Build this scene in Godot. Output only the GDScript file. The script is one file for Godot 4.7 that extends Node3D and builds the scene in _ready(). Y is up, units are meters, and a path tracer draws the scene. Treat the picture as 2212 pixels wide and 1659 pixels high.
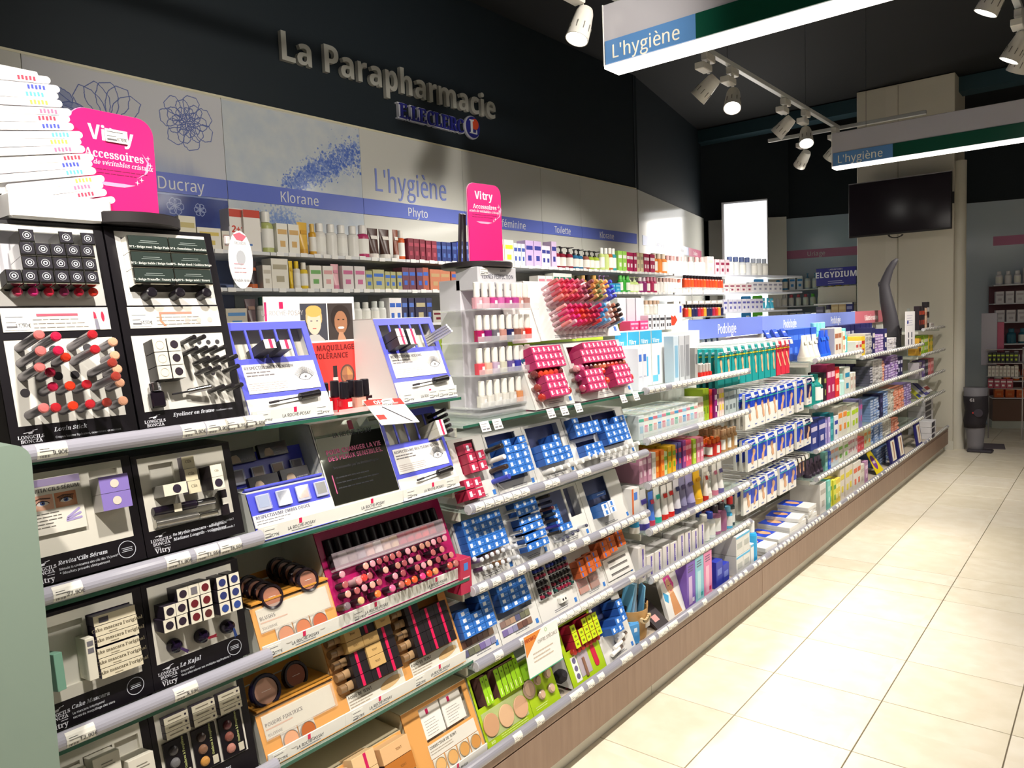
extends Node3D
# A parapharmacy aisle. World: y up, metres; x = 0 is the plinth of the gondola, the aisle lies at x > 0, the gondola runs towards -z.

var mats := {}
var meshes := {}
var counts := {}
var rng := RandomNumberGenerator.new()
const BAY0 := -0.555
const BAY := 1.115

# ------------------------------------------------------------------ materials
func mat(hex: String, rough := 0.5, metal := 0.0, spec := 0.5) -> StandardMaterial3D:
	var k := "%s|%.2f|%.2f|%.2f" % [hex, rough, metal, spec]
	if not mats.has(k):
		var m := StandardMaterial3D.new()
		m.albedo_color = Color(hex)
		m.roughness = rough
		m.metallic = metal
		m.metallic_specular = spec
		mats[k] = m
	return mats[k]

func clear_mat(hex: String, alpha: float, rough := 0.05) -> StandardMaterial3D:
	var k := "clear%s|%.2f|%.2f" % [hex, alpha, rough]
	if not mats.has(k):
		var m := StandardMaterial3D.new()
		var c := Color(hex)
		c.a = alpha
		m.albedo_color = c
		m.transparency = BaseMaterial3D.TRANSPARENCY_ALPHA
		m.roughness = rough
		mats[k] = m
	return mats[k]

func glow_mat(hex: String, energy: float) -> StandardMaterial3D:
	var k := "glow%s|%.2f" % [hex, energy]
	if not mats.has(k):
		var m := StandardMaterial3D.new()
		m.albedo_color = Color(hex)
		m.emission_enabled = true
		m.emission = Color(hex)
		m.emission_energy_multiplier = energy
		mats[k] = m
	return mats[k]

func pic_mat(key: String, img: Image, rough := 0.45) -> StandardMaterial3D:
	var m := StandardMaterial3D.new()
	m.albedo_texture = ImageTexture.create_from_image(img)
	m.roughness = rough
	m.texture_repeat = false
	mats["pic" + key] = m
	return m

# ------------------------------------------------------------------ meshes (cached, shared between alike pieces)
func quad_into(st: SurfaceTool, a: Vector3, b: Vector3, c: Vector3, d: Vector3, n: Vector3) -> void:
	# corners in turn; whichever way they run, the face is laid so that n points out (Godot front faces run clockwise)
	if (b - a).cross(c - a).dot(n) < 0.0:
		var t := b; b = d; d = t
	st.set_normal(n); st.set_uv(Vector2(0, 1)); st.add_vertex(a)
	st.set_normal(n); st.set_uv(Vector2(1, 0)); st.add_vertex(c)
	st.set_normal(n); st.set_uv(Vector2(1, 1)); st.add_vertex(b)
	st.set_normal(n); st.set_uv(Vector2(0, 1)); st.add_vertex(a)
	st.set_normal(n); st.set_uv(Vector2(0, 0)); st.add_vertex(d)
	st.set_normal(n); st.set_uv(Vector2(1, 0)); st.add_vertex(c)

func tri_into(st: SurfaceTool, a: Vector3, b: Vector3, c: Vector3, n: Vector3) -> void:
	if (b - a).cross(c - a).dot(n) < 0.0:
		var t := b; b = c; c = t
	for p in [a, c, b]:
		st.set_normal(n); st.set_uv(Vector2(p.x, p.y)); st.add_vertex(p)

func st_new() -> SurfaceTool:
	var st := SurfaceTool.new()
	st.begin(Mesh.PRIMITIVE_TRIANGLES)
	return st

func box_into(st: SurfaceTool, c: Vector3, s: Vector3) -> void:
	var h := s * 0.5
	var p := func(x: int, y: int, z: int) -> Vector3: return c + Vector3(h.x * x, h.y * y, h.z * z)
	quad_into(st, p.call(-1, -1, 1), p.call(1, -1, 1), p.call(1, 1, 1), p.call(-1, 1, 1), Vector3.BACK)
	quad_into(st, p.call(1, -1, -1), p.call(-1, -1, -1), p.call(-1, 1, -1), p.call(1, 1, -1), Vector3.FORWARD)
	quad_into(st, p.call(1, -1, 1), p.call(1, -1, -1), p.call(1, 1, -1), p.call(1, 1, 1), Vector3.RIGHT)
	quad_into(st, p.call(-1, -1, -1), p.call(-1, -1, 1), p.call(-1, 1, 1), p.call(-1, 1, -1), Vector3.LEFT)
	quad_into(st, p.call(-1, 1, 1), p.call(1, 1, 1), p.call(1, 1, -1), p.call(-1, 1, -1), Vector3.UP)
	quad_into(st, p.call(-1, -1, -1), p.call(1, -1, -1), p.call(1, -1, 1), p.call(-1, -1, 1), Vector3.DOWN)

func cham_into(st: SurfaceTool, c: Vector3, s: Vector3, b: float) -> void:
	# box with chamfered edges: 6 faces, 12 edge strips, 8 corners = 44 triangles
	var h := s * 0.5
	var ax := [Vector3.RIGHT, Vector3.UP, Vector3.BACK]
	for i in 3:
		for sg in [-1.0, 1.0]:
			var n: Vector3 = ax[i] * sg
			var u: Vector3 = ax[(i + 1) % 3]
			var v: Vector3 = ax[(i + 2) % 3] * sg
			var hu: float = h[(i + 1) % 3] - b
			var hv: float = h[(i + 2) % 3] - b
			var o: Vector3 = c + n * h[i]
			quad_into(st, o - u * hu - v * hv, o + u * hu - v * hv, o + u * hu + v * hv, o - u * hu + v * hv, n)
	for i in 3:
		for sa in [-1.0, 1.0]:
			for sb in [-1.0, 1.0]:
				var u2: Vector3 = ax[i]
				var a: Vector3 = ax[(i + 1) % 3] * sa
				var bb: Vector3 = ax[(i + 2) % 3] * sb
				var hi: float = h[i] - b
				var ha: float = h[(i + 1) % 3]
				var hb: float = h[(i + 2) % 3]
				var p1: Vector3 = c + a * ha + bb * (hb - b)
				var p2: Vector3 = c + a * (ha - b) + bb * hb
				var n2 := (a + bb).normalized()
				if sa * sb > 0:
					quad_into(st, p2 - u2 * hi, p1 - u2 * hi, p1 + u2 * hi, p2 + u2 * hi, n2)
				else:
					quad_into(st, p1 - u2 * hi, p2 - u2 * hi, p2 + u2 * hi, p1 + u2 * hi, n2)
	for x in [-1.0, 1.0]:
		for y in [-1.0, 1.0]:
			for z in [-1.0, 1.0]:
				var q := c + Vector3(h.x * x, h.y * y, h.z * z)
				var e := Vector3(b * x, b * y, b * z)
				var pa := q - Vector3(0, e.y, e.z)
				var pb := q - Vector3(e.x, 0, e.z)
				var pc := q - Vector3(e.x, e.y, 0)
				var nn := Vector3(x, y, z).normalized()
				if x * y * z > 0: tri_into(st, pa, pb, pc, nn)
				else: tri_into(st, pa, pc, pb, nn)

func box(w: float, h: float, d: float, b := 0.0) -> ArrayMesh:
	var k := "box%.4f,%.4f,%.4f,%.4f" % [w, h, d, b]
	if not meshes.has(k):
		var st := st_new()
		if b > 0.0: cham_into(st, Vector3.ZERO, Vector3(w, h, d), minf(b, minf(w, minf(h, d)) * 0.4))
		else: box_into(st, Vector3.ZERO, Vector3(w, h, d))
		meshes[k] = st.commit()
	return meshes[k]

func lathe(profile: Array, seg := 16) -> ArrayMesh:
	# profile of Vector2(radius, y) from bottom to top, turned round y
	var k := "lathe%s,%d" % [str(profile), seg]
	if meshes.has(k): return meshes[k]
	var st := st_new()
	for i in profile.size() - 1:
		var p: Vector2 = profile[i]
		var q: Vector2 = profile[i + 1]
		var t := (q - p)
		if t.length() < 1e-7: continue
		var nrm := Vector2(t.y, -t.x).normalized()
		for j in seg:
			var a0 := TAU * j / seg
			var a1 := TAU * (j + 1) / seg
			var d0 := Vector3(cos(a0), 0, -sin(a0))
			var d1 := Vector3(cos(a1), 0, -sin(a1))
			var A := d0 * p.x + Vector3.UP * p.y
			var B := d1 * p.x + Vector3.UP * p.y
			var Cc := d1 * q.x + Vector3.UP * q.y
			var Dd := d0 * q.x + Vector3.UP * q.y
			var n0 := d0 * nrm.x + Vector3.UP * nrm.y
			var n1 := d1 * nrm.x + Vector3.UP * nrm.y
			if p.x > 1e-6:
				st.set_normal(n0); st.add_vertex(A)
				st.set_normal(n1); st.add_vertex(Cc)
				st.set_normal(n1); st.add_vertex(B)
			if q.x > 1e-6:
				st.set_normal(n0); st.add_vertex(A)
				st.set_normal(n0); st.add_vertex(Dd)
				st.set_normal(n1); st.add_vertex(Cc)
	meshes[k] = st.commit()
	return meshes[k]

func cyl(r: float, h: float, seg := 16, b := 0.0) -> ArrayMesh:
	# along +y from 0 to h
	if b > 0.0: return lathe([Vector2(0, 0), Vector2(r - b, 0), Vector2(r, b), Vector2(r, h - b), Vector2(r - b, h), Vector2(0, h)], seg)
	return lathe([Vector2(0, 0), Vector2(r, 0), Vector2(r, h), Vector2(0, h)], seg)

func disc(r: float, t: float, seg := 20) -> ArrayMesh:
	# a flat round piece facing +z, back at z = 0
	var k := "disc%.4f,%.4f,%d" % [r, t, seg]
	if not meshes.has(k):
		var st := st_new()
		st.append_from(cyl(r, t, seg, t * 0.25), 0, Transform3D(Basis(Vector3.RIGHT, PI / 2), Vector3.ZERO))
		meshes[k] = st.commit()
	return meshes[k]

func ring(r0: float, r1: float, t: float, seg := 20) -> ArrayMesh:
	# flat ring facing +z
	var k := "ring%.4f,%.4f,%.4f,%d" % [r0, r1, t, seg]
	if not meshes.has(k):
		var st := st_new()
		st.append_from(lathe([Vector2(r0, 0), Vector2(r1, 0), Vector2(r1, t), Vector2(r0, t), Vector2(r0, 0)], seg), 0, Transform3D(Basis(Vector3.RIGHT, PI / 2), Vector3.ZERO))
		meshes[k] = st.commit()
	return meshes[k]

func rod(r: float, l: float, seg := 12, b := 0.0) -> ArrayMesh:
	# round bar along +z from 0 to l
	var k := "rod%.4f,%.4f,%d,%.4f" % [r, l, seg, b]
	if not meshes.has(k):
		var st := st_new()
		st.append_from(cyl(r, l, seg, b), 0, Transform3D(Basis(Vector3.RIGHT, PI / 2), Vector3.ZERO))
		meshes[k] = st.commit()
	return meshes[k]

func prism(pts: Array, depth: float) -> ArrayMesh:
	# polygon (Vector2, anticlockwise) in x-y, pushed out from z = -depth / 2 to depth / 2
	var k := "prism%s,%.4f" % [str(pts), depth]
	if meshes.has(k): return meshes[k]
	var st := st_new()
	var pv := PackedVector2Array(pts)
	var idx := Geometry2D.triangulate_polygon(pv)
	var h := depth / 2
	for i in range(0, idx.size(), 3):
		var a: Vector2 = pv[idx[i]]; var b: Vector2 = pv[idx[i + 1]]; var c: Vector2 = pv[idx[i + 2]]
		if (b - a).cross(c - a) < 0:
			var t := b; b = c; c = t
		tri_into(st, Vector3(a.x, a.y, h), Vector3(b.x, b.y, h), Vector3(c.x, c.y, h), Vector3.BACK)
		tri_into(st, Vector3(a.x, a.y, -h), Vector3(c.x, c.y, -h), Vector3(b.x, b.y, -h), Vector3.FORWARD)
	var n := pts.size()
	for i in n:
		var a: Vector2 = pts[i]; var b: Vector2 = pts[(i + 1) % n]
		var t := (b - a).normalized()
		quad_into(st, Vector3(a.x, a.y, h), Vector3(a.x, a.y, -h), Vector3(b.x, b.y, -h), Vector3(b.x, b.y, h), Vector3(t.y, -t.x, 0))
	meshes[k] = st.commit()
	return meshes[k]

func round_rect(w: float, h: float, r: float, n := 5, only_top := false) -> Array:
	var out := []
	for q in 4:
		var cx: float = (w / 2 - r) * (1 if q == 0 or q == 3 else -1)
		var cy: float = (h / 2 - r) * (1 if q < 2 else -1)
		if only_top and q >= 2:
			out.append(Vector2((w / 2) * (1 if q == 3 else -1), -h / 2))
			continue
		for i in n + 1:
			var a := PI / 2 * (q + float(i) / n)
			out.append(Vector2(cx + r * cos(a), cy + r * sin(a)))
	return out

func ell_pts(rx: float, ry: float, n := 20) -> Array:
	var out := []
	for i in n: out.append(Vector2(rx * cos(TAU * i / n), ry * sin(TAU * i / n)))
	return out

func holed(W: float, H: float, t: float, holes: Array) -> ArrayMesh:
	# a plate from (0, 0) to (W, H), front at z = 0, with square openings [u0, v0, u1, v1]
	var k := "holed%.3f,%.3f,%.3f,%s" % [W, H, t, str(holes)]
	if meshes.has(k): return meshes[k]
	var us := [0.0, W]
	var vs := [0.0, H]
	for q in holes:
		us.append(q[0]); us.append(q[2]); vs.append(q[1]); vs.append(q[3])
	us.sort(); vs.sort()
	var st := st_new()
	for i in us.size() - 1:
		for j in vs.size() - 1:
			if us[i + 1] - us[i] < 1e-5 or vs[j + 1] - vs[j] < 1e-5: continue
			var mu: float = (us[i] + us[i + 1]) / 2
			var mv: float = (vs[j] + vs[j + 1]) / 2
			var open := false
			for q in holes:
				if mu > q[0] and mu < q[2] and mv > q[1] and mv < q[3]: open = true
			if not open: box_into(st, Vector3(mu, mv, -t / 2), Vector3(us[i + 1] - us[i], vs[j + 1] - vs[j], t))
	meshes[k] = st.commit()
	return meshes[k]

func bars(list: Array, t := 0.0006) -> ArrayMesh:
	# fine print: thin raised strips [u, v, w, h] (centre left, centre) on z = 0
	var k := "bars%s" % [str(list)]
	if meshes.has(k): return meshes[k]
	var st := st_new()
	for q in list: box_into(st, Vector3(q[0] + q[2] / 2, q[1], t / 2), Vector3(q[2], q[3], t))
	meshes[k] = st.commit()
	return meshes[k]

func para(w: float, lines: int, pitch: float, hgt: float, seedv := 1) -> ArrayMesh:
	var r := RandomNumberGenerator.new()
	r.seed = seedv
	var l := []
	for i in lines:
		var x := 0.0
		var end := w * r.randf_range(0.7, 1.0)
		while x < end - 0.004:
			var ww := minf(r.randf_range(0.006, 0.018), end - x)
			l.append([x, -i * pitch, ww, hgt])
			x += ww + 0.002
	return bars(l)

var fonts := {}
func font_of(kind: String) -> Font:
	if not fonts.has(kind):
		var f := SystemFont.new()
		f.font_names = PackedStringArray(["Droid Serif" if kind.begins_with("serif") else "Droid Sans"])
		f.font_italic = kind.contains("italic")
		f.font_weight = 700 if kind.contains("bold") else 400
		fonts[kind] = f
	return fonts[kind]

func text(s: String, h: float, kind := "sans", depth := 0.0006, centre := true, fine := false) -> TextMesh:
	# h: about the height of the capitals
	var k := "text%s|%.4f|%s|%.4f|%s" % [s, h, kind, depth, str(centre)]
	if not meshes.has(k):
		var t := TextMesh.new()
		t.text = s
		t.font = font_of(kind)
		t.font_size = 40 if fine else 16
		t.pixel_size = h / (t.font_size * 0.72)
		t.curve_step = 1.0 if fine else 1.5
		t.depth = depth
		t.horizontal_alignment = HORIZONTAL_ALIGNMENT_CENTER if centre else HORIZONTAL_ALIGNMENT_LEFT
		meshes[k] = t
	return meshes[k]

# ------------------------------------------------------------------ nodes
func numbered(n: String) -> String:
	counts[n] = counts.get(n, -1) + 1
	return n if counts[n] == 0 else "%s_%03d" % [n, counts[n]]

func thing(called: String, label: String, category: String, at: Transform3D, group := "") -> Node3D:
	var o := Node3D.new()
	o.name = numbered(called)
	add_child(o)
	o.transform = at
	o.set_meta("label", label)
	o.set_meta("category", category)
	if group != "": o.set_meta("group", group)
	return o

func solo(called: String, label: String, category: String, m: Mesh, mt: Material, at: Transform3D, group := "") -> MeshInstance3D:
	var o := MeshInstance3D.new()
	o.name = numbered(called)
	o.mesh = m
	o.material_override = mt
	add_child(o)
	o.transform = at
	o.set_meta("label", label)
	o.set_meta("category", category)
	if group != "": o.set_meta("group", group)
	return o

func struct(called: String, m: Mesh, mt: Material, at := Transform3D.IDENTITY) -> MeshInstance3D:
	var o := MeshInstance3D.new()
	o.name = called
	o.mesh = m
	o.material_override = mt
	add_child(o)
	o.transform = at
	o.set_meta("kind", "structure")
	return o

func part(parent: Node3D, called: String, m: Mesh, mt: Material, at := Transform3D.IDENTITY) -> MeshInstance3D:
	var o := MeshInstance3D.new()
	o.name = called
	o.mesh = m
	o.material_override = mt
	parent.add_child(o, true)
	o.transform = at
	return o

func T(x: float, y: float, z: float) -> Transform3D:
	return Transform3D(Basis(), Vector3(x, y, z))

func TR(x: float, y: float, z: float, axis: Vector3, deg: float) -> Transform3D:
	return Transform3D(Basis(axis, deg_to_rad(deg)), Vector3(x, y, z))

func face(x0: float, y0: float, z0: float, tilt: float) -> Transform3D:
	# frame of a display front: x to the viewer's right (along -z), y up the slope, z out of it
	var a := deg_to_rad(tilt)
	return Transform3D(Basis(Vector3(0, 0, -1), Vector3(-sin(a), cos(a), 0), Vector3(cos(a), sin(a), 0)), Vector3(x0, y0, z0))

func on(F: Transform3D, u: float, v: float, h := 0.0, spin := 0.0) -> Transform3D:
	return F * TR(u, v, h, Vector3.BACK, spin)

func stand(x: float, y: float, z: float, turn := 0.0) -> Transform3D:
	# something upright on a shelf, its front (+z) towards the aisle (+x)
	return Transform3D(Basis(Vector3.UP, PI / 2 + deg_to_rad(turn)), Vector3(x, y, z))

func pick(a: Array) -> Variant:
	return a[rng.randi() % a.size()]

# ------------------------------------------------------------------ pictures (flat print only)
func img(w: int, h: int, hex: String) -> Image:
	var i := Image.create(w, h, false, Image.FORMAT_RGBA8)
	i.fill(Color(hex))
	return i

func put(i: Image, x: int, y: int, c: Color, a := 1.0) -> void:
	if x < 0 or y < 0 or x >= i.get_width() or y >= i.get_height(): return
	i.set_pixel(x, y, i.get_pixel(x, y).lerp(c, a))

func oval(i: Image, cx: float, cy: float, rx: float, ry: float, hex: String, a := 1.0, soft := 0.0) -> void:
	var c := Color(hex)
	for y in range(int(cy - ry) - 1, int(cy + ry) + 2):
		for x in range(int(cx - rx) - 1, int(cx + rx) + 2):
			var d := sqrt(pow((x - cx) / rx, 2) + pow((y - cy) / ry, 2))
			if d < 1.0: put(i, x, y, c, a if soft <= 0.0 else a * clampf((1.0 - d) / soft, 0, 1))

func stroke(i: Image, pts: Array, w: float, hex: String, a := 1.0) -> void:
	var c := Color(hex)
	for k in pts.size() - 1:
		var p: Vector2 = pts[k]
		var q: Vector2 = pts[k + 1]
		var n := int(p.distance_to(q) / 0.7) + 1
		for s in n:
			var m := p.lerp(q, float(s) / n)
			for dy in range(-int(w), int(w) + 1):
				for dx in range(-int(w), int(w) + 1):
					if dx * dx + dy * dy <= w * w: put(i, int(m.x) + dx, int(m.y) + dy, c, a)

func fill_poly(i: Image, pts: Array, hex: String, a := 1.0) -> void:
	var pv := PackedVector2Array(pts)
	var lo := pv[0]; var hi := pv[0]
	for p in pv: lo = lo.min(p); hi = hi.max(p)
	for y in range(int(lo.y), int(hi.y) + 1):
		for x in range(int(lo.x), int(hi.x) + 1):
			if Geometry2D.is_point_in_polygon(Vector2(x, y), pv): put(i, x, y, Color(hex), a)

func petal(cx: float, cy: float, a: float, l: float, w: float, r: RandomNumberGenerator) -> Array:
	var out := []
	for k in 25:
		var t := k / 24.0
		var s := sin(t * PI)
		var side := -1.0 if k < 12 else 1.0
		var along := (t * 2.0 if t < 0.5 else 2.0 - t * 2.0)
		var v := Vector2(along * l + r.randf_range(-1, 1) * l * 0.03, side * w * sin(along * PI * 0.85) + r.randf_range(-1, 1) * w * 0.08)
		out.append(Vector2(cx, cy) + v.rotated(a))
	return out

func flower_mural() -> Image:
	# printed panel: pale ground, blue landscape below, line-drawn flowers; 1 m wide, 1.36 m high
	var W := 640
	var H := 870
	var i := img(W, H, "d9dade")
	var nz := FastNoiseLite.new()
	nz.seed = 5
	nz.frequency = 0.006
	for y in H:
		for x in W:
			var ridge := 265.0 - 120.0 * pow(1.0 - float(x) / W, 0.0) + 110.0 * pow((float(x) / W - 0.55), 2) * 4.0 + nz.get_noise_2d(x, 7) * 50.0 - 60.0 * (1.0 - float(x) / W)
			var t := smoothstep(ridge + 60, ridge + 220, float(y))
			var c := Color("d9dade").lerp(Color("8b9cc9"), t)
			c = c.lerp(Color("5a6cae"), smoothstep(330, 420, float(y)) * 0.7)
			if y > 362: c = Color("39478a").lerp(Color("4d60a6"), clampf(nz.get_noise_2d(x, y) + 0.4, 0, 1))
			if y > 440: c = c.lerp(Color("8d9cc6"), smoothstep(440, 600, float(y)))
			i.set_pixel(x, y, c)
	var r := RandomNumberGenerator.new()
	r.seed = 3
	var line := "6a78b4"
	# peony
	for ringn in 4:
		for k in 7:
			var a := TAU * k / 7.0 + ringn * 0.45 + r.randf_range(-0.1, 0.1)
			var d := 8.0 + ringn * 22.0
			var p := petal(505 + cos(a) * d * 0.4, 105 + sin(a) * d * 0.4, a, 26 + ringn * 14.0, 12 + ringn * 6.0, r)
			p.append(p[0])
			stroke(i, p, 1.0, line, 0.75)
	# bud on the other side
	for k in 5:
		var p2 := petal(240, 150, -PI / 2 + (k - 2) * 0.42, 128, 36, r)
		p2.append(p2[0])
		stroke(i, p2, 1.0, line, 0.7)
	# leaves
	for q in [[70.0, 70.0, 0.6], [95.0, 120.0, 0.2], [60.0, 165.0, 0.9], [110.0, 160.0, -0.4], [120.0, 205.0, 0.25]]:
		var p3 := petal(q[0], q[1], q[2], 78, 20, r)
		fill_poly(i, p3, "8e9ac6", 0.7)
		p3.append(p3[0])
		stroke(i, p3, 1.0, line, 0.8)
		stroke(i, [Vector2(q[0], q[1]), Vector2(q[0], q[1]) + Vector2(78, 0).rotated(q[2])], 1.0, line, 0.8)
	# pale drawings on the dark strip
	for q in [[440.0, 400.0, 30.0], [530.0, 405.0, 22.0]]:
		for k in 6:
			var p4 := petal(q[0], q[1], TAU * k / 6.0, q[2], q[2] * 0.4, r)
			p4.append(p4[0])
			stroke(i, p4, 1.0, "a9b4d8", 0.8)
	return i

func powder_mural() -> Image:
	var W := 512
	var H := 700
	var i := img(W, H, "d5dbe0")
	var nz := FastNoiseLite.new()
	nz.seed = 9
	nz.frequency = 0.012
	for y in H:
		for x in W:
			var t := clampf(nz.get_noise_2d(x, y) * 0.5 + 0.45, 0, 1)
			i.set_pixel(x, y, Color("dfe3e2").lerp(Color("c3cfdc"), t))
	var r := RandomNumberGenerator.new()
	r.seed = 11
	for k in 2600:
		var t := r.randf()
		var cx := lerpf(215, 505, t)
		var cy := lerpf(222, 72, t)
		var sp := lerpf(22, 44, t)
		var p := Vector2(cx + r.randfn() * sp * 0.8, cy + r.randfn() * sp * 0.6)
		var rad := absf(r.randfn()) * 2.2 + 0.6
		oval(i, p.x, p.y, rad, rad, "5b78cf" if r.randf() < 0.6 else "8fa6e0", r.randf_range(0.3, 0.85))
	for k in 1400:
		var p2 := Vector2(180 + r.randfn() * 28, 365 + r.randfn() * 34)
		oval(i, p2.x, p2.y, 3, 3, "7f9ddd", 0.35)
	return i

func noise_pic(a: String, b: String, sx: float, sy: float, n: int, sd: int, gain := 1.0) -> Image:
	var i := img(n, n, a)
	var nz := FastNoiseLite.new()
	nz.seed = sd
	nz.frequency = 0.02
	for y in n:
		for x in n:
			var t := clampf(0.5 + gain * nz.get_noise_3d(x * sx, y * sy, 0.0), 0, 1)
			i.set_pixel(x, y, Color(a).lerp(Color(b), t))
	return i

# ------------------------------------------------------------------ camera, light
func setup_view() -> void:
	var cam := Camera3D.new()
	cam.name = "camera"
	add_child(cam)
	cam.position = Vector3(1.5615, 1.6264, 0.0)
	cam.rotation_degrees = Vector3(-4.654, 39.189, -2.3057)
	cam.fov = 53.888
	cam.near = 0.05
	cam.far = 60.0
	cam.current = true
	var we := WorldEnvironment.new()
	we.name = "environment"
	var e := Environment.new()
	e.background_mode = Environment.BG_COLOR
	e.background_color = Color(0.0, 0.0, 0.0)
	e.tonemap_mode = Environment.TONE_MAPPER_LINEAR
	e.tonemap_exposure = 1.22
	e.sdfgi_enabled = true
	e.ssao_enabled = true
	e.ssil_enabled = true
	we.environment = e
	add_child(we)

const SIGN_LIGHT := 2.4
const SPOT := 3.4
const LAMP_COLOR := Color(1.0, 0.97, 0.93)

func area_lamp(called: String, at: Transform3D, w: float, d: float, energy: float) -> void:
	var l := AreaLight3D.new()
	l.name = called
	l.area_size = Vector2(w, d)
	l.light_energy = energy
	l.light_color = LAMP_COLOR
	l.shadow_enabled = true
	l.area_range = 14.0
	add_child(l, true)
	l.transform = at

# ------------------------------------------------------------------ the room
func strip_box(called: String, a: Vector2, b: Vector2, y0: float, y1: float, t: float, m: Material) -> MeshInstance3D:
	# upright slab from a to b (x, z), thickness t behind the line as seen from the aisle
	var l := a.distance_to(b)
	var ang := atan2(-(b.y - a.y), b.x - a.x)
	var c := (a + b) / 2
	var n := Vector2(-(b - a).normalized().y, (b - a).normalized().x)
	if n.dot(Vector2(1.5, 0.0) - c) > 0: n = -n
	c += n * t / 2
	return struct(called, box(l, y1 - y0, t), m, Transform3D(Basis(Vector3.UP, ang), Vector3(c.x, (y0 + y1) / 2, c.y)))

func build_room() -> void:
	var dark := mat("16222a", 0.65)
	var black := mat("0b0e10", 0.8)
	var white_panel := mat("dcdcd4", 0.12, 0.0, 0.55)
	# floor: slab of joint colour with single tiles on it
	var floor_node := struct("floor", box(8.2, 0.1, 16.6), mat("8d8373", 0.8), T(0.6, -0.058, -5.1))
	var tile_m := []
	for k in 3:
		var m := StandardMaterial3D.new()
		m.albedo_texture = ImageTexture.create_from_image(noise_pic(["efe7d3", "ece3ce", "f0e8d6"][k], ["e6dcc5", "e4dac2", "e9dfca"][k], 1.0, 1.0, 256, 20 + k, 1.2))
		m.uv1_triplanar = true
		m.uv1_world_triplanar = true
		m.uv1_scale = Vector3(1.3, 1.3, 1.3)
		m.roughness = 0.32
		m.metallic_specular = 0.45
		tile_m.append(m)
	var edges := []
	for k in 16: edges.append(2.127 - 0.45 * k)
	edges.append(-4.881)
	for k in 18: edges.append(-5.083 - 0.45 * k)
	var rest := st_new()
	for i in edges.size() - 1:
		var z0: float = edges[i]
		var z1: float = edges[i + 1]
		var gap := 0.0035
		for c in 10:
			var x0 := -0.095 + 0.45 * c
			var w := 0.45 - 0.0045
			var d := z0 - z1 - gap - (0.002 if absf(z0 + 4.881) < 0.001 or absf(z1 + 4.881) < 0.001 else 0.0)
			var at := T(x0 + 0.225, -0.004, (z0 + z1) / 2)
			if z0 > -1.0 or c > 8 or z1 < -12.0:
				box_into(rest, at.origin, Vector3(w, 0.008, d))
			else:
				part(floor_node, "tile", box(w, 0.008, d, 0.001), tile_m[(i * 7 + c * 3 + (i * c) % 5) % 3], T(at.origin.x - 0.6, at.origin.y + 0.058, at.origin.z + 5.1))
	# tiles outside the picture, joined
	var rm := part(floor_node, "tiling", rest.commit(), tile_m[0], T(-0.6, 0.058, 5.1))
	rm.set_meta("kind", "stuff")
	# behind the gondola the floor goes on
	box_into(rest, Vector3.ZERO, Vector3.ONE * 0.001)
	struct("ceiling", box(8.2, 0.1, 16.6), black, T(0.6, 4.19, -5.1))
	# wall along the other side of the gondola: dark above, glossy white panels below
	var wl := struct("wall_left", box(0.1, 4.2, 10.4), dark, T(-2.525, 2.1, -2.0))
	var zs := [3.0, 2.0, 1.0, 0.0, -0.41, -1.41, -2.412, -3.41, -4.42, -5.43, -6.05, -7.12]
	for i in zs.size() - 1:
		var w: float = zs[i] - zs[i + 1]
		var zc: float = (zs[i] + zs[i + 1]) / 2
		part(wl, "panel", box(0.02, 2.962, w - 0.003, 0.001), white_panel, T(0.065, -0.619, zc + 2.0))
	part(wl, "top_trim", box(0.024, 0.012, 10.1), mat("e8e2c4", 0.4), T(0.064, 0.868, 2.0 - 2.06))
	var wf := Transform3D(Basis(Vector3.UP, PI / 2), Vector3.ZERO)  # print on the wall faces +x
	var q := QuadMesh.new()
	q.size = Vector2(1.0, 1.36)
	var fm := pic_mat("flower", flower_mural(), 0.14)
	part(wl, "mural", q, fm, Transform3D(wf.basis, Vector3(0.0762, 0.172, -1.911 + 2.0)))
	var q2 := QuadMesh.new()
	q2.size = Vector2(0.995, 1.36)
	part(wl, "mural", q2, pic_mat("powder", powder_mural(), 0.14), Transform3D(wf.basis, Vector3(0.0762, 0.172, -2.911 + 2.0)))
	# periwinkle band with the brand names
	var blue := mat("6f80d8", 0.25)
	for s in [[-0.4, -1.41], [-1.412, -2.41], [-2.414, -3.408], [-3.412, -4.418], [-4.422, -5.428], [-5.432, -6.048], [-6.052, -7.08]]:
		part(wl, "name_band", box(0.004, 0.105, s[0] - s[1]), blue, T(0.079, 0.348, (s[0] + s[1]) / 2 + 2.0))
	var white := mat("f2f2f2", 0.5)
	for t in [["Dermatologie", -1.62, 0.062], ["Ducray", -2.138, 0.062], ["Klorane", -2.9, 0.06], ["Phyto", -3.915, 0.058], ["Hygiène féminine", -4.87, 0.058], ["Toilette", -5.73, 0.056], ["Klorane", -6.49, 0.056]]:
		part(wl, "lettering", text(t[0], t[2], "sans", 0.002), white, Transform3D(wf.basis, Vector3(0.0815, 0.342, t[1] + 2.0)))
	part(wl, "lettering", text("L'hygiène", 0.15, "sans", 0.003, true, true), mat("8b9be0", 0.4), Transform3D(wf.basis.scaled_local(Vector3(0.82, 1, 1)), Vector3(0.078, 0.535, -3.87 + 2.0)))
	# raised shop name on the dark wall
	var sg := thing("shop_lettering", "raised grey letters of the shop name with emblem on dark wall", "sign", Transform3D(wf.basis, Vector3(-2.474, 3.268, -3.83)))
	part(sg, "lettering", text("La Parapharmacie", 0.172, "sansbold", 0.03, true, true), mat("b9b9b0", 0.45), Transform3D(Basis().scaled(Vector3(0.985, 1, 1)), Vector3(0, 0.085, 0.02)))
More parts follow.
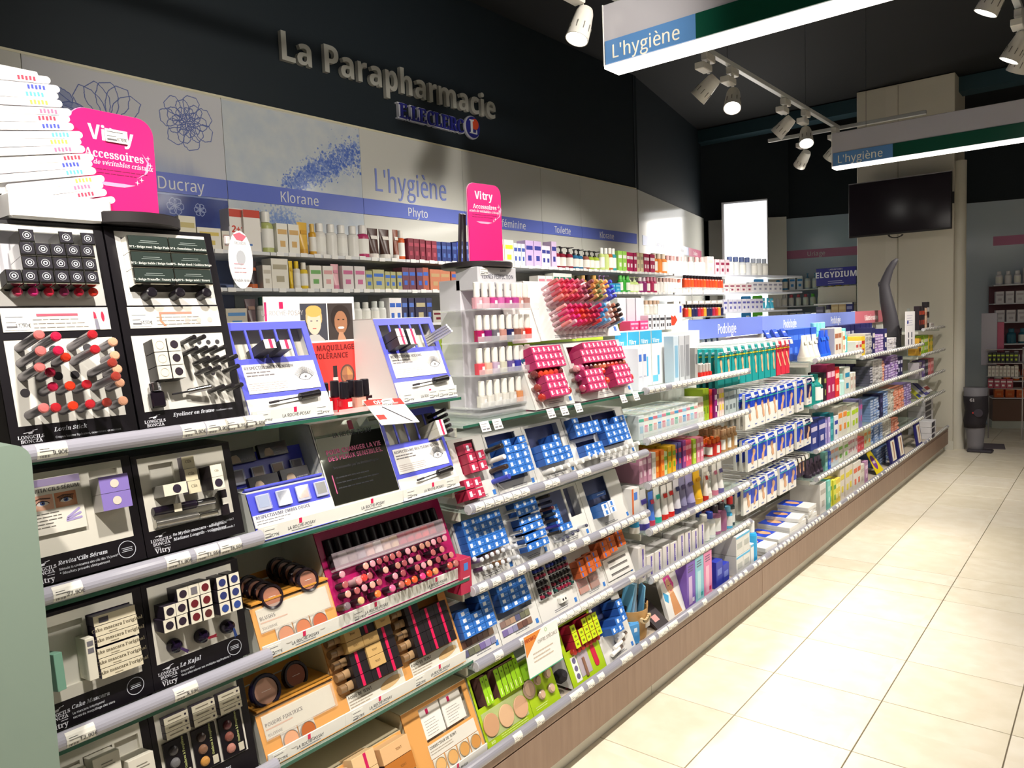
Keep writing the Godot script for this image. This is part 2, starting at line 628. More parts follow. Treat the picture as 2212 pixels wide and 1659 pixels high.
	part(sg, "name_plate", text("E.LECLERC", 0.1, "serifbold", 0.026, true, true), mat("d7d9e4", 0.4), Transform3D(Basis().scaled(Vector3(0.9, 1.12, 1)), Vector3(0.285, -0.122, 0.014)))
	part(sg, "name_lettering", text("E.LECLERC", 0.098, "serifbold", 0.012, true, true), mat("2b2f8e", 0.4), Transform3D(Basis().scaled(Vector3(0.88, 1.02, 1)), Vector3(0.285, -0.122, 0.032)))
	var em := part(sg, "emblem", disc(0.09, 0.03, 32), mat("c9cbd8", 0.4), T(0.725, -0.108, 0.0))
	part(em, "roundel", disc(0.081, 0.004, 32), mat("2b2f8e", 0.4), T(0, 0, 0.03))
	part(em, "sun", disc(0.042, 0.003, 24), mat("e0532f", 0.4), T(0.022, 0.026, 0.034))
	part(em, "letter", text("L", 0.105, "serifbold", 0.004, true, true), mat("eceff4", 0.4), T(-0.002, 0.0, 0.038))
	# the wall bends away, then returns
	strip_box("wall_bend", Vector2(-2.47, -7.13), Vector2(-3.06, -10.0), 0.0, 4.2, 0.1, dark)
	var bend := strip_box("wall_bend_panel", Vector2(-2.445, -7.13), Vector2(-3.035, -10.0), 0.0, 2.962, 0.02, white_panel)
	var bd := Vector2(-0.59, -2.87).normalized()
	var bang := atan2(0.59, 2.87)
	for s in [[0.12, 1.4, "a9b8ea", "Soins Corps"], [1.41, 2.05, "c2cdf2", "Bébé"], [2.06, 2.75, "d57f9a", "Solaire"]]:
		var m: float = (s[0] + s[1]) / 2
		var pos := Vector3(0, 0.967, 0)
		var band := part(bend, "name_band", box(s[1] - s[0], 0.105, 0.004), mat(s[2], 0.25), T(-(2.93 / 2 - m), 0.967, 0.012))
		part(band, "lettering", text(s[3], 0.05, "sans", 0.002), white, T(0, -0.005, 0.002))
	strip_box("wall_return", Vector2(-3.1, -10.3), Vector2(-2.2, -10.9), 0.0, 2.962, 0.08, mat("dcdcd4", 0.3))
	strip_box("wall_return_upper", Vector2(-3.3, -10.2), Vector2(-2.2, -11.0), 2.962, 4.2, 0.08, dark)
	# far wall, with pastel panels under the dark upper part
	var wb := strip_box("wall_back", Vector2(-2.62, -11.1), Vector2(4.7, -13.2), 0.0, 4.2, 0.1, dark)
	var fl := Vector2(-2.62, -11.1).distance_to(Vector2(4.7, -13.2))
	for s in [[0.02, 1.35, "bfd4e4"], [1.36, 2.4, "c8d6e6"], [2.41, 3.6, "cddbe8"], [3.61, 5.0, "e0c9d6"], [5.01, 7.6, "dfd6dc"]]:
		var w: float = s[1] - s[0]
		part(wb, "panel", box(w, 2.962, 0.02, 0.001), mat(s[2], 0.15), T(-fl / 2 + (s[0] + s[1]) / 2, -0.619, 0.06))
	for s in [[0.12, 1.34, "Uriage"], [2.9, 4.4, "Avène"]]:
		var band2 := part(wb, "name_band", box(s[1] - s[0], 0.12, 0.004), mat("d583ac", 0.3), T(-fl / 2 + (s[0] + s[1]) / 2, 0.34, 0.072))
		part(band2, "lettering", text(s[2], 0.06, "sans", 0.002), white, T(0 if s[2] == "Uriage" else 0.3, -0.005, 0.002))
	# the rest of the shell, outside the picture
	struct("wall_right", box(0.1, 4.2, 16.6), mat("c9c6bd", 0.6), T(4.65, 2.1, -5.1))
	struct("wall_front", box(8.2, 4.2, 0.1), mat("b9b6ad", 0.6), T(0.6, 2.1, 3.15))
	struct("wall_far_left", box(0.1, 4.2, 6.0), dark, T(-3.4, 2.1, -10.2))
	struct("beam", box(7.8, 0.16, 0.25), mat("24414b", 0.6), T(0.6, 4.05, -9.98))  # teal tone: bluish light on the beam, put into its colour
	# column at the end of the gondola
	var col := struct("column", box(1.0, 4.13, 0.66, 0.004), mat("d4cfc0", 0.55), T(-0.43, 2.065, -9.95))
	part(col, "round_edge", cyl(0.07, 3.2, 24), mat("d9d5c8", 0.45), T(0.53, -2.065, 0.2))
	part(col, "casing_joint", box(0.004, 4.1, 0.003), mat("8f8a7c", 0.7), T(-0.06, 0, 0.331))
	part(col, "casing_strip", box(0.12, 4.1, 0.006), mat("d8d3c5", 0.5), T(-0.13, 0, 0.332))
	part(col, "skirting", box(1.02, 0.1, 0.02), mat("d9d6ca", 0.5), T(0, -2.015, 0.34))

func build_fittings() -> void:
	# hanging light boxes across the aisle
	for k in 2:
		var z: float = [-3.15, -6.7][k]
		var w := 3.4
		var s := thing("hanging_sign", ["long white hanging light box with blue panel, hung before the track lights", "long white hanging light box with blue panel, hung before the black screen"][k], "sign", T(-0.37, 2.8, z), "hanging light boxes over the aisle")
		part(s, "housing", box(w, 0.275, 0.13, 0.003), mat("b9b7bd", 0.18), T(w / 2, 0.1475, -0.066))
		var bp := part(s, "blue_panel", box(0.455, 0.105, 0.004), mat("5b8cc4", 0.3), T(0.2375, 0.066, 0.001))
		part(bp, "lettering", text("L'hygiène", 0.06, "sans", 0.002, true, true), mat("f2eedd", 0.5), T(-0.02, -0.004, 0.0025))
		part(s, "green_band", box(w - 0.47, 0.105, 0.004), mat("0b4a38", 0.3), T(0.47 + (w - 0.47) / 2 - 0.004, 0.066, 0.001))
		part(s, "end_cap", box(0.006, 0.278, 0.134, 0.001), mat("e6e6e2", 0.4), T(0.0, 0.1475, -0.066))
		part(s, "light_diffuser", box(w, 0.012, 0.13), glow_mat("fffaf0", 3.0), T(w / 2, 0.003, -0.066))
		for x in [0.25, w - 0.25]: part(s, "wire", cyl(0.0015, 1.06, 6), mat("55585c", 0.4, 0.8), T(x, 0.28, -0.066))
		area_lamp("hanging_sign_lamp", Transform3D(Basis(Vector3.RIGHT, -PI / 2), Vector3(-0.37 + w / 2, 2.79, z - 0.066)), w - 0.1, 0.12, SIGN_LIGHT)
	# lighting tracks
	var tr := thing("lighting_track", "slim white lighting track running along the aisle ceiling", "track", T(-0.42, 3.2, 0.0))
	part(tr, "rail", box(0.034, 0.03, 5.0, 0.002), mat("c9cbc9", 0.35), T(0, 0, -4.56))
	for z in [-3.2, -4.7, -6.2]: part(tr, "wire", cyl(0.0015, 0.93, 6), mat("55585c", 0.4, 0.8), T(0, 0.012, z))
	var t2 := thing("lighting_track", "short white lighting track crossing in front of the column", "track", T(0, 3.2, -7.08))
	part(t2, "rail", box(1.3, 0.03, 0.034, 0.002), mat("c9cbc9", 0.35), T(-0.39, 0, 0))
	var t3 := thing("lighting_track", "white lighting track overhead between the hanging light boxes", "track", T(1.05, 3.3, 0.0))
	part(t3, "rail", box(0.034, 0.03, 9.2, 0.002), mat("c9cbc9", 0.35), T(0, 0, -3.0))  # near half out of view, carries the unseen spots
	# spots: place of the head, where it points, lit towards us or not
	var spots := [
		[Vector3(-0.42, 3.2, -4.42), Vector3(-2.0, 1.6, -4.2), "white spotlight turned to the wall shelves beside the hanging light box"],
		[Vector3(-0.42, 3.2, -4.78), Vector3(0.0, 0.9, -3.4), "white spotlight with glowing lens and box on its arm"],
		[Vector3(-0.42, 3.2, -5.75), Vector3(-2.0, 1.6, -5.6), "white spotlight turned away on the middle of the track"],
		[Vector3(-0.42, 3.2, -6.2), Vector3(0.1, 0.9, -4.9), "white spotlight with glowing lens near the end of the track"],
		[Vector3(-0.42, 3.2, -6.98), Vector3(-1.8, 1.6, -7.4), "white spotlight at the track end beside the second hanging light box"],
		[Vector3(-0.72, 3.2, -7.08), Vector3(-2.4, 1.2, -8.4), "small white spotlight on the short crossing track"],
		[Vector3(1.05, 3.3, -5.35), Vector3(-0.2, 0.9, -5.3), "white spotlight with bright lens, first of the overhead pair"],
		[Vector3(1.05, 3.3, -5.62), Vector3(-0.2, 0.9, -6.4), "white spotlight with bright lens, second of the overhead pair"],
		[Vector3(1.05, 3.3, -7.15), Vector3(-0.2, 0.9, -8.0), "white spotlight with bright lens above the second hanging light box"],
		[Vector3(-0.42, 3.2, -3.05), Vector3(-0.6, 1.4, -2.4), "white spotlight over the raised shop letters"],
		[Vector3(1.05, 3.3, 0.3), Vector3(-0.05, 1.1, -0.45), "white spotlight out of view, placed to light the black display units"],  # from here down: spots out of view, placed to light displays and wall
		[Vector3(1.05, 3.3, -0.6), Vector3(-0.05, 1.2, -1.1), "white spotlight out of view, placed to light the purple display units"],
		[Vector3(1.05, 3.3, -1.5), Vector3(-0.05, 1.0, -2.1), "white spotlight out of view, placed to light the pencil display"],
		[Vector3(1.05, 3.3, -2.3), Vector3(-2.3, 2.5, -3.0), "white spotlight out of view, placed to light the printed wall"],
		[Vector3(1.05, 3.3, -3.6), Vector3(-0.05, 0.7, -3.3), "white spotlight out of view, placed to light the hand care shelves"],
		[Vector3(1.05, 3.3, -4.4), Vector3(-0.2, 0.8, -4.4), "white spotlight out of view, placed to light the foot care hooks"],
	]
	var hm := mat("d9d6cd", 0.4)
	for s in spots:
		var p: Vector3 = s[0]
		var to: Vector3 = s[1]
		var o := thing("track_spotlight", s[2], "spotlight", Transform3D(Basis(), p), "white track spotlights")
		part(o, "adapter", box(0.04, 0.045, 0.12, 0.004), hm, T(0, -0.04, 0))
		part(o, "arm", cyl(0.01, 0.07, 8), hm, T(0, -0.13, 0))
		part(o, "driver_box", box(0.06, 0.04, 0.12, 0.004), hm, T(0.0, -0.11, 0.07))
		var head := Vector3(0, -0.2, 0)
		var dir := (to - (p + head)).normalized()
		var b := Basis.looking_at(dir, Vector3.UP if absf(dir.y) < 0.98 else Vector3.RIGHT)
		var ht := Transform3D(b * Basis(Vector3.RIGHT, -PI / 2), head)
		var hs := part(o, "head", lathe([Vector2(0, -0.06), Vector2(0.035, -0.06), Vector2(0.042, -0.04), Vector2(0.05, 0.03), Vector2(0.055, 0.095), Vector2(0.051, 0.095), Vector2(0.046, 0.08)], 20), hm, ht)
		for k in 10:
			var a := TAU * k / 10
			part(hs, "vent_slot", box(0.004, 0.035, 0.003), mat("6d6a63", 0.6), Transform3D(Basis(Vector3.UP, a), Vector3(sin(a) * 0.0515, 0.045, cos(a) * 0.0515)))
		part(o, "lamp_lens", lathe([Vector2(0, 0.0825), Vector2(0.046, 0.0825), Vector2(0.046, 0.086), Vector2(0, 0.09)], 20), glow_mat("fffdf6", 8.0), ht)
		var l := SpotLight3D.new()
		l.name = "spot_lamp"
		l.spot_angle = 38.0
		l.spot_angle_attenuation = 0.8
		l.spot_range = 16.0
		l.spot_attenuation = 2.0
		l.light_size = 0.045
		l.light_energy = SPOT
		l.light_color = LAMP_COLOR
		l.shadow_enabled = true
		add_child(l, true)
		l.transform = Transform3D(b, p + head + dir * 0.1)
	# lit panel in the corner, with toothbrush packs hung on it
	var lb := thing("lit_panel", "tall glowing white light panel with grey edge in the shop corner", "light panel", Transform3D(Basis(Vector3.UP, 0.32), Vector3(-2.5, 0, -10.12)))
	part(lb, "housing", box(0.6, 3.15, 0.14, 0.004), mat("c9c9cc", 0.4), T(0, 1.575, -0.08))
	part(lb, "light_panel_face", box(0.55, 3.08, 0.01), glow_mat("ffffff", 1.5), T(0.012, 1.58, -0.005))
	area_lamp("lit_panel_lamp", lb.transform * Transform3D(Basis(Vector3.UP, PI), Vector3(0.012, 1.9, 0.03)), 0.5, 2.2, 2.0)
	# screen on the column
	var tv := thing("wall_screen", "large black flat screen turned off, fixed high on the pale column", "screen", Transform3D(Basis(Vector3.UP, 0.02), Vector3(-0.42, 2.735, -9.32)))
	part(tv, "casing", box(1.03, 0.6, 0.05, 0.004), mat("1a1719", 0.4), T(0, 0, 0))
	part(tv, "screen_face", box(1.01, 0.575, 0.004), mat("251f26", 0.16), T(0, 0.005, 0.0255))
	part(tv, "painted_top_highlight", box(1.03, 0.008, 0.052), mat("8d8b90", 0.3), T(0, 0.304, 0))  # pale strip: highlight along the upper edge, put into the colour
	part(tv, "wall_mount", box(0.3, 0.2, 0.2), mat("1c1a1c", 0.5), T(0.05, 0, -0.13))
	part(tv, "side_knob", box(0.02, 0.12, 0.03), mat("141214", 0.5), T(0.522, 0.03, -0.02))
	var cab := st_new()
	for k in 12:
		var a0 := PI * k / 12
		box_into(cab, Vector3(-0.04 + cos(PI + a0) * 0.07, -0.3 + sin(PI + a0) * 0.035, -0.05), Vector3(0.02, 0.009, 0.009))
	part(tv, "cable", cab.commit(), mat("141214", 0.5))
# ------------------------------------------------------------------ goods
# standing goods: origin at the middle of the base, front +z. `at` is the place in the world.
func carton(at: Transform3D, w: float, h: float, d: float, hex: String, label: String, group := "", prints := [], called := "carton", rough := 0.45) -> Node3D:
	var o := thing(called, label, "box", at, group)
	part(o, "body", box(w, h, d, 0.0012), mat(hex, rough), T(0, h / 2, 0))
	for p in prints:  # [name, x, y, w, h, colour]
		part(o, p[0], box(p[3], p[4], 0.001), mat(p[5], 0.45), T(p[1], p[2], d / 2 + 0.0004))
	return o

# box lying in a display slot: origin on the display face at its centre, reaching out by d
func slot_box(F: Transform3D, u: float, v: float, w: float, h: float, d: float, hex: String, label: String, group: String, prints := [], called := "carton", side_hex := "", back := 0.02) -> Node3D:
	var o := thing(called, label, "box", on(F, u, v, 0), group)
	if side_hex == "": part(o, "body", box(w, h, d + back, 0.0008), mat(hex, 0.4), T(0, 0, (d - back) / 2))
	else:
		part(o, "body", box(w, h, d + back - 0.001, 0.0006), mat(side_hex, 0.4), T(0, 0, (d - back) / 2 - 0.0005))
		part(o, "front", box(w - 0.0004, h - 0.0004, 0.0014), mat(hex, 0.4), T(0, 0, d - 0.0006))
	for p in prints:
		part(o, p[0], p[5] if p[5] is Mesh else box(p[3], p[4], 0.0008), p[6] if p.size() > 6 else mat(p[5], 0.45), T(p[1], p[2], d + 0.0004))
	return o

func bottle(at: Transform3D, r: float, h: float, hex: String, cap: String, label: String, group := "", band := "", squash := 1.0, called := "bottle") -> Node3D:
	var o := thing(called, label, "bottle", at, group)
	var b := h * 0.74
	var sq := Transform3D(Basis.from_scale(Vector3(1, 1, squash)), Vector3.ZERO)
	part(o, "body", lathe([Vector2(0, 0), Vector2(r * 0.92, 0), Vector2(r, r * 0.1), Vector2(r, b - r * 0.5), Vector2(r * 0.85, b - r * 0.12), Vector2(r * 0.5, b), Vector2(0, b)], 14), mat(hex, 0.3), sq)
	part(o, "cap", lathe([Vector2(0, b), Vector2(r * 0.62, b), Vector2(r * 0.62, h - r * 0.08), Vector2(r * 0.54, h), Vector2(0, h)], 12), mat(cap, 0.35), sq)
	if band != "": part(o, "label", lathe([Vector2(r * 1.012, h * 0.12), Vector2(r * 1.012, b * 0.78)], 14), mat(band, 0.5), sq)
	return o

func pump(at: Transform3D, r: float, h: float, hex: String, head: String, label: String, group := "", band := "") -> Node3D:
	var o := thing("pump_bottle", label, "bottle", at, group)
	var b := h * 0.7
	part(o, "body", lathe([Vector2(0, 0), Vector2(r * 0.92, 0), Vector2(r, r * 0.1), Vector2(r, b - r * 0.6), Vector2(r * 0.8, b - r * 0.15), Vector2(r * 0.35, b), Vector2(0, b)], 14), mat(hex, 0.25))
	var st := st_new()
	st.append_from(cyl(r * 0.4, h * 0.08, 10), 0, T(0, b, 0))
	st.append_from(cyl(r * 0.16, h * 0.16, 8), 0, T(0, b + h * 0.07, 0))
	st.append_from(cyl(r * 0.38, h * 0.06, 10), 0, T(0, h * 0.93, 0))
	box_into(st, Vector3(0, h * 0.955, r * 0.7), Vector3(r * 0.35, h * 0.035, r * 1.3))
	part(o, "pump_head", st.commit(), mat(head, 0.35))
	if band != "": part(o, "label", lathe([Vector2(r * 1.012, h * 0.1), Vector2(r * 1.012, b * 0.72)], 14), mat(band, 0.5))
	return o

func tube_mesh(w: float, h: float, cap: float) -> ArrayMesh:
	var k := "tube%.3f,%.3f,%.3f" % [w, h, cap]
	if meshes.has(k): return meshes[k]
	var st := st_new()
	st.set_smooth_group(0)
	var rows := 7
	var seg := 14
	var f := func(i: int, j: int) -> Vector3:
		var t := float(i) / rows
		var a := TAU * j / seg
		var rx := lerpf(w * 0.42, w * 0.5, t)
		var rz := lerpf(w * 0.42, 0.0012, pow(t, 0.8))
		return Vector3(rx * cos(a), cap + (h - cap) * t, rz * sin(a))
	for i in rows:
		for j in seg:
			var a: Vector3 = f.call(i, j); var b: Vector3 = f.call(i, j + 1); var c: Vector3 = f.call(i + 1, j + 1); var d: Vector3 = f.call(i + 1, j)
			var n := Vector3((a + c).x, 0, (a + c).z * 2.0).normalized()
			if (b - a).cross(c - a).dot(n) < 0.0:
				var t2 := b; b = d; d = t2
			for p in [a, c, b, a, d, c]: st.add_vertex(p)
	st.index()
	st.generate_normals()
	meshes[k] = st.commit()
	return meshes[k]

func squeeze_tube(at: Transform3D, w: float, h: float, hex: String, cap: String, label: String, group := "", prints := []) -> Node3D:
	var o := thing("squeeze_tube", label, "tube", at, group)
	part(o, "body", tube_mesh(w, h, h * 0.16), mat(hex, 0.35))
	part(o, "cap", cyl(w * 0.43, h * 0.16, 14, 0.001), mat(cap, 0.35))
	for p in prints:
		var zz: float = lerpf(w * 0.42, 0.004, pow(clampf((p[2] / h - 0.16) / 0.84, 0, 1), 0.8))
		part(o, p[0], prism(ell_pts(p[3] / 2, p[4] / 2, 14) if p[0] == "emblem" else [Vector2(-p[3] / 2, -p[4] / 2), Vector2(p[3] / 2, -p[4] / 2), Vector2(p[3] / 2, p[4] / 2), Vector2(-p[3] / 2, p[4] / 2)], 0.001), mat(p[5], 0.45), TR(p[1], p[2], zz + 0.0015, Vector3.RIGHT, -14))
	return o

func polish(at: Transform3D, hex: String, cap: String, label: String, group := "", w := 0.026, h := 0.075, tag := "") -> Node3D:
	var o := thing("nail_polish_bottle", label, "nail polish", at, group)
	part(o, "glass", prism(round_rect(w, w, w * 0.3, 3), h * 0.42), mat(hex, 0.12), Transform3D(Basis(Vector3.RIGHT, -PI / 2), Vector3(0, h * 0.21, 0)))
	part(o, "cap", lathe([Vector2(0, h * 0.42), Vector2(w * 0.33, h * 0.42), Vector2(w * 0.38, h * 0.46), Vector2(w * 0.36, h * 0.97), Vector2(w * 0.3, h), Vector2(0, h)], 14), mat(cap, 0.35))
	if tag != "": part(o, "sticker", box(w * 0.4, w * 0.4, 0.0008), mat(tag, 0.5), T(w * 0.1, h * 0.24, w * 0.5 + 0.0004))
	return o

func stick(F: Transform3D, u: float, v: float, r: float, l: float, hex: String, tip: String, label: String, group: String, called := "lipstick", cat := "lipstick", metal := 0.0, tip_l := 0.006, back := 0.02) -> Node3D:
	var o := thing(called, label, cat, on(F, u, v, 0), group)
	part(o, "barrel", rod(r, l + back, 14, r * 0.1), mat(hex, 0.3, metal), T(0, 0, -back))
	if tip != "": part(o, "tip", lathe_z([Vector2(r * 1.06, 0), Vector2(r * 1.06, tip_l * 0.6), Vector2(r * 0.8, tip_l), Vector2(0, tip_l * 1.15)], 14), mat(tip, 0.22), T(0, 0, l - 0.001))
	return o

func lathe_z(profile: Array, seg := 14) -> ArrayMesh:
	var k := "lz%s%d" % [str(profile), seg]
	if not meshes.has(k):
		var st := st_new()
		st.append_from(lathe(profile, seg), 0, Transform3D(Basis(Vector3.RIGHT, PI / 2), Vector3.ZERO))
		meshes[k] = st.commit()
	return meshes[k]

func compact(at: Transform3D, r: float, hex: String, label: String, group := "", rim := "241a22") -> Node3D:
	# round black make-up box with a clear lid, front +z
	var o := thing("powder_compact", label, "compact", at, group)
	part(o, "case", lathe_z([Vector2(0, -0.008), Vector2(r * 0.94, -0.008), Vector2(r, -0.004), Vector2(r, 0.006), Vector2(r * 0.93, 0.01), Vector2(r * 0.78, 0.0095), Vector2(r * 0.76, 0.004), Vector2(0, 0.004)], 28), mat(rim, 0.12))
	part(o, "powder", lathe_z([Vector2(r * 0.75, 0.0042), Vector2(r * 0.74, 0.006), Vector2(0, 0.0066)], 24), mat(hex, 0.35))
	part(o, "emblem", bars([[-r * 0.3, 0.0, r * 0.6, 0.0012]], 0.0005), mat("e6d6cf", 0.3), T(0, 0, 0.0067))
	return o

# ------------------------------------------------------------------ glass shelves, label rails, price tags
func arc_patch(u0: float, u1: float, a0: float, a1: float, r: float, n := 4) -> ArrayMesh:
	var k := "arc%.4f,%.4f,%.1f,%.1f,%.4f,%d" % [u0, u1, a0, a1, r, n]
	if meshes.has(k): return meshes[k]
	var st := st_new()
	for i in n:
		var b0 := deg_to_rad(lerpf(a0, a1, float(i) / n))
		var b1 := deg_to_rad(lerpf(a0, a1, float(i + 1) / n))
		var p := func(u: float, b: float) -> Vector3: return Vector3(u, r * sin(b), r * cos(b))
		quad_into(st, p.call(u0, b0), p.call(u1, b0), p.call(u1, b1), p.call(u0, b1), Vector3(0, sin((b0 + b1) / 2), cos((b0 + b1) / 2)))
	meshes[k] = st.commit()
	return meshes[k]

func tag_mesh(w: float, kind: int) -> ArrayMesh:
	# paper slip bent round the rail, with printed code and price; 0: full, 1: plain
	var k := "tag%.3f,%d" % [w, kind]
	if meshes.has(k): return meshes[k]
	var am := ArrayMesh.new()
	var R := 0.0178
	var st := st_new()
	st.append_from(arc_patch(-w / 2, w / 2, -38, 66, R), 0, Transform3D.IDENTITY)
	st.commit(am)
	var ink := st_new()
	var rr := R + 0.0003
	for j in 7: ink.append_from(arc_patch(-w * 0.42 + j * w * 0.05, -w * 0.42 + j * w * 0.05 + w * (0.02 if j % 2 == 0 else 0.03), -30, -14, rr, 1), 0, Transform3D.IDENTITY)
	ink.append_from(arc_patch(-w * 0.42, w * 0.05, 8, 11, rr, 1), 0, Transform3D.IDENTITY)
	ink.append_from(arc_patch(-w * 0.42, -w * 0.1, 22, 25, rr, 1), 0, Transform3D.IDENTITY)
	if kind == 1:
		for j in 3: ink.append_from(arc_patch(w * (0.12 + j * 0.11), w * (0.19 + j * 0.11), -22, -2, rr, 1), 0, Transform3D.IDENTITY)
	ink.commit(am)
	am.surface_set_material(0, mat("e9e6dc", 0.55))
	am.surface_set_material(1, mat("5b5a60", 0.6))
	meshes[k] = am
	return am

func bent_part(parent: Node3D, called: String, m: Mesh, at: Transform3D) -> MeshInstance3D:
	var o := MeshInstance3D.new()
	o.name = called
	o.mesh = m
	parent.add_child(o, true)
	o.transform = at
	return o

func shelf(y: float, z0: float, z1: float, label: String, style: String, tags := [], x := 0.0, depth := 0.325, brackets := true) -> Node3D:
	# style "rail": label rail along the front edge; "glass": bare green edge
	var W := z0 - z1
	var o := thing("glass_shelf", label, "shelf", face(x, y, z0, 0), "glass shelves of the gondola" if x > -1.0 else "white shelves on the panelled wall")
	if x > -1.0:
		part(o, "pane", box(W - 0.004, 0.008, depth), clear_mat("cfe3d8", 0.28, 0.04), T(W / 2, -0.004, -depth / 2 - 0.001))
		part(o, "front_edge", box(W - 0.004, 0.008, 0.002), mat("2c6350", 0.12), T(W / 2, -0.004, 0.0005))
	else:
		part(o, "board", box(W - 0.004, 0.018, depth, 0.001), mat("dfe1e4", 0.35), T(W / 2, -0.009, -depth / 2))
	if brackets and x > -1.0:
		for u in [0.012, W - 0.012]: part(o, "bracket", box(0.01, 0.03, depth - 0.04, 0.002), mat("c9cabd", 0.4), T(u, -0.024, -depth / 2 - 0.02))
	if style == "rail":
		var rl := "rail%.3f" % W
		if not meshes.has(rl):
			var st := st_new()
			st.append_from(arc_patch(0.004, W - 0.004, -95, 110, 0.017, 10), 0, Transform3D.IDENTITY)
			st.append_from(arc_patch(0.004, W - 0.004, 110, -95, 0.0155, 6), 0, Transform3D.IDENTITY)
			meshes[rl] = st.commit()
		part(o, "label_rail", meshes[rl], mat("96959f", 0.16, 0.0, 0.6), T(0, 0.006, 0.004))
		for u in [0.004, W - 0.004]: part(o, "rail_end", disc(0.0165, 0.004, 14), mat("c6c6cc", 0.2), Transform3D(Basis(Vector3.UP, PI / 2), Vector3(u - 0.002, 0.006, 0.004)))
	for t in tags:  # [u, width, price or ""]
		var tg := bent_part(o, "price_tag", tag_mesh(t[1], 0 if t[2] != "" else 1), T(t[0], 0.006, 0.004))
		if t[2] != "": part(tg, "price", text(t[2], 0.0085, "sans", 0.0003), mat("3c3b40", 0.6), TR(t[1] * 0.24, 0.0, 0.0184, Vector3.RIGHT, 4))
	return o

func tag_row(u0: float, u1: float, w: float, gap: float, skip := 0.0) -> Array:
	var out := []
	var u := u0 + w / 2
	while u + w / 2 < u1:
		if rng.randf() >= skip: out.append([u, w, ""])
		u += w + gap
	return out

func flat_tag(parent: Node3D, at: Transform3D, price: String, w := 0.036, h := 0.026) -> void:
	var t := part(parent, "price_tag", box(w, h, 0.0008), mat("ecebe4", 0.5), at)
	part(t, "print", bars([[-w * 0.42, h * 0.3, w * 0.7, 0.0008], [-w * 0.42, -0.001, w * 0.4, 0.0008], [-w * 0.42, -h * 0.3, w * 0.42, 0.003], [w * 0.05, -h * 0.12, w * 0.36, 0.0004]]), mat("6b6a6e", 0.6), T(0, 0, 0.0004))
	if price != "": part(t, "price", text(price, 0.0065, "sans", 0.0003), mat("4a494e", 0.6), T(w * 0.24, -h * 0.24, 0.0005))

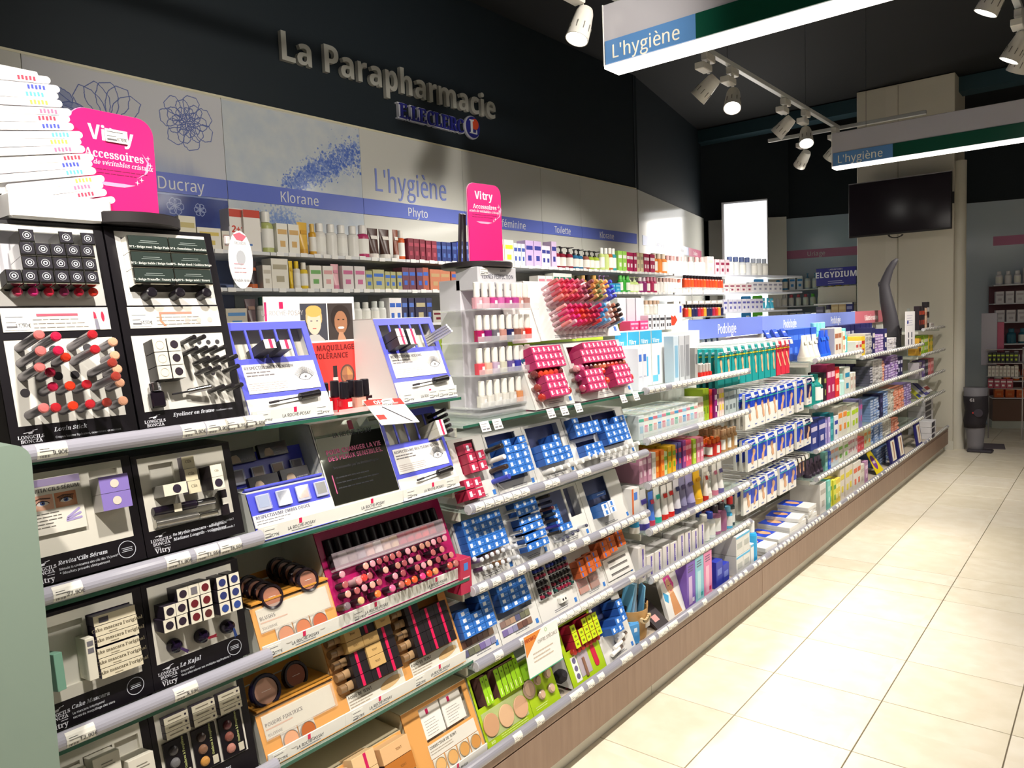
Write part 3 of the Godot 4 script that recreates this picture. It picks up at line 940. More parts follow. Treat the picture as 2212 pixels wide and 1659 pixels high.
# ------------------------------------------------------------------ the gondola itself
func build_gondola() -> void:
	var g := thing("gondola", "long shelving gondola with brown base, white plinth and glass shelves", "shelving", T(0, 0, 0))
	var wood := StandardMaterial3D.new()
	wood.albedo_texture = ImageTexture.create_from_image(noise_pic("866c5b", "947a68", 3.0, 0.25, 256, 41, 0.9))
	wood.uv1_triplanar = true
	wood.uv1_world_triplanar = true
	wood.uv1_scale = Vector3(2.2, 2.2, 2.2)
	wood.roughness = 0.42
	var grey := mat("d5d5cc", 0.5)
	var z_end := -9.475
	for s in [[-0.5, -3.94], [-3.944, -7.35], [-7.354, z_end]]:
		var w: float = s[0] - s[1]
		part(g, "base_panel", box(0.022, 0.146, w, 0.001), wood, T(0.039, 0.163, (s[0] + s[1]) / 2))
		part(g, "base_cap", box(0.024, 0.03, w, 0.001), wood, T(0.039, 0.257, (s[0] + s[1]) / 2))
	var n := 0
	var zz := -0.555
	part(g, "plinth", box(0.02, 0.1, 1.1, 0.001), mat("dedbd0", 0.45), T(-0.01, 0.05, -1.12))
	for k in range(1, 8):
		var a := BAY0 - BAY * k
		part(g, "plinth", box(0.02, 0.1, BAY - 0.004, 0.001), mat("dedbd0", 0.45), T(-0.01, 0.05, a - BAY / 2))
	part(g, "deck", box(0.43, 0.012, 8.97), mat("b7ab9c", 0.4), T(-0.165, 0.267, -4.9875))
	for k in 8:
		var a := BAY0 - BAY * k
		part(g, "back_panel", box(0.02, 1.2, BAY - 0.004), grey, T(-0.37, 0.88, a - BAY / 2))
		part(g, "upright", box(0.03, 1.33, 0.03, 0.002), mat("cfd4cd", 0.35), T(-0.35, 0.94, a))
	part(g, "upright", box(0.03, 1.33, 0.03, 0.002), mat("cfd4cd", 0.35), T(-0.35, 0.94, z_end))
	part(g, "rear_base", box(0.4, 0.27, 8.97), mat("8d6f58", 0.5), T(-0.58, 0.135, -4.9875))
	part(g, "end_panel", box(0.74, 0.27, 0.02), mat("8d6f58", 0.5), T(-0.33, 0.135, -0.49))
	# header panels on top of the back
	var heads := [[0.0, 1.0, "c4e04a", ""], [1.0, 2.0, "c4e04a", ""], [2.0, 2.66, "c4e04a", ""], [2.66, 3.0, "e4e6df", ""], [3.0, 4.0, "7b8ee0", "Podologie"], [4.0, 5.0, "8a9ce6", "Podologie"], [5.0, 6.0, "8a9ce6", "Podologie"], [6.0, 7.05, "d4717f", "Collants de maintien"]]
	for s in heads:
		var a: float = BAY0 - BAY * s[0]
		var b: float = BAY0 - BAY * s[1]
		var hp := part(g, "header_panel", box(0.012, 0.115, a - b - 0.003, 0.001), mat(s[2], 0.3), T(-0.34, 1.543, (a + b) / 2))
		if s[3] != "": part(hp, "lettering", text(s[3], 0.056 if s[3].length() < 12 else 0.046, "sans", 0.0015), mat("f4f4f2", 0.5), Transform3D(Basis(Vector3.UP, PI / 2).scaled_local(Vector3(0.8, 1, 1)), Vector3(0.0065, -0.008, 0.03)))
	# rail with tags along the deck front
	var br := thing("deck_rail", "clear plastic label rail with price slips along the brown base", "label rail", face(0.05, 0.285, -0.5, 0))
	var st := st_new()
	st.append_from(arc_patch(0.004, 8.96, -95, 110, 0.017, 10), 0, Transform3D.IDENTITY)
	part(br, "rail", st.commit(), mat("96959f", 0.16, 0.0, 0.6), T(0, 0.0, -0.004))
	var us := [1.3, 1.42, 1.62, 1.66, 1.73, 1.8, 1.97, 2.01, 2.13, 2.2, 2.27, 2.31, 2.36, 2.4, 2.55, 2.7]
	for u in us: bent_part(br, "price_tag", tag_mesh(0.042, 1), T(u, 0.0, -0.004))
	for t in tag_row(2.85, 8.9, 0.04, 0.024, 0.12): bent_part(br, "price_tag", tag_mesh(t[1], 1), T(t[0], 0.0, -0.004))
# ------------------------------------------------------------------ display housings
func display(called: String, label: String, group: String, F: Transform3D, tilt: float, W: float, H: float, top_d: float, side_hex: String, face_hex: String, holes := [], inner_hex := "b9b8ae", inner_h := 0.05) -> Node3D:
	var o := thing(called, label, "display", F, group)
	var s := sin(deg_to_rad(tilt))
	var c := cos(deg_to_rad(tilt))
	var q := func(dx: float, dy: float) -> Vector2: return Vector2(c * dx + s * dy, -s * dx + c * dy)  # (out of face, up face)
	var bt: Vector2 = q.call(-(H * s + top_d), H * c)
	var bb: Vector2 = q.call(-(H * s + top_d), 0.0)
	var side := prism([Vector2(-0.001, 0), Vector2(-0.001, H), bt, bb], 0.004)
	var sb := Basis(Vector3(0, 0, 1), Vector3(0, 1, 0), Vector3(-1, 0, 0))
	part(o, "side", side, mat(side_hex, 0.4), Transform3D(sb, Vector3(0.002, 0, 0)))
	part(o, "side", side, mat(side_hex, 0.4), Transform3D(sb, Vector3(W - 0.002, 0, 0)))
	part(o, "face", holed(W, H, 0.004, holes), mat(face_hex, 0.32))
	if holes.size() > 0: part(o, "inner_back", box(W - 0.008, H - 0.006, 0.003), mat(inner_hex, 0.5), T(W / 2, H / 2, -inner_h))
	var tm: Vector2 = (Vector2(0, H) + bt) / 2
	var tl := (bt - Vector2(0, H)).length()
	part(o, "top", box(W, 0.003, tl), mat(side_hex, 0.4), Transform3D(Basis(Vector3.RIGHT, deg_to_rad(-tilt)) if false else Basis(Vector3.RIGHT, atan2(bt.y - H, -bt.x)), Vector3(W / 2, tm.y - 0.001, tm.x)))
	return o

func shear(k := 0.22) -> Basis:
	return Basis(Vector3.RIGHT, Vector3(k, 1, 0), Vector3.BACK)

func vitry_logo(o: Node3D, u: float, v: float, s := 1.0) -> void:
	var w := mat("d8d8e0", 0.5)
	part(o, "eye_mark", bars([[-0.012, 0.0, 0.018, 0.0012], [0.004, 0.002, 0.009, 0.001], [-0.004, -0.002, 0.007, 0.003]]), w, TR(u, v + 0.026, 0.0003, Vector3.BACK, 8))
	part(o, "lettering", text("LONGCILS", 0.0062 * s, "serifbold", 0.0004), w, T(u, v + 0.0165, 0.0004))
	part(o, "lettering", text("BONCZA", 0.0062 * s, "serifbold", 0.0004), w, T(u, v + 0.0085, 0.0004))
	part(o, "dotted_line", bars([[-0.017, 0, 0.012, 0.0008], [0.005, 0, 0.012, 0.0008]]), w, T(u, v + 0.002, 0.0003))
	part(o, "lettering", text("Vitry", 0.0095 * s, "serifbold", 0.0004), w, T(u, v - 0.006, 0.0004))

func roundel(o: Node3D, u: float, v: float, hex := "c9ccd6") -> void:
	part(o, "round_stamp", ring(0.0165, 0.0178, 0.0005, 28), mat(hex, 0.5), T(u, v, 0.0002))
	part(o, "stamp_text", bars([[-0.011, 0.0035, 0.022, 0.001], [-0.009, 0.0, 0.019, 0.0014], [-0.011, -0.0035, 0.022, 0.001]]), mat(hex, 0.5), T(u, v, 0.0003))

func vitry_unit(F: Transform3D, tilt: float, W: float, H: float, label: String, titles: Array, stamp: bool, holes := [], foot := 0.02) -> Node3D:
	var o := display("cosmetics_display", label, "black cosmetics display units", F, tilt, W, H, 0.14, "120e14", "120e14", [[0.012, 0.052, W - 0.018, H - 0.006]], "d9d6cc", 0.012)
	part(o, "foot", box(W - 0.01, foot, 0.12), mat("120e14", 0.4), TR(W / 2, -foot * 0.5 - 0.001, -0.085, Vector3.RIGHT, tilt))
	part(o, "white_tray", holed(W - 0.03, H - 0.058, 0.01, holes), mat("dcd8cc", 0.35), T(0.012, 0.052, -0.0005))
	vitry_logo(o, 0.034, 0.014)
	var y := 0.034
	for t in titles:
		part(o, "lettering", text(t[0], t[1], t[2], 0.0004, false), mat("d3d6df", 0.5), Transform3D(shear(0.25 if t[2].begins_with("serif") else 0.0), Vector3(0.06, y, 0.0004)))
		y -= t[1] * 1.25 + 0.003
	if stamp: roundel(o, W - 0.036, 0.028)
	return o

func eye_photo(open: bool, warm: String) -> Image:
	var i := img(96, 80, warm)
	oval(i, 50, 60, 60, 30, "f0c3a6", 0.7, 0.8)
	stroke(i, [Vector2(12, 26), Vector2(40, 16), Vector2(84, 22)], 3.0, "5d3d33", 0.8)
	oval(i, 48, 44, 27, 12, "f0ece8")
	oval(i, 48, 42, 11, 11, "4a62a8")
	oval(i, 48, 42, 5, 5, "161622")
	oval(i, 44, 39, 2, 2, "ffffff")
	stroke(i, [Vector2(20, 46), Vector2(32, 34), Vector2(50, 30), Vector2(68, 36), Vector2(78, 46)], 2.0, "3b2420", 0.9)
	if open:
		for k in 12: stroke(i, [Vector2(22 + k * 5, 40 - 8 * sin(k / 11.0 * PI)), Vector2(18 + k * 5.6, 28 - 10 * sin(k / 11.0 * PI))], 1.0, "22140f", 0.9)
	return i

func lash_drawing() -> Image:
	var i := img(128, 112, "f3f1ee")
	stroke(i, [Vector2(20, 82), Vector2(38, 62), Vector2(62, 54), Vector2(88, 60), Vector2(108, 74), Vector2(84, 92), Vector2(54, 96), Vector2(20, 82)], 1.6, "55545a")
	oval(i, 64, 74, 15, 15, "b9b8bc")
	oval(i, 64, 74, 7, 7, "55545a")
	oval(i, 60, 70, 3, 3, "f3f1ee")
	for k in 26:
		var t := k / 25.0
		var p := Vector2(22 + t * 84, 78 - 26 * sin(t * PI))
		stroke(i, [p, p + Vector2((t - 0.5) * 46, -22 - 12 * sin(t * PI))], 1.0, "38373c", 0.9)
	return i

func build_vitry() -> void:
	var grp := ""
	# two-storey units on the top shelf
	var A := face(-0.03, 1.42, -0.487, 12.5)
	var B := face(-0.03, 1.42, -0.722, 12.5)
	for k in 2:
		var F: Transform3D = [A, B][k]
		var W: float = [0.231, 0.243][k]
		var o := display("cosmetics_display", ["tall black display unit with silver boxes above and lipsticks below", "tall black display unit with foundation boxes above and eyeliners below"][k], "black cosmetics display units", F, 12.5, W, 0.455, 0.15, "120e14", "120e14", [[0.016, 0.05, W - 0.018, 0.216], [0.02, 0.282, W - 0.018, 0.447]], "b4b3bb", 0.03)
		part(o, "white_tray", holed(W - 0.034, 0.166, 0.006, []), mat("e4e1d8", 0.35), T(0.016, 0.05, -0.001))
		part(o, "white_tray", holed(W - 0.038, 0.165, 0.006, [[0.012, 0.03, W - 0.055, 0.152]]), mat("e8e6e2", 0.35), T(0.02, 0.282, -0.001))
		var card := part(o, "price_card", box(W - 0.036, 0.047, 0.0015), mat("ece6da", 0.45), T(W / 2 + 0.0, 0.2545, 0.001))
		part(card, "print", para(0.1, 3, 0.008, 0.0012, 5 + k), mat("a09a94", 0.6), T(-0.045, 0.0, 0.001))
		part(card, "title_bar", box(0.075, 0.005, 0.0006), mat(["b5556b", "c98f7c"][k], 0.5), T(0.0, 0.009, 0.001))
		flat_tag(card, T(-W / 2 + 0.042, -0.004, 0.0012), ["11,90€", "24,50€"][k], 0.042, 0.032)
		if k == 0:
			part(card, "lipstick_print", prism([Vector2(-0.004, -0.02), Vector2(0.004, -0.02), Vector2(0.002, 0.002), Vector2(-0.004, 0.002)], 0.0006), mat("8b8a98", 0.4), T(0.072, -0.003, 0.001))
			part(card, "colour_swatch", prism([Vector2(-0.003, -0.006), Vector2(0.003, -0.006), Vector2(0.002, 0.006), Vector2(-0.002, 0.009)], 0.0006), mat("cf3553", 0.4), T(0.07, 0.006, 0.001))
			part(card, "colour_swatch", prism(ell_pts(0.0032, 0.011, 12), 0.0006), mat("c92a4c", 0.4), T(0.085, 0.004, 0.001))
		else:
			for j in 3: part(card, "colour_swatch", disc(0.006, 0.0006, 14), mat("dcc3bd", 0.5), T(0.024 + j * 0.027, -0.008, 0.0008))
			part(card, "colour_swatch", prism([Vector2(-0.004, 0.012), Vector2(-0.006, -0.002), Vector2(0.002, -0.014), Vector2(0.008, -0.014), Vector2(0.0, -0.002), Vector2(0.0, 0.012)], 0.0006), mat("d3906d", 0.5), T(-0.033, -0.006, 0.001))
		vitry_logo(o, 0.034, 0.012)
		part(o, "lettering", text(["Lovin Stick", "Eyeliner en feutre"][k], 0.0075, "serifbold", 0.0004, false), mat("d3d6df", 0.5), Transform3D(shear(0.28), Vector3(0.075, 0.037, 0.0004)))
		part(o, "lettering", text(["Crayon baume hydratant, nourrissant et colorant", "Couleur : carrément noire"][k], 0.004, "sans", 0.0004, false), mat("d3d6df", 0.5), T([0.075, 0.15][k], [0.022, 0.036][k], 0.0004))
		# empty holes of the tray: flat discs, their shade put into the dark colour
		var hl: Array = [[[0.099, 0.194], [0.161, 0.195], [0.099, 0.141], [0.129, 0.141], [0.037, 0.113]], [[0.165, 0.195], [0.187, 0.194], [0.209, 0.194], [0.184, 0.122]]][k]
		for h in hl: part(o, "hole", disc([0.0085, 0.0055][k], 0.0005, 16), mat("3f3c40", 0.7), T(h[0], h[1], -0.0008))
	# silver boxes
	var rows := [[0.414, 0.03, [0.076, 0.146, 0.187]], [0.386, 0.035, [0.071, 0.0983, 0.1256, 0.1529, 0.18]], [0.358, 0.035, [0.071, 0.0983, 0.1256, 0.1529, 0.18]], [0.328, 0.045, [0.037, 0.0647, 0.0924, 0.12, 0.1475, 0.175]]]
	for r in rows:
		for u in r[2]:
			var o := thing("lipstick_box", "small mirror-silver lipstick box with ring emblem in the black display", "box", on(A, u, r[0], 0), "silver lipstick boxes")
			part(o, "body", box(0.0264, 0.0272, r[1] + 0.025, 0.0008), mat("e2e2dc", 0.12, 1.0), T(0, 0, (r[1] - 0.025) / 2))
			part(o, "front_print", box(0.0236, 0.022, 0.0006), mat("5f5c66", 0.16, 0.7), T(0, 0.0015, r[1] + 0.0002))
			part(o, "emblem", ring(0.0066, 0.0076, 0.0005, 20), mat("b9bcc2", 0.4), T(0, 0.001, r[1] + 0.0005))
			part(o, "number", ring(0.0022, 0.0042, 0.0005, 12), mat("c9ccd2", 0.4), T(0, 0.001, r[1] + 0.0005))
	var cc := ["c2375a", "d12d79", "cf2440", "84284f", "ba1634", "e03a2a"]
	for k in 6: stick(A, 0.046 + 0.0273 * k, 0.305, 0.0085, 0.02, "b9b8b6", cc[k], "lipstick tester with %s cap in the row under the silver boxes" % ["raspberry", "fuchsia", "scarlet", "plum", "dark red", "orange-red"][k], "capped lipstick testers", "lipstick", "lipstick", 0.3, 0.007)
	# foundation boxes and black caps
	var names := ["N°1 - Beige rosé / Beige Pink", "N°4 - Porcelaine / Porcelain", "N°2 - Beige Sable / Beige Sand", "N°5 - Beige doré / Golden Beige", "N°3 - Beige Prunelle / Sunny Beige", "N°6 - Beige miel / Honey"]
	for j in 3:
		for i in 2:
			var o := thing("foundation_box", "flat mirror-black foundation box lettered %s" % names[j * 2 + i].split(" - ")[1].split(" / ")[0], "box", on(B, 0.076 + i * 0.0885, 0.411 - j * 0.0362, 0), "mirror-black foundation boxes")
			part(o, "body", box(0.0876, 0.0356, 0.05, 0.0008), mat("dedcd4", 0.12, 1.0), T(0, 0, 0.005))
			part(o, "front_print", box(0.085, 0.03, 0.0006), mat("3a4440", 0.14, 0.2), T(0, 0.002, 0.0302))
			part(o, "lettering", text(names[j * 2 + i], 0.0045, "serifbold", 0.0004), mat("d9dcd8", 0.5), T(0, -0.0075, 0.0307))
			part(o, "print", bars([[-0.018, 0.006, 0.036, 0.0012], [-0.022, 0.002, 0.044, 0.0012]]), mat("8f9a96", 0.5), T(0, 0, 0.0306))
	for k in 3: stick(B, 0.062 + 0.0625 * k, 0.302, 0.0105, 0.032, "17131a", "1d1920", "black foundation tester cap, %s of three under the foundation boxes" % ["first", "second", "third"][k], "black foundation caps", "foundation_tester", "tester", 0.0, 0.004)
	# lipstick crayons standing out of the tray
	var sal := "d4716f"; var crm := "c01f46"; var red := "b5242e"; var org := "e0391f"; var pea := "e9ab8a"; var brn := "9c3a30"
	var nm := {sal: "salmon", crm: "crimson", red: "red", org: "orange-red", pea: "peach", brn: "brown-red"}
	var st := [[0.04, 0.2, 0.105, sal], [0.069, 0.197, 0.1, crm], [0.131, 0.197, 0.105, red], [0.19, 0.193, 0.05, pea],
		[0.038, 0.17, 0.105, sal], [0.069, 0.17, 0.1, crm], [0.098, 0.167, 0.05, org], [0.131, 0.168, 0.105, red], [0.189, 0.165, 0.05, pea],
		[0.037, 0.143, 0.09, sal], [0.067, 0.14, 0.05, crm], [0.16, 0.141, 0.1, brn], [0.189, 0.137, 0.05, pea],
		[0.067, 0.112, 0.05, crm], [0.097, 0.111, 0.05, org], [0.127, 0.111, 0.05, red], [0.16, 0.113, 0.105, brn], [0.189, 0.109, 0.05, pea],
		[0.037, 0.07, 0.075, sal], [0.066, 0.072, 0.05, red], [0.096, 0.072, 0.05, org], [0.127, 0.072, 0.05, red], [0.158, 0.072, 0.05, brn], [0.189, 0.072, 0.05, pea]]
	for s in st: stick(A, s[0], s[1], 0.0088, s[2], "77727a", s[3], "silver lipstick crayon with %s end %s from the white tray" % [nm[s[3]], "drawn far out" if s[2] > 0.07 else "set deep"], "lipstick crayons", "lipstick_crayon", "lipstick", 0.75, 0.006)
	# eyeliners
	for j in 3:
		for i in 2:
			slot_box(B, 0.053 + i * 0.031, 0.184 - j * 0.0297, 0.0285, 0.0285, 0.042, "e6dfd0", "small cream eyeliner box with %s round label" % ["an outlined", "a black"][i], "cream eyeliner boxes in the display", [["round_label", 0, 0, 0, 0, ring(0.0085, 0.0092, 0.0005, 20) if i == 0 else disc(0.0088, 0.0006, 20), mat("c9c2b4" if i == 0 else "2b1f2c", 0.5)]], "eyeliner_box", "2d2a2c", 0.01)
	for v in [0.194, 0.169, 0.146, 0.123, 0.08]:
		for i in 4:
			var u := 0.122 + 0.0225 * (i + 1) - (0.0225 if v > 0.15 and i < 4 else 0.0)
			if v > 0.19 and i > 1: continue
			if v < 0.13 and v > 0.1 and i == 2: continue
			if v < 0.1 and i == 0: continue
			stick(B, u + (0.0 if v > 0.15 else 0.0), v, 0.0052, 0.062, "1b171c", "", "slim black eyeliner pen held in the white tray", "black eyeliner pens", "eyeliner_pen", "eyeliner")
	var bt := thing("eyeliner_bottle", "black eyeliner bottle with chrome cap in the display corner", "bottle", on(B, 0.041, 0.055, 0.002), "")
	part(bt, "glass", box(0.03, 0.034, 0.018, 0.003), mat("1a141d", 0.12), T(0, 0.017, 0.009))
	part(bt, "cap", cyl(0.0125, 0.019, 18, 0.001), mat("cfcdd2", 0.12, 1.0), T(0, 0.0345, 0.011))
	var br := thing("eyeliner_brush", "thin black brush with chrome handle lying out of the tray", "brush", on(B, 0.11, 0.083, 0.012, 4), "")
	part(br, "bristles", rod(0.002, 0.035, 8), mat("17131a", 0.5), Transform3D(Basis(Vector3.UP, -PI / 2), Vector3(0.0, 0, 0)))
	part(br, "handle", rod(0.0062, 0.05, 14, 0.001), mat("d6d4d6", 0.12, 1.0), Transform3D(Basis(Vector3.UP, PI / 2 - 0.35), Vector3(0.0, 0, 0)))
	# ---- second shelf
	var C := face(-0.03, 1.163, -0.487, 12)
	var o1 := vitry_unit(C, 12, 0.226, 0.22, "black display unit with lilac serum boxes and two eye photographs", [["Revita'Cils Sérum", 0.0074, "serifbold"], ["Stimule la croissance des cils dès 15 Jours*", 0.0042, "sans"], ["* Résultats prouvés cliniquement", 0.0045, "sans"]], true, [[0.13, 0.062, 0.186, 0.148]])
	part(o1, "slot_back", box(0.058, 0.09, 0.002), mat("8f9794", 0.5), T(0.17, 0.157, -0.012))
	var pc := thing("serum_card", "white serum card with two eye photographs and lilac top band", "card", on(C, 0.072, 0.147, 0.006), "")
	part(pc, "card", box(0.098, 0.108, 0.002), mat("e3dfd4", 0.45))
	part(pc, "top_band", box(0.098, 0.014, 0.0006), mat("a99ac4", 0.5), T(0, 0.046, 0.0012))
	part(pc, "lettering", text("REVITA'CILS SÉRUM", 0.0072, "sansbold", 0.0003), mat("6d6a66", 0.6), T(0.0, 0.031, 0.0012))
	var eq := QuadMesh.new()
	eq.size = Vector2(0.039, 0.029)
	part(pc, "eye_photograph", eq, pic_mat("eye_closed", eye_photo(false, "e0ab94")), T(-0.0235, 0.0075, 0.0013))
	part(pc, "eye_photograph", eq, pic_mat("eye_open", eye_photo(true, "c98560")), T(0.0185, 0.0075, 0.0013))
	part(pc, "handwriting", para(0.05, 5, 0.0065, 0.0014, 21), mat("6f6b66", 0.6), T(-0.042, -0.014, 0.0012))
	for k in 3: part(pc, "brush_print", prism(round_rect(0.03, 0.0045, 0.002, 3), 0.0006), mat("a99ccd", 0.5), TR(0.028, -0.022 - k * 0.006, 0.0012, Vector3.BACK, 32 - k * 14))
	for k in 2:
		slot_box(C, 0.169, 0.166 - k * 0.0345, 0.057, 0.034, 0.046, "8b78c2", "lilac serum box with pale round label, %s of two" % ["upper", "lower"][k], "lilac serum boxes", [["round_label", 0, 0, 0, 0, disc(0.0085, 0.0005, 18), mat("d8cfc0", 0.5)]], "serum_box", "bdb8b4", 0.01)
	var D := face(-0.03, 1.163, -0.715, 12)
	var o2 := vitry_unit(D, 12, 0.227, 0.215, "black display unit with mascara tubes and cream mascara boxes", [["So Mythic mascara - allongeant", 0.0058, "serifbold"], ["Madame Longcils - volumisant", 0.0058, "serifbold"]], false, [[0.022, 0.088, 0.076, 0.14]])
	part(o2, "slot_back", box(0.054, 0.05, 0.002), mat("959d9a", 0.5), T(0.061, 0.166, -0.012))
	part(o2, "lettering", text("Cils courts, raides ?", 0.0042, "sans", 0.0004, false), mat("d3d6df", 0.5), T(0.155, 0.037, 0.0004))
	part(o2, "lettering", text("Cils fins, clairsemés ?", 0.0042, "sans", 0.0004, false), mat("d3d6df", 0.5), T(0.15, 0.021, 0.0004))
	for k in 3: slot_box(D, 0.113, 0.183 - k * 0.0278, 0.028, 0.0274, 0.02 + 0.004 * k, "ddd3b4", "cream mascara box standing in the %s slot place" % ["top", "middle", "bottom"][k], "cream mascara boxes", [["lettering", 0, 0.002, 0, 0, text("Cils", 0.006, "serif", 0.0003), mat("6a6250", 0.6)]], "mascara_box", "6b6270", 0.008)
	slot_box(D, 0.06, 0.131, 0.051, 0.025, 0.05, "e6dfcd", "cream mascara box lying across the tray, dark round label", "cream mascara boxes", [["round_label", 0.003, 0, 0, 0, disc(0.0092, 0.0005, 20), mat("2a1f33", 0.5)]], "mascara_box", "8a8780", 0.0)
	for k in 2: slot_box(D, 0.157, 0.153 - k * 0.0275, 0.0275, 0.0272, 0.052, "e9e3d2", "black and cream mascara box with %s end" % ["a plain", "a round-labelled"][k], "black-sided mascara boxes", [["round_label", 0, 0, 0, 0, disc(0.0092, 0.0005, 20), mat("2a1f33", 0.5)]] if k == 1 else [["lettering", 0, 0, 0, 0, text("Cils", 0.004, "serif", 0.0003), mat("8a8270", 0.6)]], "mascara_box", "221d20", 0.0)
	for k in 2:
		var m := thing("mascara_tube", ["black mascara tube with clear end lying on the tray", "long silver mascara tube lying along the tray foot"][k], "mascara", on(D, 0.022, [0.092, 0.065][k], 0.011, -1.5), "")
		part(m, "barrel", rod(0.0095, 0.095, 18, 0.001), mat(["1c1424", "b5b2ac"][k], 0.2, [0.0, 0.9][k]), Transform3D(Basis(Vector3.UP, PI / 2), Vector3.ZERO))
		part(m, "cap", rod(0.0085, 0.045, 18, 0.002), mat(["c6c8cc", "d6d4cc"][k], 0.12, 1.0), Transform3D(Basis(Vector3.UP, PI / 2), Vector3(0.0955, 0, 0)))
		if k == 0: part(m, "label", box(0.017, 0.018, 0.0006), mat("ddd6c0", 0.5), T(0.05, 0, 0.0098))
	var vb := thing("mascara_tube", "small black mascara tube upright by the tray edge", "mascara", on(D, 0.183, 0.05, 0.01), "")
	part(vb, "barrel", cyl(0.0098, 0.058, 18, 0.001), mat("231d22", 0.25))
	part(vb, "label", box(0.016, 0.015, 0.0006), mat("d9d6cc", 0.5), T(0, 0.032, 0.0099))
	# ---- third shelf
	var E3 := face(-0.03, 0.873, -0.487, 7)
	var o3 := vitry_unit(E3, 7, 0.219, 0.226, "black display unit with a stack of cream cake mascara boxes", [["Cake Mascara", 0.0074, "serifbold"], ["Le mascara intemporel", 0.0042, "sans"], ["secret du maquillage des stars", 0.0042, "sans"]], true, [[0.012, 0.024, 0.088, 0.148], [0.094, 0.026, 0.182, 0.15]])
	for k in 6:
		slot_box(E3, 0.15 + 0.001 * (k % 3), 0.19 - k * 0.0206 - (0.003 if k > 2 else 0.0), 0.082, 0.0196, 0.03, "e3d9bf", "cream cake mascara box, number %s of the stack from the top" % ["one, with barcode,", "two", "three", "four", "five", "six"][k], "stacked cake mascara boxes", [["barcode", -0.022, 0, 0.018, 0.01, "4a4650"]] if k == 0 else [["lettering", 0.002, 0.002, 0, 0, text("Cake mascara l'original", 0.006, "serifbold", 0.0003), mat("6b624e", 0.6)], ["print", -0.008, -0.0055, 0.016, 0.0012, "9a917c"]], "cake_mascara_box", "38304a", 0.008)
	var ub := thing("mascara_refill_box", "pale mascara box standing upright with barcodes on its edge", "box", on(E3, 0.095, 0.081, 0.012), "")
	part(ub, "body", box(0.017, 0.083, 0.05, 0.0008), mat("ddd8c8", 0.45), T(0, 0.0415, 0.0))
	for k in 2: part(ub, "barcode", box(0.011, 0.01, 0.0005), mat("6a6870", 0.6), T(0, 0.072 - k * 0.014, 0.0252))
	var mb := thing("mint_box", "narrow mint green box leaning in the empty tray slot", "box", on(E3, 0.034, 0.082, 0.012), "")
	part(mb, "body", box(0.017, 0.072, 0.042, 0.0008), mat("7fb09b", 0.4), TR(0, 0.036, 0.0, Vector3.UP, 12))
	var G := face(-0.03, 0.873, -0.707, 7)
	var o4 := vitry_unit(G, 7, 0.226, 0.226, "black display unit with kohl boxes and three ribboned pots", [["Le Kajal", 0.0085, "serifbold"], ["Crayon Khôl", 0.0042, "sans"], ["Vous allez adorer ses multiples applications !", 0.0042, "sans"]], true)
	var kj := [[0.066, 0.194, "2c1d30"], [0.091, 0.194, ""], [0.1165, 0.194, "6a1620"], [0.157, 0.192, "2b3570"], [0.187, 0.192, "2b3570"], [0.034, 0.166, "231a2c"], [0.0595, 0.166, "2c1d30"], [0.0885, 0.166, "6a1620"], [0.1165, 0.166, "6a1620"], [0.156, 0.163, "2b3570"], [0.186, 0.163, "2b3570"], [0.029, 0.138, "231a2c"], [0.0575, 0.138, "2c1d30"], [0.0885, 0.137, "6a1620"], [0.1165, 0.136, "5a2222"], [0.1565, 0.134, "2f4a94"], [0.186, 0.134, "2f4a94"]]
	for q in kj:
		slot_box(G, q[0], q[1], 0.0248, 0.0268, 0.046, "e8e2d0", "cream kohl box with %s" % {"2c1d30": "a black round label", "231a2c": "a black round label", "6a1620": "a wine red round label", "5a2222": "a wine red round label", "2b3570": "a navy round label", "2f4a94": "a blue round label", "": "a barcode"}[q[2]], "cream kohl boxes", [["round_label", 0, 0, 0, 0, disc(0.0085, 0.0005, 18), mat(q[2], 0.5)]] if q[2] != "" else [["barcode", 0, 0, 0.014, 0.016, "77737a"]], "kohl_box", "2a2230", 0.0)
	for k in 3:
		var pot := thing("kohl_pot", "glossy dark kohl pot tied with %s ribbon" % ["a violet", "a wine red", "a blue"][k], "pot", on(G, 0.052 + 0.0625 * k, 0.081, 0.0), "ribboned kohl pots")
		part(pot, "pot", lathe_z([Vector2(0.016, -0.004), Vector2(0.0165, 0.004), Vector2(0.0135, 0.016), Vector2(0.006, 0.026), Vector2(0, 0.028)], 20), mat("1a1026", 0.1))
		part(pot, "ribbon", prism([Vector2(-0.002, 0), Vector2(0.002, 0.001), Vector2(0.019, -0.008), Vector2(0.015, -0.011), Vector2(0.017, -0.015), Vector2(0.0, -0.004)], 0.001), mat(["3a2452", "7d1a2c", "243a72"][k], 0.4), TR(0.002, -0.002, 0.03, Vector3.BACK, [-10, 30, -50][k]))
	# ---- fourth shelf
	var I := face(-0.03, 0.59, -0.487, 12)
	var o5 := vitry_unit(I, 12, 0.219, 0.224, "black display unit with stacked white boxes in open slots", [["Coffrets", 0.0074, "serifbold"]], false, [[0.01, 0.02, 0.066, 0.14], [0.072, 0.02, 0.13, 0.142], [0.134, 0.02, 0.183, 0.142]])
	for k in 3:
		for j in 2:
			slot_box(I, 0.052 + 0.06 * k, 0.172 - j * 0.041 - [0.008, 0.0, 0.03][k], 0.052, 0.04, 0.03 + 0.012 * k, "d9d4c6", "thick pale box with fine print, %s slot, %s" % [["first", "second", "third"][k], ["upper", "lower"][j]], "pale boxes in open slots", [["print", 0.0, 0.004, 0.022, 0.0015, "7d786c"], ["print", 0.002, -0.002, 0.026, 0.0015, "7d786c"]], "make_up_box", "", 0.01)
	var J := face(-0.03, 0.59, -0.707, 12)
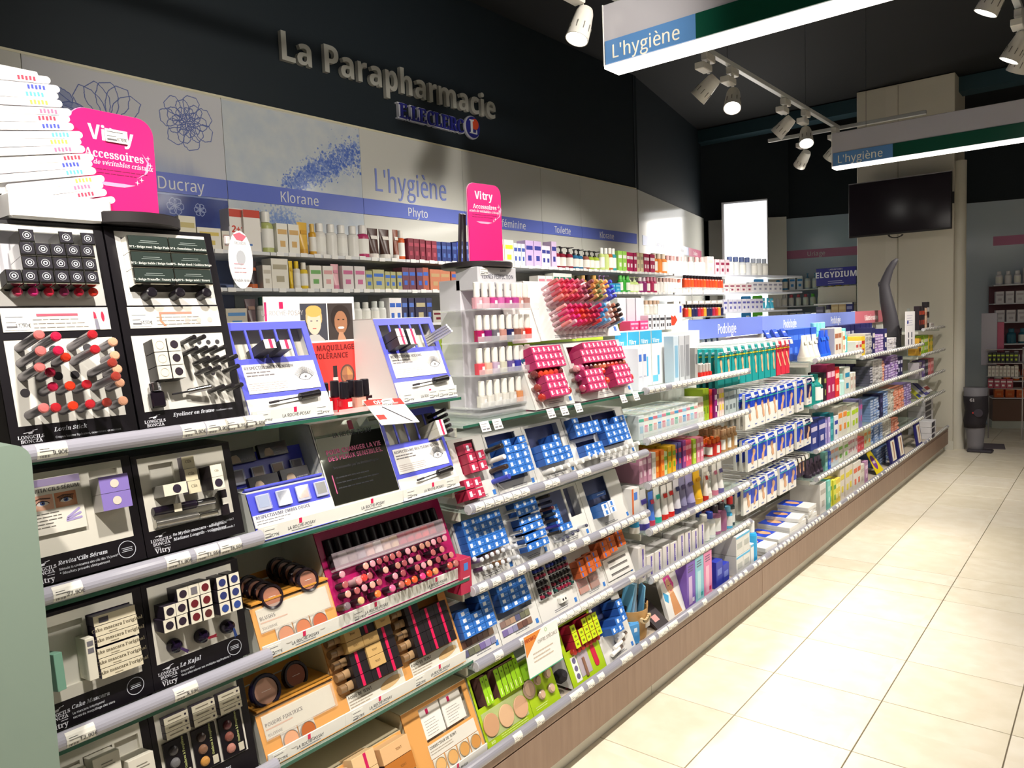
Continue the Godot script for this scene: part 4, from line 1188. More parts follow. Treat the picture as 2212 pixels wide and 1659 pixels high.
	var o6 := vitry_unit(J, 12, 0.229, 0.224, "black display unit with eyeshadow palettes under small cream boxes", [["Eyeshadow palettes", 0.0074, "serifbold"], ["Sublimez votre regard", 0.0042, "sans"]], false)
	for k in 3:
		for j in 3: slot_box(J, 0.051 + 0.0635 * k, 0.197 - j * 0.0158, 0.0545, 0.0152, 0.02, "e6dfcb", "slim cream palette box, %s over the %s palette" % [["top", "middle", "bottom"][j], ["grey", "gold", "rose"][k]], "slim cream palette boxes", [["print", -0.004, 0, 0.03, 0.002, "8b8474"], ["round_label", 0.02, 0, 0, 0, disc(0.0025, 0.0004, 10), mat("2a1f33", 0.5)]], "palette_box", "3a3340", 0.005)
		var p := thing("eyeshadow_palette", "black eyeshadow palette with three domed %s shades" % ["grey", "bronze and gold", "rose"][k], "palette", on(J, 0.047 + 0.0645 * k, 0.102, 0.0), "black eyeshadow palettes")
		part(p, "case", box(0.057, 0.095, 0.006, 0.001), mat("141017", 0.2), T(0, 0, 0.002))
		for j in 3: part(p, "shade", lathe_z([Vector2(0.011, 0), Vector2(0.0095, 0.004), Vector2(0.005, 0.0065), Vector2(0, 0.007)], 18), mat([["4a4648", "6b6a6c", "8b898a"], ["4d3f3a", "7d5a44", "c08a45"], ["5d3235", "7d4a40", "b0786a"]][k][j], 0.25), T(-0.008, 0.026 - j * 0.027, 0.005))
		part(p, "lettering", text("The Ombres à Paupières", 0.005, "serifbold", 0.0003), mat("b9c07a", 0.5), TR(0.014, 0.006, 0.0053, Vector3.BACK, 90))
		part(p, "sticker", box(0.013, 0.018, 0.0006), mat("c9c2ae", 0.5), T(0.017, -0.034, 0.0053))

# ------------------------------------------------------------------ white displays with front strips
func lrp_strip(o: Node3D, W: float, tilt: float, n := 1, prices := []) -> void:
	# upright white strip along the foot: red bar and name
	var R := Basis(Vector3.RIGHT, deg_to_rad(tilt))
	var st := part(o, "front_strip", box(W, 0.034, 0.004, 0.001), mat("e9e7e0", 0.4), Transform3D(R, Vector3(W / 2, 0.017, 0.004)))
	for k in n:
		var u := W * (float(k) + 0.5) / n - W / 2
		part(st, "red_bar", box(0.008, 0.0125, 0.0008), mat("d81f58", 0.4), T(u + 0.002, 0.0095, 0.0023))
		part(st, "lettering", text("LA ROCHE-POSAY", 0.0075, "sans", 0.0004), mat("4a4a52", 0.5), T(u + 0.005, -0.003, 0.0023))
		part(st, "print", bars([[-0.03, 0, 0.06, 0.0012]]), mat("7a7a80", 0.5), T(u + 0.005, -0.0105, 0.002))
	for p in prices: flat_tag(st, T(p[0] - W / 2, -0.002, 0.0026), p[1], 0.037, 0.027)

func respect(F: Transform3D, tilt: float, tone: String, label: String, prices: Array) -> Node3D:
	var W := 0.231
	var holes := []
	for k in 5: holes.append([0.012 + k * 0.0415, 0.166, 0.048 + k * 0.0415, 0.241])
	var o := display("cosmetics_display", label, "white and purple mascara displays", F, tilt, W, 0.262, 0.16, "dcdad8", "5a5fd8", holes, "cbc7b8", 0.04)
	part(o, "white_apron", box(W, 0.064, 0.003, 0.001), mat("ebe9e4", 0.35), T(W / 2, 0.032, 0.0015))
	var cd := part(o, "print_card", box(0.204, 0.074, 0.0015), mat("eeebe6", 0.4), T(W / 2, 0.114, 0.001))
	part(cd, "lettering", text("RESPECTISSIME " + tone, 0.0075, "sansbold", 0.0004, false), mat("6e6a70", 0.5), T(-0.098, 0.027, 0.0009))
	part(cd, "print", para(0.09, 2, 0.008, 0.003, 31), mat("7d787c", 0.5), T(-0.096, 0.016, 0.0008))
	part(cd, "print", para(0.11, 4, 0.0055, 0.001, 32), mat("c9b9b4", 0.5), T(-0.096, -0.012, 0.0008))
	var q := QuadMesh.new()
	q.size = Vector2(0.06, 0.052)
	part(cd, "eye_drawing", q, mats["piclash"], T(0.065, 0.004, 0.0009))
	lrp_strip(o, W, tilt, 1, prices)
	return o

func mascara_wand(F: Transform3D, label: String, u: float, v: float) -> void:
	var b := thing("mascara_wand", label, "mascara", on(F, u, v, 0.013, 4), "black mascara wands")
	part(b, "brush", rod(0.003, 0.028, 10, 0.001), mat("2a252c", 0.7), Transform3D(Basis(Vector3.UP, PI / 2), Vector3.ZERO))
	part(b, "stem", rod(0.0016, 0.062, 8), mat("1d191f", 0.4), Transform3D(Basis(Vector3.UP, PI / 2), Vector3(0.027, 0, 0)))
	part(b, "cap", rod(0.0095, 0.06, 18, 0.0015), mat("141116", 0.25), Transform3D(Basis(Vector3.UP, PI / 2), Vector3(0.088, 0, 0)))

func face_poster() -> Image:
	var i := img(320, 300, "f1efec")
	i.fill_rect(Rect2i(118, 12, 96, 108), Color("41424c"))
	i.fill_rect(Rect2i(218, 12, 96, 108), Color("3a3230"))
	oval(i, 166, 52, 30, 34, "d9b07a")
	oval(i, 166, 66, 25, 36, "e2c2ac")
	oval(i, 166, 34, 29, 17, "d8a95e")
	for x in [156, 177]: oval(i, x, 62, 4, 2, "4b5666")
	oval(i, 166, 84, 7, 2, "b5605c")
	fill_poly(i, [Vector2(130, 120), Vector2(150, 102), Vector2(182, 102), Vector2(205, 120)], "b9b6b2")
	oval(i, 266, 56, 38, 40, "2b211e")
	oval(i, 266, 68, 25, 34, "9d6e4f")
	for x in [257, 276]: oval(i, x, 60, 4, 2, "1d1513")
	oval(i, 266, 84, 12, 4, "f1e6df")
	fill_poly(i, [Vector2(250, 120), Vector2(258, 96), Vector2(272, 98), Vector2(284, 120)], "b98a6c")
	i.fill_rect(Rect2i(118, 126, 200, 142), Color("e03d38"))
	i.fill_rect(Rect2i(6, 100, 108, 6), Color("2c2a36"))
	oval(i, 280, 226, 28, 32, "5b4038")
	oval(i, 280, 226, 22, 26, "a06a4a")
	fill_poly(i, [Vector2(280, 226), Vector2(280, 200), Vector2(302, 226)], "c58a55")
	fill_poly(i, [Vector2(280, 226), Vector2(258, 226), Vector2(280, 252)], "8a5a44")
	i.fill_rect(Rect2i(226, 196, 16, 34), Color("2a2024"))
	i.fill_rect(Rect2i(224, 230, 20, 34), Color("d9c2bc"))
	return i

func build_lrp() -> void:
	pic_mat("lash", lash_drawing())
	var F11 := face(-0.01, 1.41, -0.97, 22)
	var F13 := face(-0.01, 1.41, -1.432, 22)
	var F23 := face(-0.01, 1.135, -1.425, 21.5)
	respect(F11, 22, "EXTENSION", "white and purple mascara display lettered extension, beside the black units", [[0.03, "14,20€"], [0.196, "14,50€"]])
	respect(F13, 22, "VOLUME", "white and purple mascara display lettered volume, on the top shelf", [[0.03, "14,50€"], [0.13, "14,50€"], [0.17, "14,50€"], [0.21, "9,45€"]])
	respect(F23, 21.5, "MULTI-DIMENSIONS", "white and purple mascara display lettered multi-dimensions, under the upper shelf", [[0.03, "17,20€"], [0.19, "14,50€"]])
	for q in [[F11, 0.07, 0.182, "extension"], [F11, 0.113, 0.178, "extension"], [F13, 0.032, 0.195, "volume"], [F13, 0.032, 0.17, "volume"], [F13, 0.074, 0.193, "volume"], [F13, 0.074, 0.169, "volume"], [F23, 0.178, 0.192, "multi-dimensions"], [F23, 0.178, 0.168, "multi-dimensions"]]:
		slot_box(q[0], q[1], q[2], 0.03, 0.0238, 0.055, "efece6", "white mascara box with crimson stripe in the %s display" % q[3], "crimson striped mascara boxes", [["stripe", 0.002, 0, 0.008, 0.0232, "d11f55"]], "mascara_box", "3a383f" if q[3] != "multi-dimensions" else "c9c5b6", 0.03)
	for k in 4: stick(F13, 0.203, 0.178 + k * 0.008, 0.004, 0.09 - k * 0.004, "c9c8cc", "", "thin clear mascara tester out of the volume display", "clear mascara testers", "mascara_tester", "mascara", 0.6)
	for k in 5: stick(F23, 0.211, 0.165 + k * 0.0165, 0.0055, 0.062, "231d22", "", "black mascara tube out of the multi-dimensions display", "black mascara tubes in a column", "mascara_tube", "mascara")
	mascara_wand(F11, "black mascara wand on the extension display apron", 0.05, 0.048)
	mascara_wand(F13, "black mascara wand on the volume display apron", 0.055, 0.048)
	mascara_wand(F23, "black mascara wand on the multi-dimensions display apron", 0.06, 0.048)
	# gap between them: poster, polishes, offer card
	var po := thing("face_poster", "upright poster with two portraits above a red field", "poster", stand(-0.2, 1.41, -1.29, 0), "")
	part(po, "board", box(0.3, 0.31, 0.004), mat("edeae6", 0.4), T(0, 0.155, 0))
	var pq := QuadMesh.new()
	pq.size = Vector2(0.296, 0.29)
	part(po, "print", pq, pic_mat("faces", face_poster()), T(0, 0.158, 0.0025))
	part(po, "red_bar", box(0.012, 0.018, 0.001), mat("d81f58", 0.4), T(-0.098, 0.287, 0.003))
	part(po, "lettering", text("LA ROCHE-POSAY", 0.012, "sans", 0.0005), mat("a9a4a4", 0.5), T(-0.094, 0.266, 0.003))
	part(po, "lettering", text("MAQUILLAGE", 0.015, "sansbold", 0.0005), mat("6d1818", 0.5), T(0.075, 0.165, 0.003))
	part(po, "lettering", text("TOLÉRANCE", 0.015, "sansbold", 0.0005), mat("6d1818", 0.5), T(0.06, 0.142, 0.003))
	part(po, "edge_bar", box(0.006, 0.11, 0.001), mat("c02a68", 0.4), T(-0.146, 0.24, 0.003))
	for q in [[-0.06, -1.212, "e0282c"], [-0.025, -1.25, "c01c28"], [-0.06, -1.30, "1d1418"], [-0.025, -1.297, "d3a08e"], [-0.045, -1.335, "2a1218"], [-0.09, -1.27, "b81f2a"]]:
		polish(stand(q[0], 1.412, q[1]), q[2], "17131a", "black-capped nail polish, %s glass, before the poster" % {"e0282c": "scarlet", "c01c28": "deep red", "1d1418": "black", "d3a08e": "nude", "2a1218": "dark plum", "b81f2a": "cherry"}[q[2]], "black-capped nail polishes", 0.034, 0.078, "e0d8d4")
	var tr := thing("polish_tray", "clear low tray with red foot under the nail polishes", "tray", stand(-0.05, 1.4105, -1.3), "")
	part(tr, "tray", box(0.2, 0.0014, 0.13), clear_mat("f0c9c9", 0.5, 0.3), T(0, 0.0, 0))
	part(tr, "front_lip", box(0.2, 0.012, 0.002), clear_mat("f3d6d6", 0.5, 0.3), T(0, 0.006, 0.064))
	flat_tag(tr, T(0.06, 0.012, 0.066), "11,90€")
	var of := thing("offer_card", "tilted white card with red OFFERT heading over the shelf edge", "card", Transform3D(Basis(Vector3.UP, PI / 2) * Basis(Vector3.RIGHT, -0.95) * Basis(Vector3.BACK, -0.1), Vector3(0.035, 1.402, -1.355)), "")
	part(of, "card", box(0.125, 0.105, 0.0016), mat("efeeea", 0.4))
	part(of, "red_heading", box(0.125, 0.026, 0.0006), mat("e03a34", 0.4), T(0, 0.039, 0.0011))
	part(of, "lettering", text("OFFERT", 0.014, "sansbold", 0.0004), mat("f6f2ef", 0.5), T(0, 0.038, 0.0016))
	part(of, "red_patch", box(0.026, 0.02, 0.0006), mat("e03a34", 0.4), T(-0.045, -0.022, 0.0011))
	part(of, "wand_print", bars([[-0.04, 0, 0.09, 0.004]]), mat("2a2630", 0.5), TR(0.008, -0.01, 0.001, Vector3.BACK, -48))
	part(of, "print", para(0.05, 3, 0.007, 0.001, 8), mat("b6b2c8", 0.5), T(0.005, 0.02, 0.0009))
	# ---- second shelf: stepped eyeshadow display and mirror
	var F21 := face(-0.01, 1.135, -0.965, 21.5)
	var W := 0.23
	var st := display("cosmetics_display", "stepped purple and white eyeshadow display with two tester rows", "white eyeshadow and mirror displays", F21, 21.5, W, 0.118, 0.2, "d3d4cf", "4a50cc")
	part(st, "white_label", box(W, 0.03, 0.003), mat("ecebe6", 0.35), T(W / 2, 0.048, 0.0015))
	part(st, "lettering", text("RESPECTISSIME OMBRE DOUCE", 0.0075, "sansbold", 0.0004, false), mat("5c5b74", 0.5), T(0.006, 0.056, 0.0032))
	part(st, "print", para(0.1, 2, 0.0065, 0.0015, 12), mat("7d7c84", 0.5), T(0.006, 0.047, 0.003))
	part(st, "riser", box(W - 0.006, 0.13, 0.004), mat("4a50cc", 0.32), T(W / 2, 0.165, -0.068))
	part(st, "step", box(W - 0.006, 0.004, 0.06), mat("4a50cc", 0.32), TR(W / 2, 0.119, -0.034, Vector3.RIGHT, -21.5))
	part(st, "side_wing", prism([Vector2(-0.16, 0.06), Vector2(0.0, 0.1), Vector2(-0.02, 0.13), Vector2(-0.045, 0.26), Vector2(-0.16, 0.24)], 0.003), mat("c3c6c4", 0.4), Transform3D(Basis(Vector3(0, 0, 1), Vector3(0, 1, 0), Vector3(-1, 0, 0)), Vector3(W - 0.001, 0, 0)))
	lrp_strip(st, W, 21.5, 1, [[0.032, "10,79€"]])
	for r in 2:
		for k in 4:
			var es := thing("eyeshadow_tester", "square %s eyeshadow tester in the %s row" % [[["brown", "beige", "pink beige", "plum grey"], ["pale blue", "slate", "peach", "olive grey"]][r][k], ["upper", "lower"][r]], "eyeshadow", on(F21, [0.028, 0.036][r] + [0.057, 0.056][r] * k, [0.172, 0.09][r], [-0.064, 0.002][r]), "square eyeshadow testers")
			part(es, "dish", box(0.036, 0.038, 0.004, 0.001), mat("b9bdd6", 0.2), T(0, 0, 0.002))
			part(es, "powder", box(0.028, 0.029, 0.0016), mat([["4b3232", "a3815c", "c09a78", "5a4652"], ["93a8cc", "5c6878", "e3b29a", "6a6a52"]][r][k], 0.5), T(0, 0.002, 0.0045))
			part(es, "lid", box(0.036, 0.038, 0.001), clear_mat("e6e8f4", 0.16, 0.05), T(0, 0, 0.0075))
	for k in 4:
		var cb := thing("eyeshadow_box", "flat black eyeshadow box with round window, %s" % ["back row beside the black unit", "back row by the mirror", "front row beside the black unit", "front row by the mirror"][k], "box", on(F21, [0.044, 0.138, 0.07, 0.162][k], [0.222, 0.226, 0.142, 0.146][k], [-0.06, -0.058, -0.028, -0.03][k], 1), "flat black eyeshadow boxes")
		part(cb, "body", box(0.084, 0.036, 0.012, 0.0008), mat("18141a", 0.25), T(0, 0, 0.0))
		part(cb, "window", prism([Vector2(-0.014, -0.012), Vector2(0.014, -0.012), Vector2(0.012, 0.0), Vector2(0.006, 0.008), Vector2(-0.006, 0.008), Vector2(-0.012, 0.0)], 0.0008), mat("a08c74", 0.4), T(-0.015, -0.003, 0.0062))
		part(cb, "lettering", text("LA ROCHE-POSAY", 0.0032, "sans", 0.0003), mat("9a98a4", 0.5), T(0.018, -0.009, 0.0062))
	var F22 := face(-0.01, 1.135, -1.193, 21.5)
	var mi := display("mirror_display", "tilted display mirror with pink slogan between the purple displays", "white eyeshadow and mirror displays", F22, 21.5, 0.231, 0.262, 0.14, "c9cac6", "d9d8d2")
	part(mi, "mirror", box(0.225, 0.222, 0.002), mat("8d928a", 0.04, 1.0), T(0.1155, 0.149, 0.001))
	part(mi, "red_bar", box(0.016, 0.026, 0.0008), mat("8a1f44", 0.35), T(0.128, 0.244, 0.0024))
	part(mi, "lettering", text("LA ROCHE-POSAY", 0.0125, "sans", 0.0005), mat("2b2a3a", 0.5), T(0.128, 0.222, 0.0024))
	part(mi, "lettering", text("POUR CHANGER LA VIE", 0.0125, "sansbold", 0.0005), mat("b5557c", 0.5), T(0.118, 0.178, 0.0024))
	part(mi, "lettering", text("DES PEAUX SENSIBLES.", 0.0125, "sansbold", 0.0005), mat("b5557c", 0.5), T(0.118, 0.16, 0.0024))
	part(mi, "lettering", text("Recommandé par les dermatologues", 0.0065, "serif", 0.0004), mat("2a2a30", 0.5), T(0.11, 0.135, 0.0024))
	part(mi, "print", para(0.15, 3, 0.014, 0.003, 77), mat("22242a", 0.5), T(0.03, 0.108, 0.0022))
	part(mi, "bracket_print", bars([[0.02, 0.092, 0.003, 0.05]]), mat("b5557c", 0.5), T(0, 0, 0.0022))
	lrp_strip(mi, 0.231, 21.5, 1, [])
	# ---- third shelf: blushers and the wide lipstick display
	var F31 := face(-0.01, 0.85, -0.955, 22)
	var tan_ := "e0a25c"
	var bl := powder_unit(F31, 22, "orange blusher display with three pans and clear front", "BLUSHS", ["c98b6c", "c77a55", "bd5f3e"], [[0.03, "20,77€"]])
	for q in [[0.05, 0.125, 4], [0.155, 0.135, 5]]:
		for k in q[2]: compact(on(F31, q[0] + 0.004 * k, q[1] + 0.013 * (q[2] - 1 - k) + 0.012, 0.0 - 0.022 * (q[2] - 1 - k)), 0.032, "a8705a", "black blusher compact with clear lid in the %s row" % ["shorter" if q[2] == 4 else "longer"][0], "black blusher compacts in rows")
	var F32 := face(-0.01, 0.85, -1.184, 22)
	var LW := 0.468
	var ld := display("lipstick_display", "wide magenta display with nail polishes above rows of lipsticks", "white lipstick and blusher displays", F32, 22, LW, 0.256, 0.15, "d6d5d0", "a8155a", [[0.018, 0.155, LW - 0.03, 0.232]], "4a1430", 0.03)
	part(ld, "clear_front", box(LW - 0.05, 0.045, 0.0015), clear_mat("e9d6e0", 0.2, 0.05), T(LW / 2 - 0.006, 0.168, 0.024))
	part(ld, "clear_front_lip", box(LW - 0.05, 0.006, 0.02), clear_mat("e9d6e0", 0.35, 0.05), T(LW / 2 - 0.006, 0.146, 0.012))
	lrp_strip(ld, LW, 22, 2, [[0.06, "15,90€"]])
	var pcol := ["2a2226", "8f8a86", "6f6a62", "8f8f98", "d4b3a6", "d9d6d2", "cdb39c", "c9b08a", "b02a4a", "b81f3a", "c41f2a", "cf2420", "a61c2a", "231a1e"]
	for k in 14: polish(on(F32, 0.03 + 0.0305 * k, 0.155, 0.004), pcol[k], "17131a", "black-capped polish, %s, number %d in the magenta rack" % [["black", "smoke", "taupe", "grey", "pale rose", "milky white", "sand", "beige", "raspberry", "ruby", "red", "bright red", "garnet", "ink"][k], k + 1], "polishes in the magenta rack", 0.028, 0.075, "")
	var tips := ["b07a6a", "c98f9a", "a85a5a", "d8a090", "9a4a50", "c07a70"]
	var rows := [[0.131, [0.025, 0.105, 0.129, 0.153, 0.177, 0.201, 0.225, 0.26, 0.284, 0.316, 0.34, 0.364, 0.388, 0.411]], [0.103, [0.025, 0.108, 0.165, 0.21, 0.235, 0.26, 0.29, 0.35, 0.387]], [0.078, [0.025, 0.055, 0.08, 0.108, 0.132, 0.19, 0.22, 0.275, 0.3, 0.325, 0.36, 0.39, 0.416]]]
	for r in rows:
		for u in r[1]: stick(F32, u, r[0], 0.0088, 0.036, "231a20", pick(tips), "black lipstick tube with clear end in the magenta display", "black lipsticks in the magenta display", "lipstick", "lipstick", 0.0, 0.003)
	var fl := [[0.01, "7a6a70"], [0.056, "d8b07c"], [0.114, "f07a3a"], [0.166, "e06a94"], [0.2, "b5645a"], [0.224, "e5582e"], [0.25, "ee5a30"], [0.282, "e23f7c"], [0.309, "ee4a28"], [0.334, "d08a5a"], [0.395, "c25a4a"], [0.42, "b06a64"]]
	for q in fl: stick(F32, q[0], 0.05, 0.0095, 0.038, "2a2024", q[1], "lipstick with coloured bullet end in the lowest row of the magenta display", "lipstick testers with bright ends", "lipstick", "lipstick", 0.0, 0.006)
	for q in [[0.066, 0.1, "d4868a"], [0.085, 0.103, "d83a34"]]: stick(F32, q[0], q[1], 0.0095, 0.04, "c9a8a8", q[2], "lipstick with %s end between the black tubes" % ("rose" if q[2] == "d4868a" else "scarlet"), "bright lipsticks among the black", "lipstick", "lipstick", 0.0, 0.006)
	# ---- fourth shelf: powders, foundations
	var F41 := face(-0.01, 0.585, -0.95, 22)
	powder_unit(F41, 22, "orange powder display with two pans and two big compacts", "POUDRE FIXATRICE", ["dca27c", "b5622e"], [[0.03, "21,50€"]])
	compact(on(F41, 0.047, 0.17, -0.01), 0.042, "b58a76", "large black compact with tilted lid and pink powder", "large powder compacts", "1d1830")
	compact(on(F41, 0.15, 0.172, -0.035), 0.037, "8a4a30", "large black compact with bronzing powder behind", "large powder compacts")
	var F42 := face(-0.01, 0.585, -1.18, 22)
	var fd := display("foundation_display", "wide orange foundation display with black cartons and upright tubes", "orange foundation displays", F42, 22, 0.468, 0.24, 0.14, "d6c8a8", tan_, [[0.042, 0.074, 0.214, 0.232], [0.265, 0.076, 0.436, 0.232]], "c99048", 0.03)
	for k in 2:
		var pn := part(fd, "print_card", box(0.2, 0.042, 0.0015), mat("e0dcd0", 0.2), T([0.125, 0.355][k], 0.05, 0.001))
		part(pn, "lettering", text("FOND DE TEINT", 0.0078, "sansbold", 0.0004, false), mat("5c564e", 0.5), T(-0.096, 0.011, 0.0009))
		part(pn, "print", para(0.09, 3, 0.0075, 0.0025, 50 + k), mat("a89c8c", 0.5), T(-0.096, 0.001, 0.0008))
		part(pn, "swatch", prism(ell_pts(0.04, 0.012, 16), 0.0006), mat("cfae7c", 0.4), TR(0.05, 0.0, 0.001, Vector3.BACK, 8))
	lrp_strip(fd, 0.468, 22, 2, [[0.04, "25,40€"], [0.27, "15,60€"]])
	for q in 2:
		var u0: float = [0.074, 0.297][q]
		for j in 5:
			for i in 3:
				var cream: bool = q == 0 and (j == 0 and i != 1 or j == 1 and i != 2 or j > 0 and j < 4 and i == 1)
				if q == 1 and j == 0 and i > 0: continue
				slot_box(F42, u0 + i * 0.0542, 0.217 - j * 0.031, 0.0535, 0.03, 0.032 + (0.006 if cream else 0.0), "c9a468" if cream else "1d161b", ("tan foundation carton lying among the black ones" if cream else "black foundation carton with pink stripe, %s block") % ([] if cream else [["first", "second"][q]]), "foundation cartons", [["lettering", 0, 0.0, 0, 0, text("TEINT", 0.005, "sans", 0.0003), mat("7d6438", 0.6)]] if cream else [["stripe", -0.004, 0, 0.0095, 0.0294, "d1124f"]], "foundation_carton", "1d161b" if not cream else "", 0.02)
		for j in 5:
			var tb := thing("foundation_tube", "tan foundation tube pushed out sideways, %s column" % ["first", "second"][q], "tube", on(F42, [0.011, 0.236][q], 0.217 - j * 0.031, 0.012), "tan foundation tubes")
			part(tb, "cap", rod(0.0115, 0.02, 16, 0.001), mat("8a6a48", 0.35), Transform3D(Basis(Vector3.UP, PI / 2), Vector3(-0.008, 0, 0)))
			part(tb, "body", tube_mesh(0.026, 0.05, 0.004), mat("b08e68", 0.35), Transform3D(Basis(Vector3.BACK, -PI / 2), Vector3(0.009, 0, 0)))
	# ---- base: correctors and cartons
	var F52 := face(0.035, 0.285, -1.06, 22)
	var dm := display("foundation_display", "orange display at the base with striped cartons in an open bin", "orange foundation displays", F52, 22, 0.33, 0.2, 0.14, "d6c8a8", tan_, [[0.06, 0.03, 0.31, 0.19]], "c99048", 0.05)
	lrp_strip(dm, 0.33, 22, 1, [])
	for k in 3:
		for j in 3:
			if k == 2:
				if j < 2: slot_box(F52, 0.262, 0.172 - j * 0.046, 0.1, 0.045, 0.05, ["e0b482", "b8702a"][j], "%s make-up carton with dark end at the base" % ["peach", "amber"][j], "make-up cartons at the base", [["lettering", 0.01, 0, 0, 0, text("TEINT", 0.006, "sans", 0.0003), mat("8a5a28", 0.6)]], "make_up_carton", ["", "2a2022"][j], 0.02)
			else:
				slot_box(F52, 0.078 + 0.085 * k, 0.172 - j * 0.044 + (0.014 if k == 1 else 0.0), 0.076, 0.043, 0.03 + k * 0.012, ["ece0d0", "e2bf90"][k], "%s make-up carton with pink stripe at the base" % ["white", "cream"][k], "striped cartons at the base", [["stripe", 0.004, 0, 0.009, 0.042, "c8175a"]], "make_up_carton", "", 0.02)
	var F53 := face(0.035, 0.285, -1.405, 22)
	var cr := display("corrector_display", "orange concealer display at the base with four small pans", "orange foundation displays", F53, 22, 0.275, 0.235, 0.14, "dcd2b8", tan_, [[0.065, 0.125, 0.255, 0.222]], "d9d6cc", 0.03)
	var cp := part(cr, "print_card", box(0.2, 0.04, 0.0015), mat("dedad0", 0.2), T(0.16, 0.098, 0.001))
	part(cp, "lettering", text("CORRECTEUR DE TEINT", 0.0075, "sansbold", 0.0004, false), mat("5c564e", 0.5), T(-0.096, 0.01, 0.0009))
	part(cp, "print", para(0.1, 2, 0.0075, 0.002, 61), mat("a89c8c", 0.5), T(-0.096, 0.0, 0.0008))
	lrp_strip(cr, 0.275, 22, 1, [])
	for k in 4:
		var pn2 := thing("concealer_pan", "round beige concealer pan, %s from the pale end" % ["first", "second", "third", "fourth"][k], "concealer", on(F53, 0.085 + 0.051 * k, 0.052, 0.001), "round concealer pans")
		part(pn2, "dish", box(0.046, 0.048, 0.004, 0.001), mat("d9d4c8", 0.2), T(0, 0, 0.001))
		part(pn2, "powder", disc(0.0195, 0.002, 24), mat(["e0b070", "dba765", "d29a55", "c98d48"][k], 0.45), T(0, 0.002, 0.003))
		part(pn2, "rim", ring(0.0195, 0.0212, 0.003, 24), mat("a89a80", 0.25), T(0, 0.002, 0.003))
	for k in 2:
		var le := thing("leaflet", "white product leaflet with red mark in the concealer display, %s" % ["first", "second"][k], "leaflet", on(F53, 0.112 + 0.092 * k, 0.175, -0.012), "white product leaflets")
		part(le, "sheet", box(0.086, 0.09, 0.006, 0.0005), mat("eeece6", 0.45))
		part(le, "red_bar", box(0.01, 0.015, 0.0008), mat("c8175a", 0.4), T(-0.01, 0.03, 0.0034))
		part(le, "print", para(0.06, 6, 0.008, 0.0012, 90 + k), mat("9a968e", 0.5), T(-0.03, 0.005, 0.003))

func powder_unit(F: Transform3D, tilt: float, label: String, title: String, pans: Array, prices: Array) -> Node3D:
	var W := 0.23
	var o := display("powder_display", label, "orange powder displays", F, tilt, W, 0.125, 0.16, "d2d0c6", "e0a35e")
	# tray above the sloping front, with the compacts
	part(o, "tray", box(W - 0.004, 0.004, 0.15), mat("d9973e", 0.4), TR(W / 2, 0.158, -0.062, Vector3.RIGHT, -tilt - 25 + 47 + 20))
	part(o, "tray_back", box(W - 0.004, 0.02, 0.004), mat("d9973e", 0.4), T(W / 2, 0.2, -0.125))
	var cd := part(o, "print_card", box(0.205, 0.055, 0.0015), mat("e2ded2", 0.2), T(W / 2, 0.09, 0.001))
	part(cd, "lettering", text(title, 0.0085, "sansbold", 0.0004, false), mat("4d4852", 0.5), T(-0.098, 0.004, 0.0009))
	part(cd, "print", bars([[-0.098, -0.006, 0.075, 0.003]]), mat("d8a58c", 0.5), T(0, 0, 0.0008))
	part(cd, "lettering", text("TOLERIANE", 0.006, "sans", 0.0004, false), mat("4d4852", 0.5), T(-0.098, -0.02, 0.0009))
	part(cd, "clear_cover", box(0.212, 0.06, 0.0015), clear_mat("f2ece0", 0.15, 0.05), T(0, 0, 0.006))
	for k in pans.size():
		var p := part(o, "pan", box(0.047, 0.05, 0.004, 0.001), mat("d0cac0", 0.2), T(0.072 + 0.05 * k, 0.037, 0.002))
		part(p, "powder", disc(0.0205, 0.002, 24), mat(pans[k], 0.45), T(0, 0.002, 0.002))
		part(p, "rim", ring(0.0205, 0.0222, 0.003, 24), mat("9a948c", 0.25), T(0, 0.002, 0.002))
	lrp_strip(o, W, tilt, 1, prices)
	return o
# ------------------------------------------------------------------ bay of the white displays with blue boxes
func blue_box(F: Transform3D, u: float, v: float, d: float, label: String, group: String, hex := "2f6fc4", w := 0.04, h := 0.024, back := 0.03) -> void:
	var side: String = {"2f6fc4": "2a5aa8", "c8326a": "a82a5c", "b52a4c": "9c2440", "c9642f": "b5582a"}.get(hex, hex)
	slot_box(F, u, v, w, h, d, hex, label, group, [["sticker", -w * 0.1, 0.0, w * 0.3, h * 0.56, "dfe6f2"], ["print", w * 0.28, -h * 0.1, w * 0.26, h * 0.1, "8fb4e6" if hex == "2f6fc4" else "e8a9b6"]], "make_up_box", side, back)

func white_unit(F: Transform3D, tilt: float, u0: float, u1: float, H: float, label: String, holes := [], inner := "8b8fa6", mark := true) -> Node3D:
	var W := u1 - u0
	var hh := []
	for q in holes: hh.append([q[0] - u0, q[1], q[2] - u0, q[3]])
	var o := display("make_up_display", label, "white make-up displays", on(F, u0, 0, 0), tilt, W, H, 0.13, "dddcd9", "e2e0db", hh, inner, 0.045)
	if mark: part(o, "blue_mark", box(0.014, 0.016, 0.001), mat("3f7fd0", 0.4), T(W - 0.02, 0.02, 0.0006))
	part(o, "print", para(minf(0.1, W * 0.4), 2, 0.006, 0.0022, int(u0 * 1000) + 3), mat("8a8a90", 0.5), T(W * 0.35, 0.02, 0.0002))
	return o

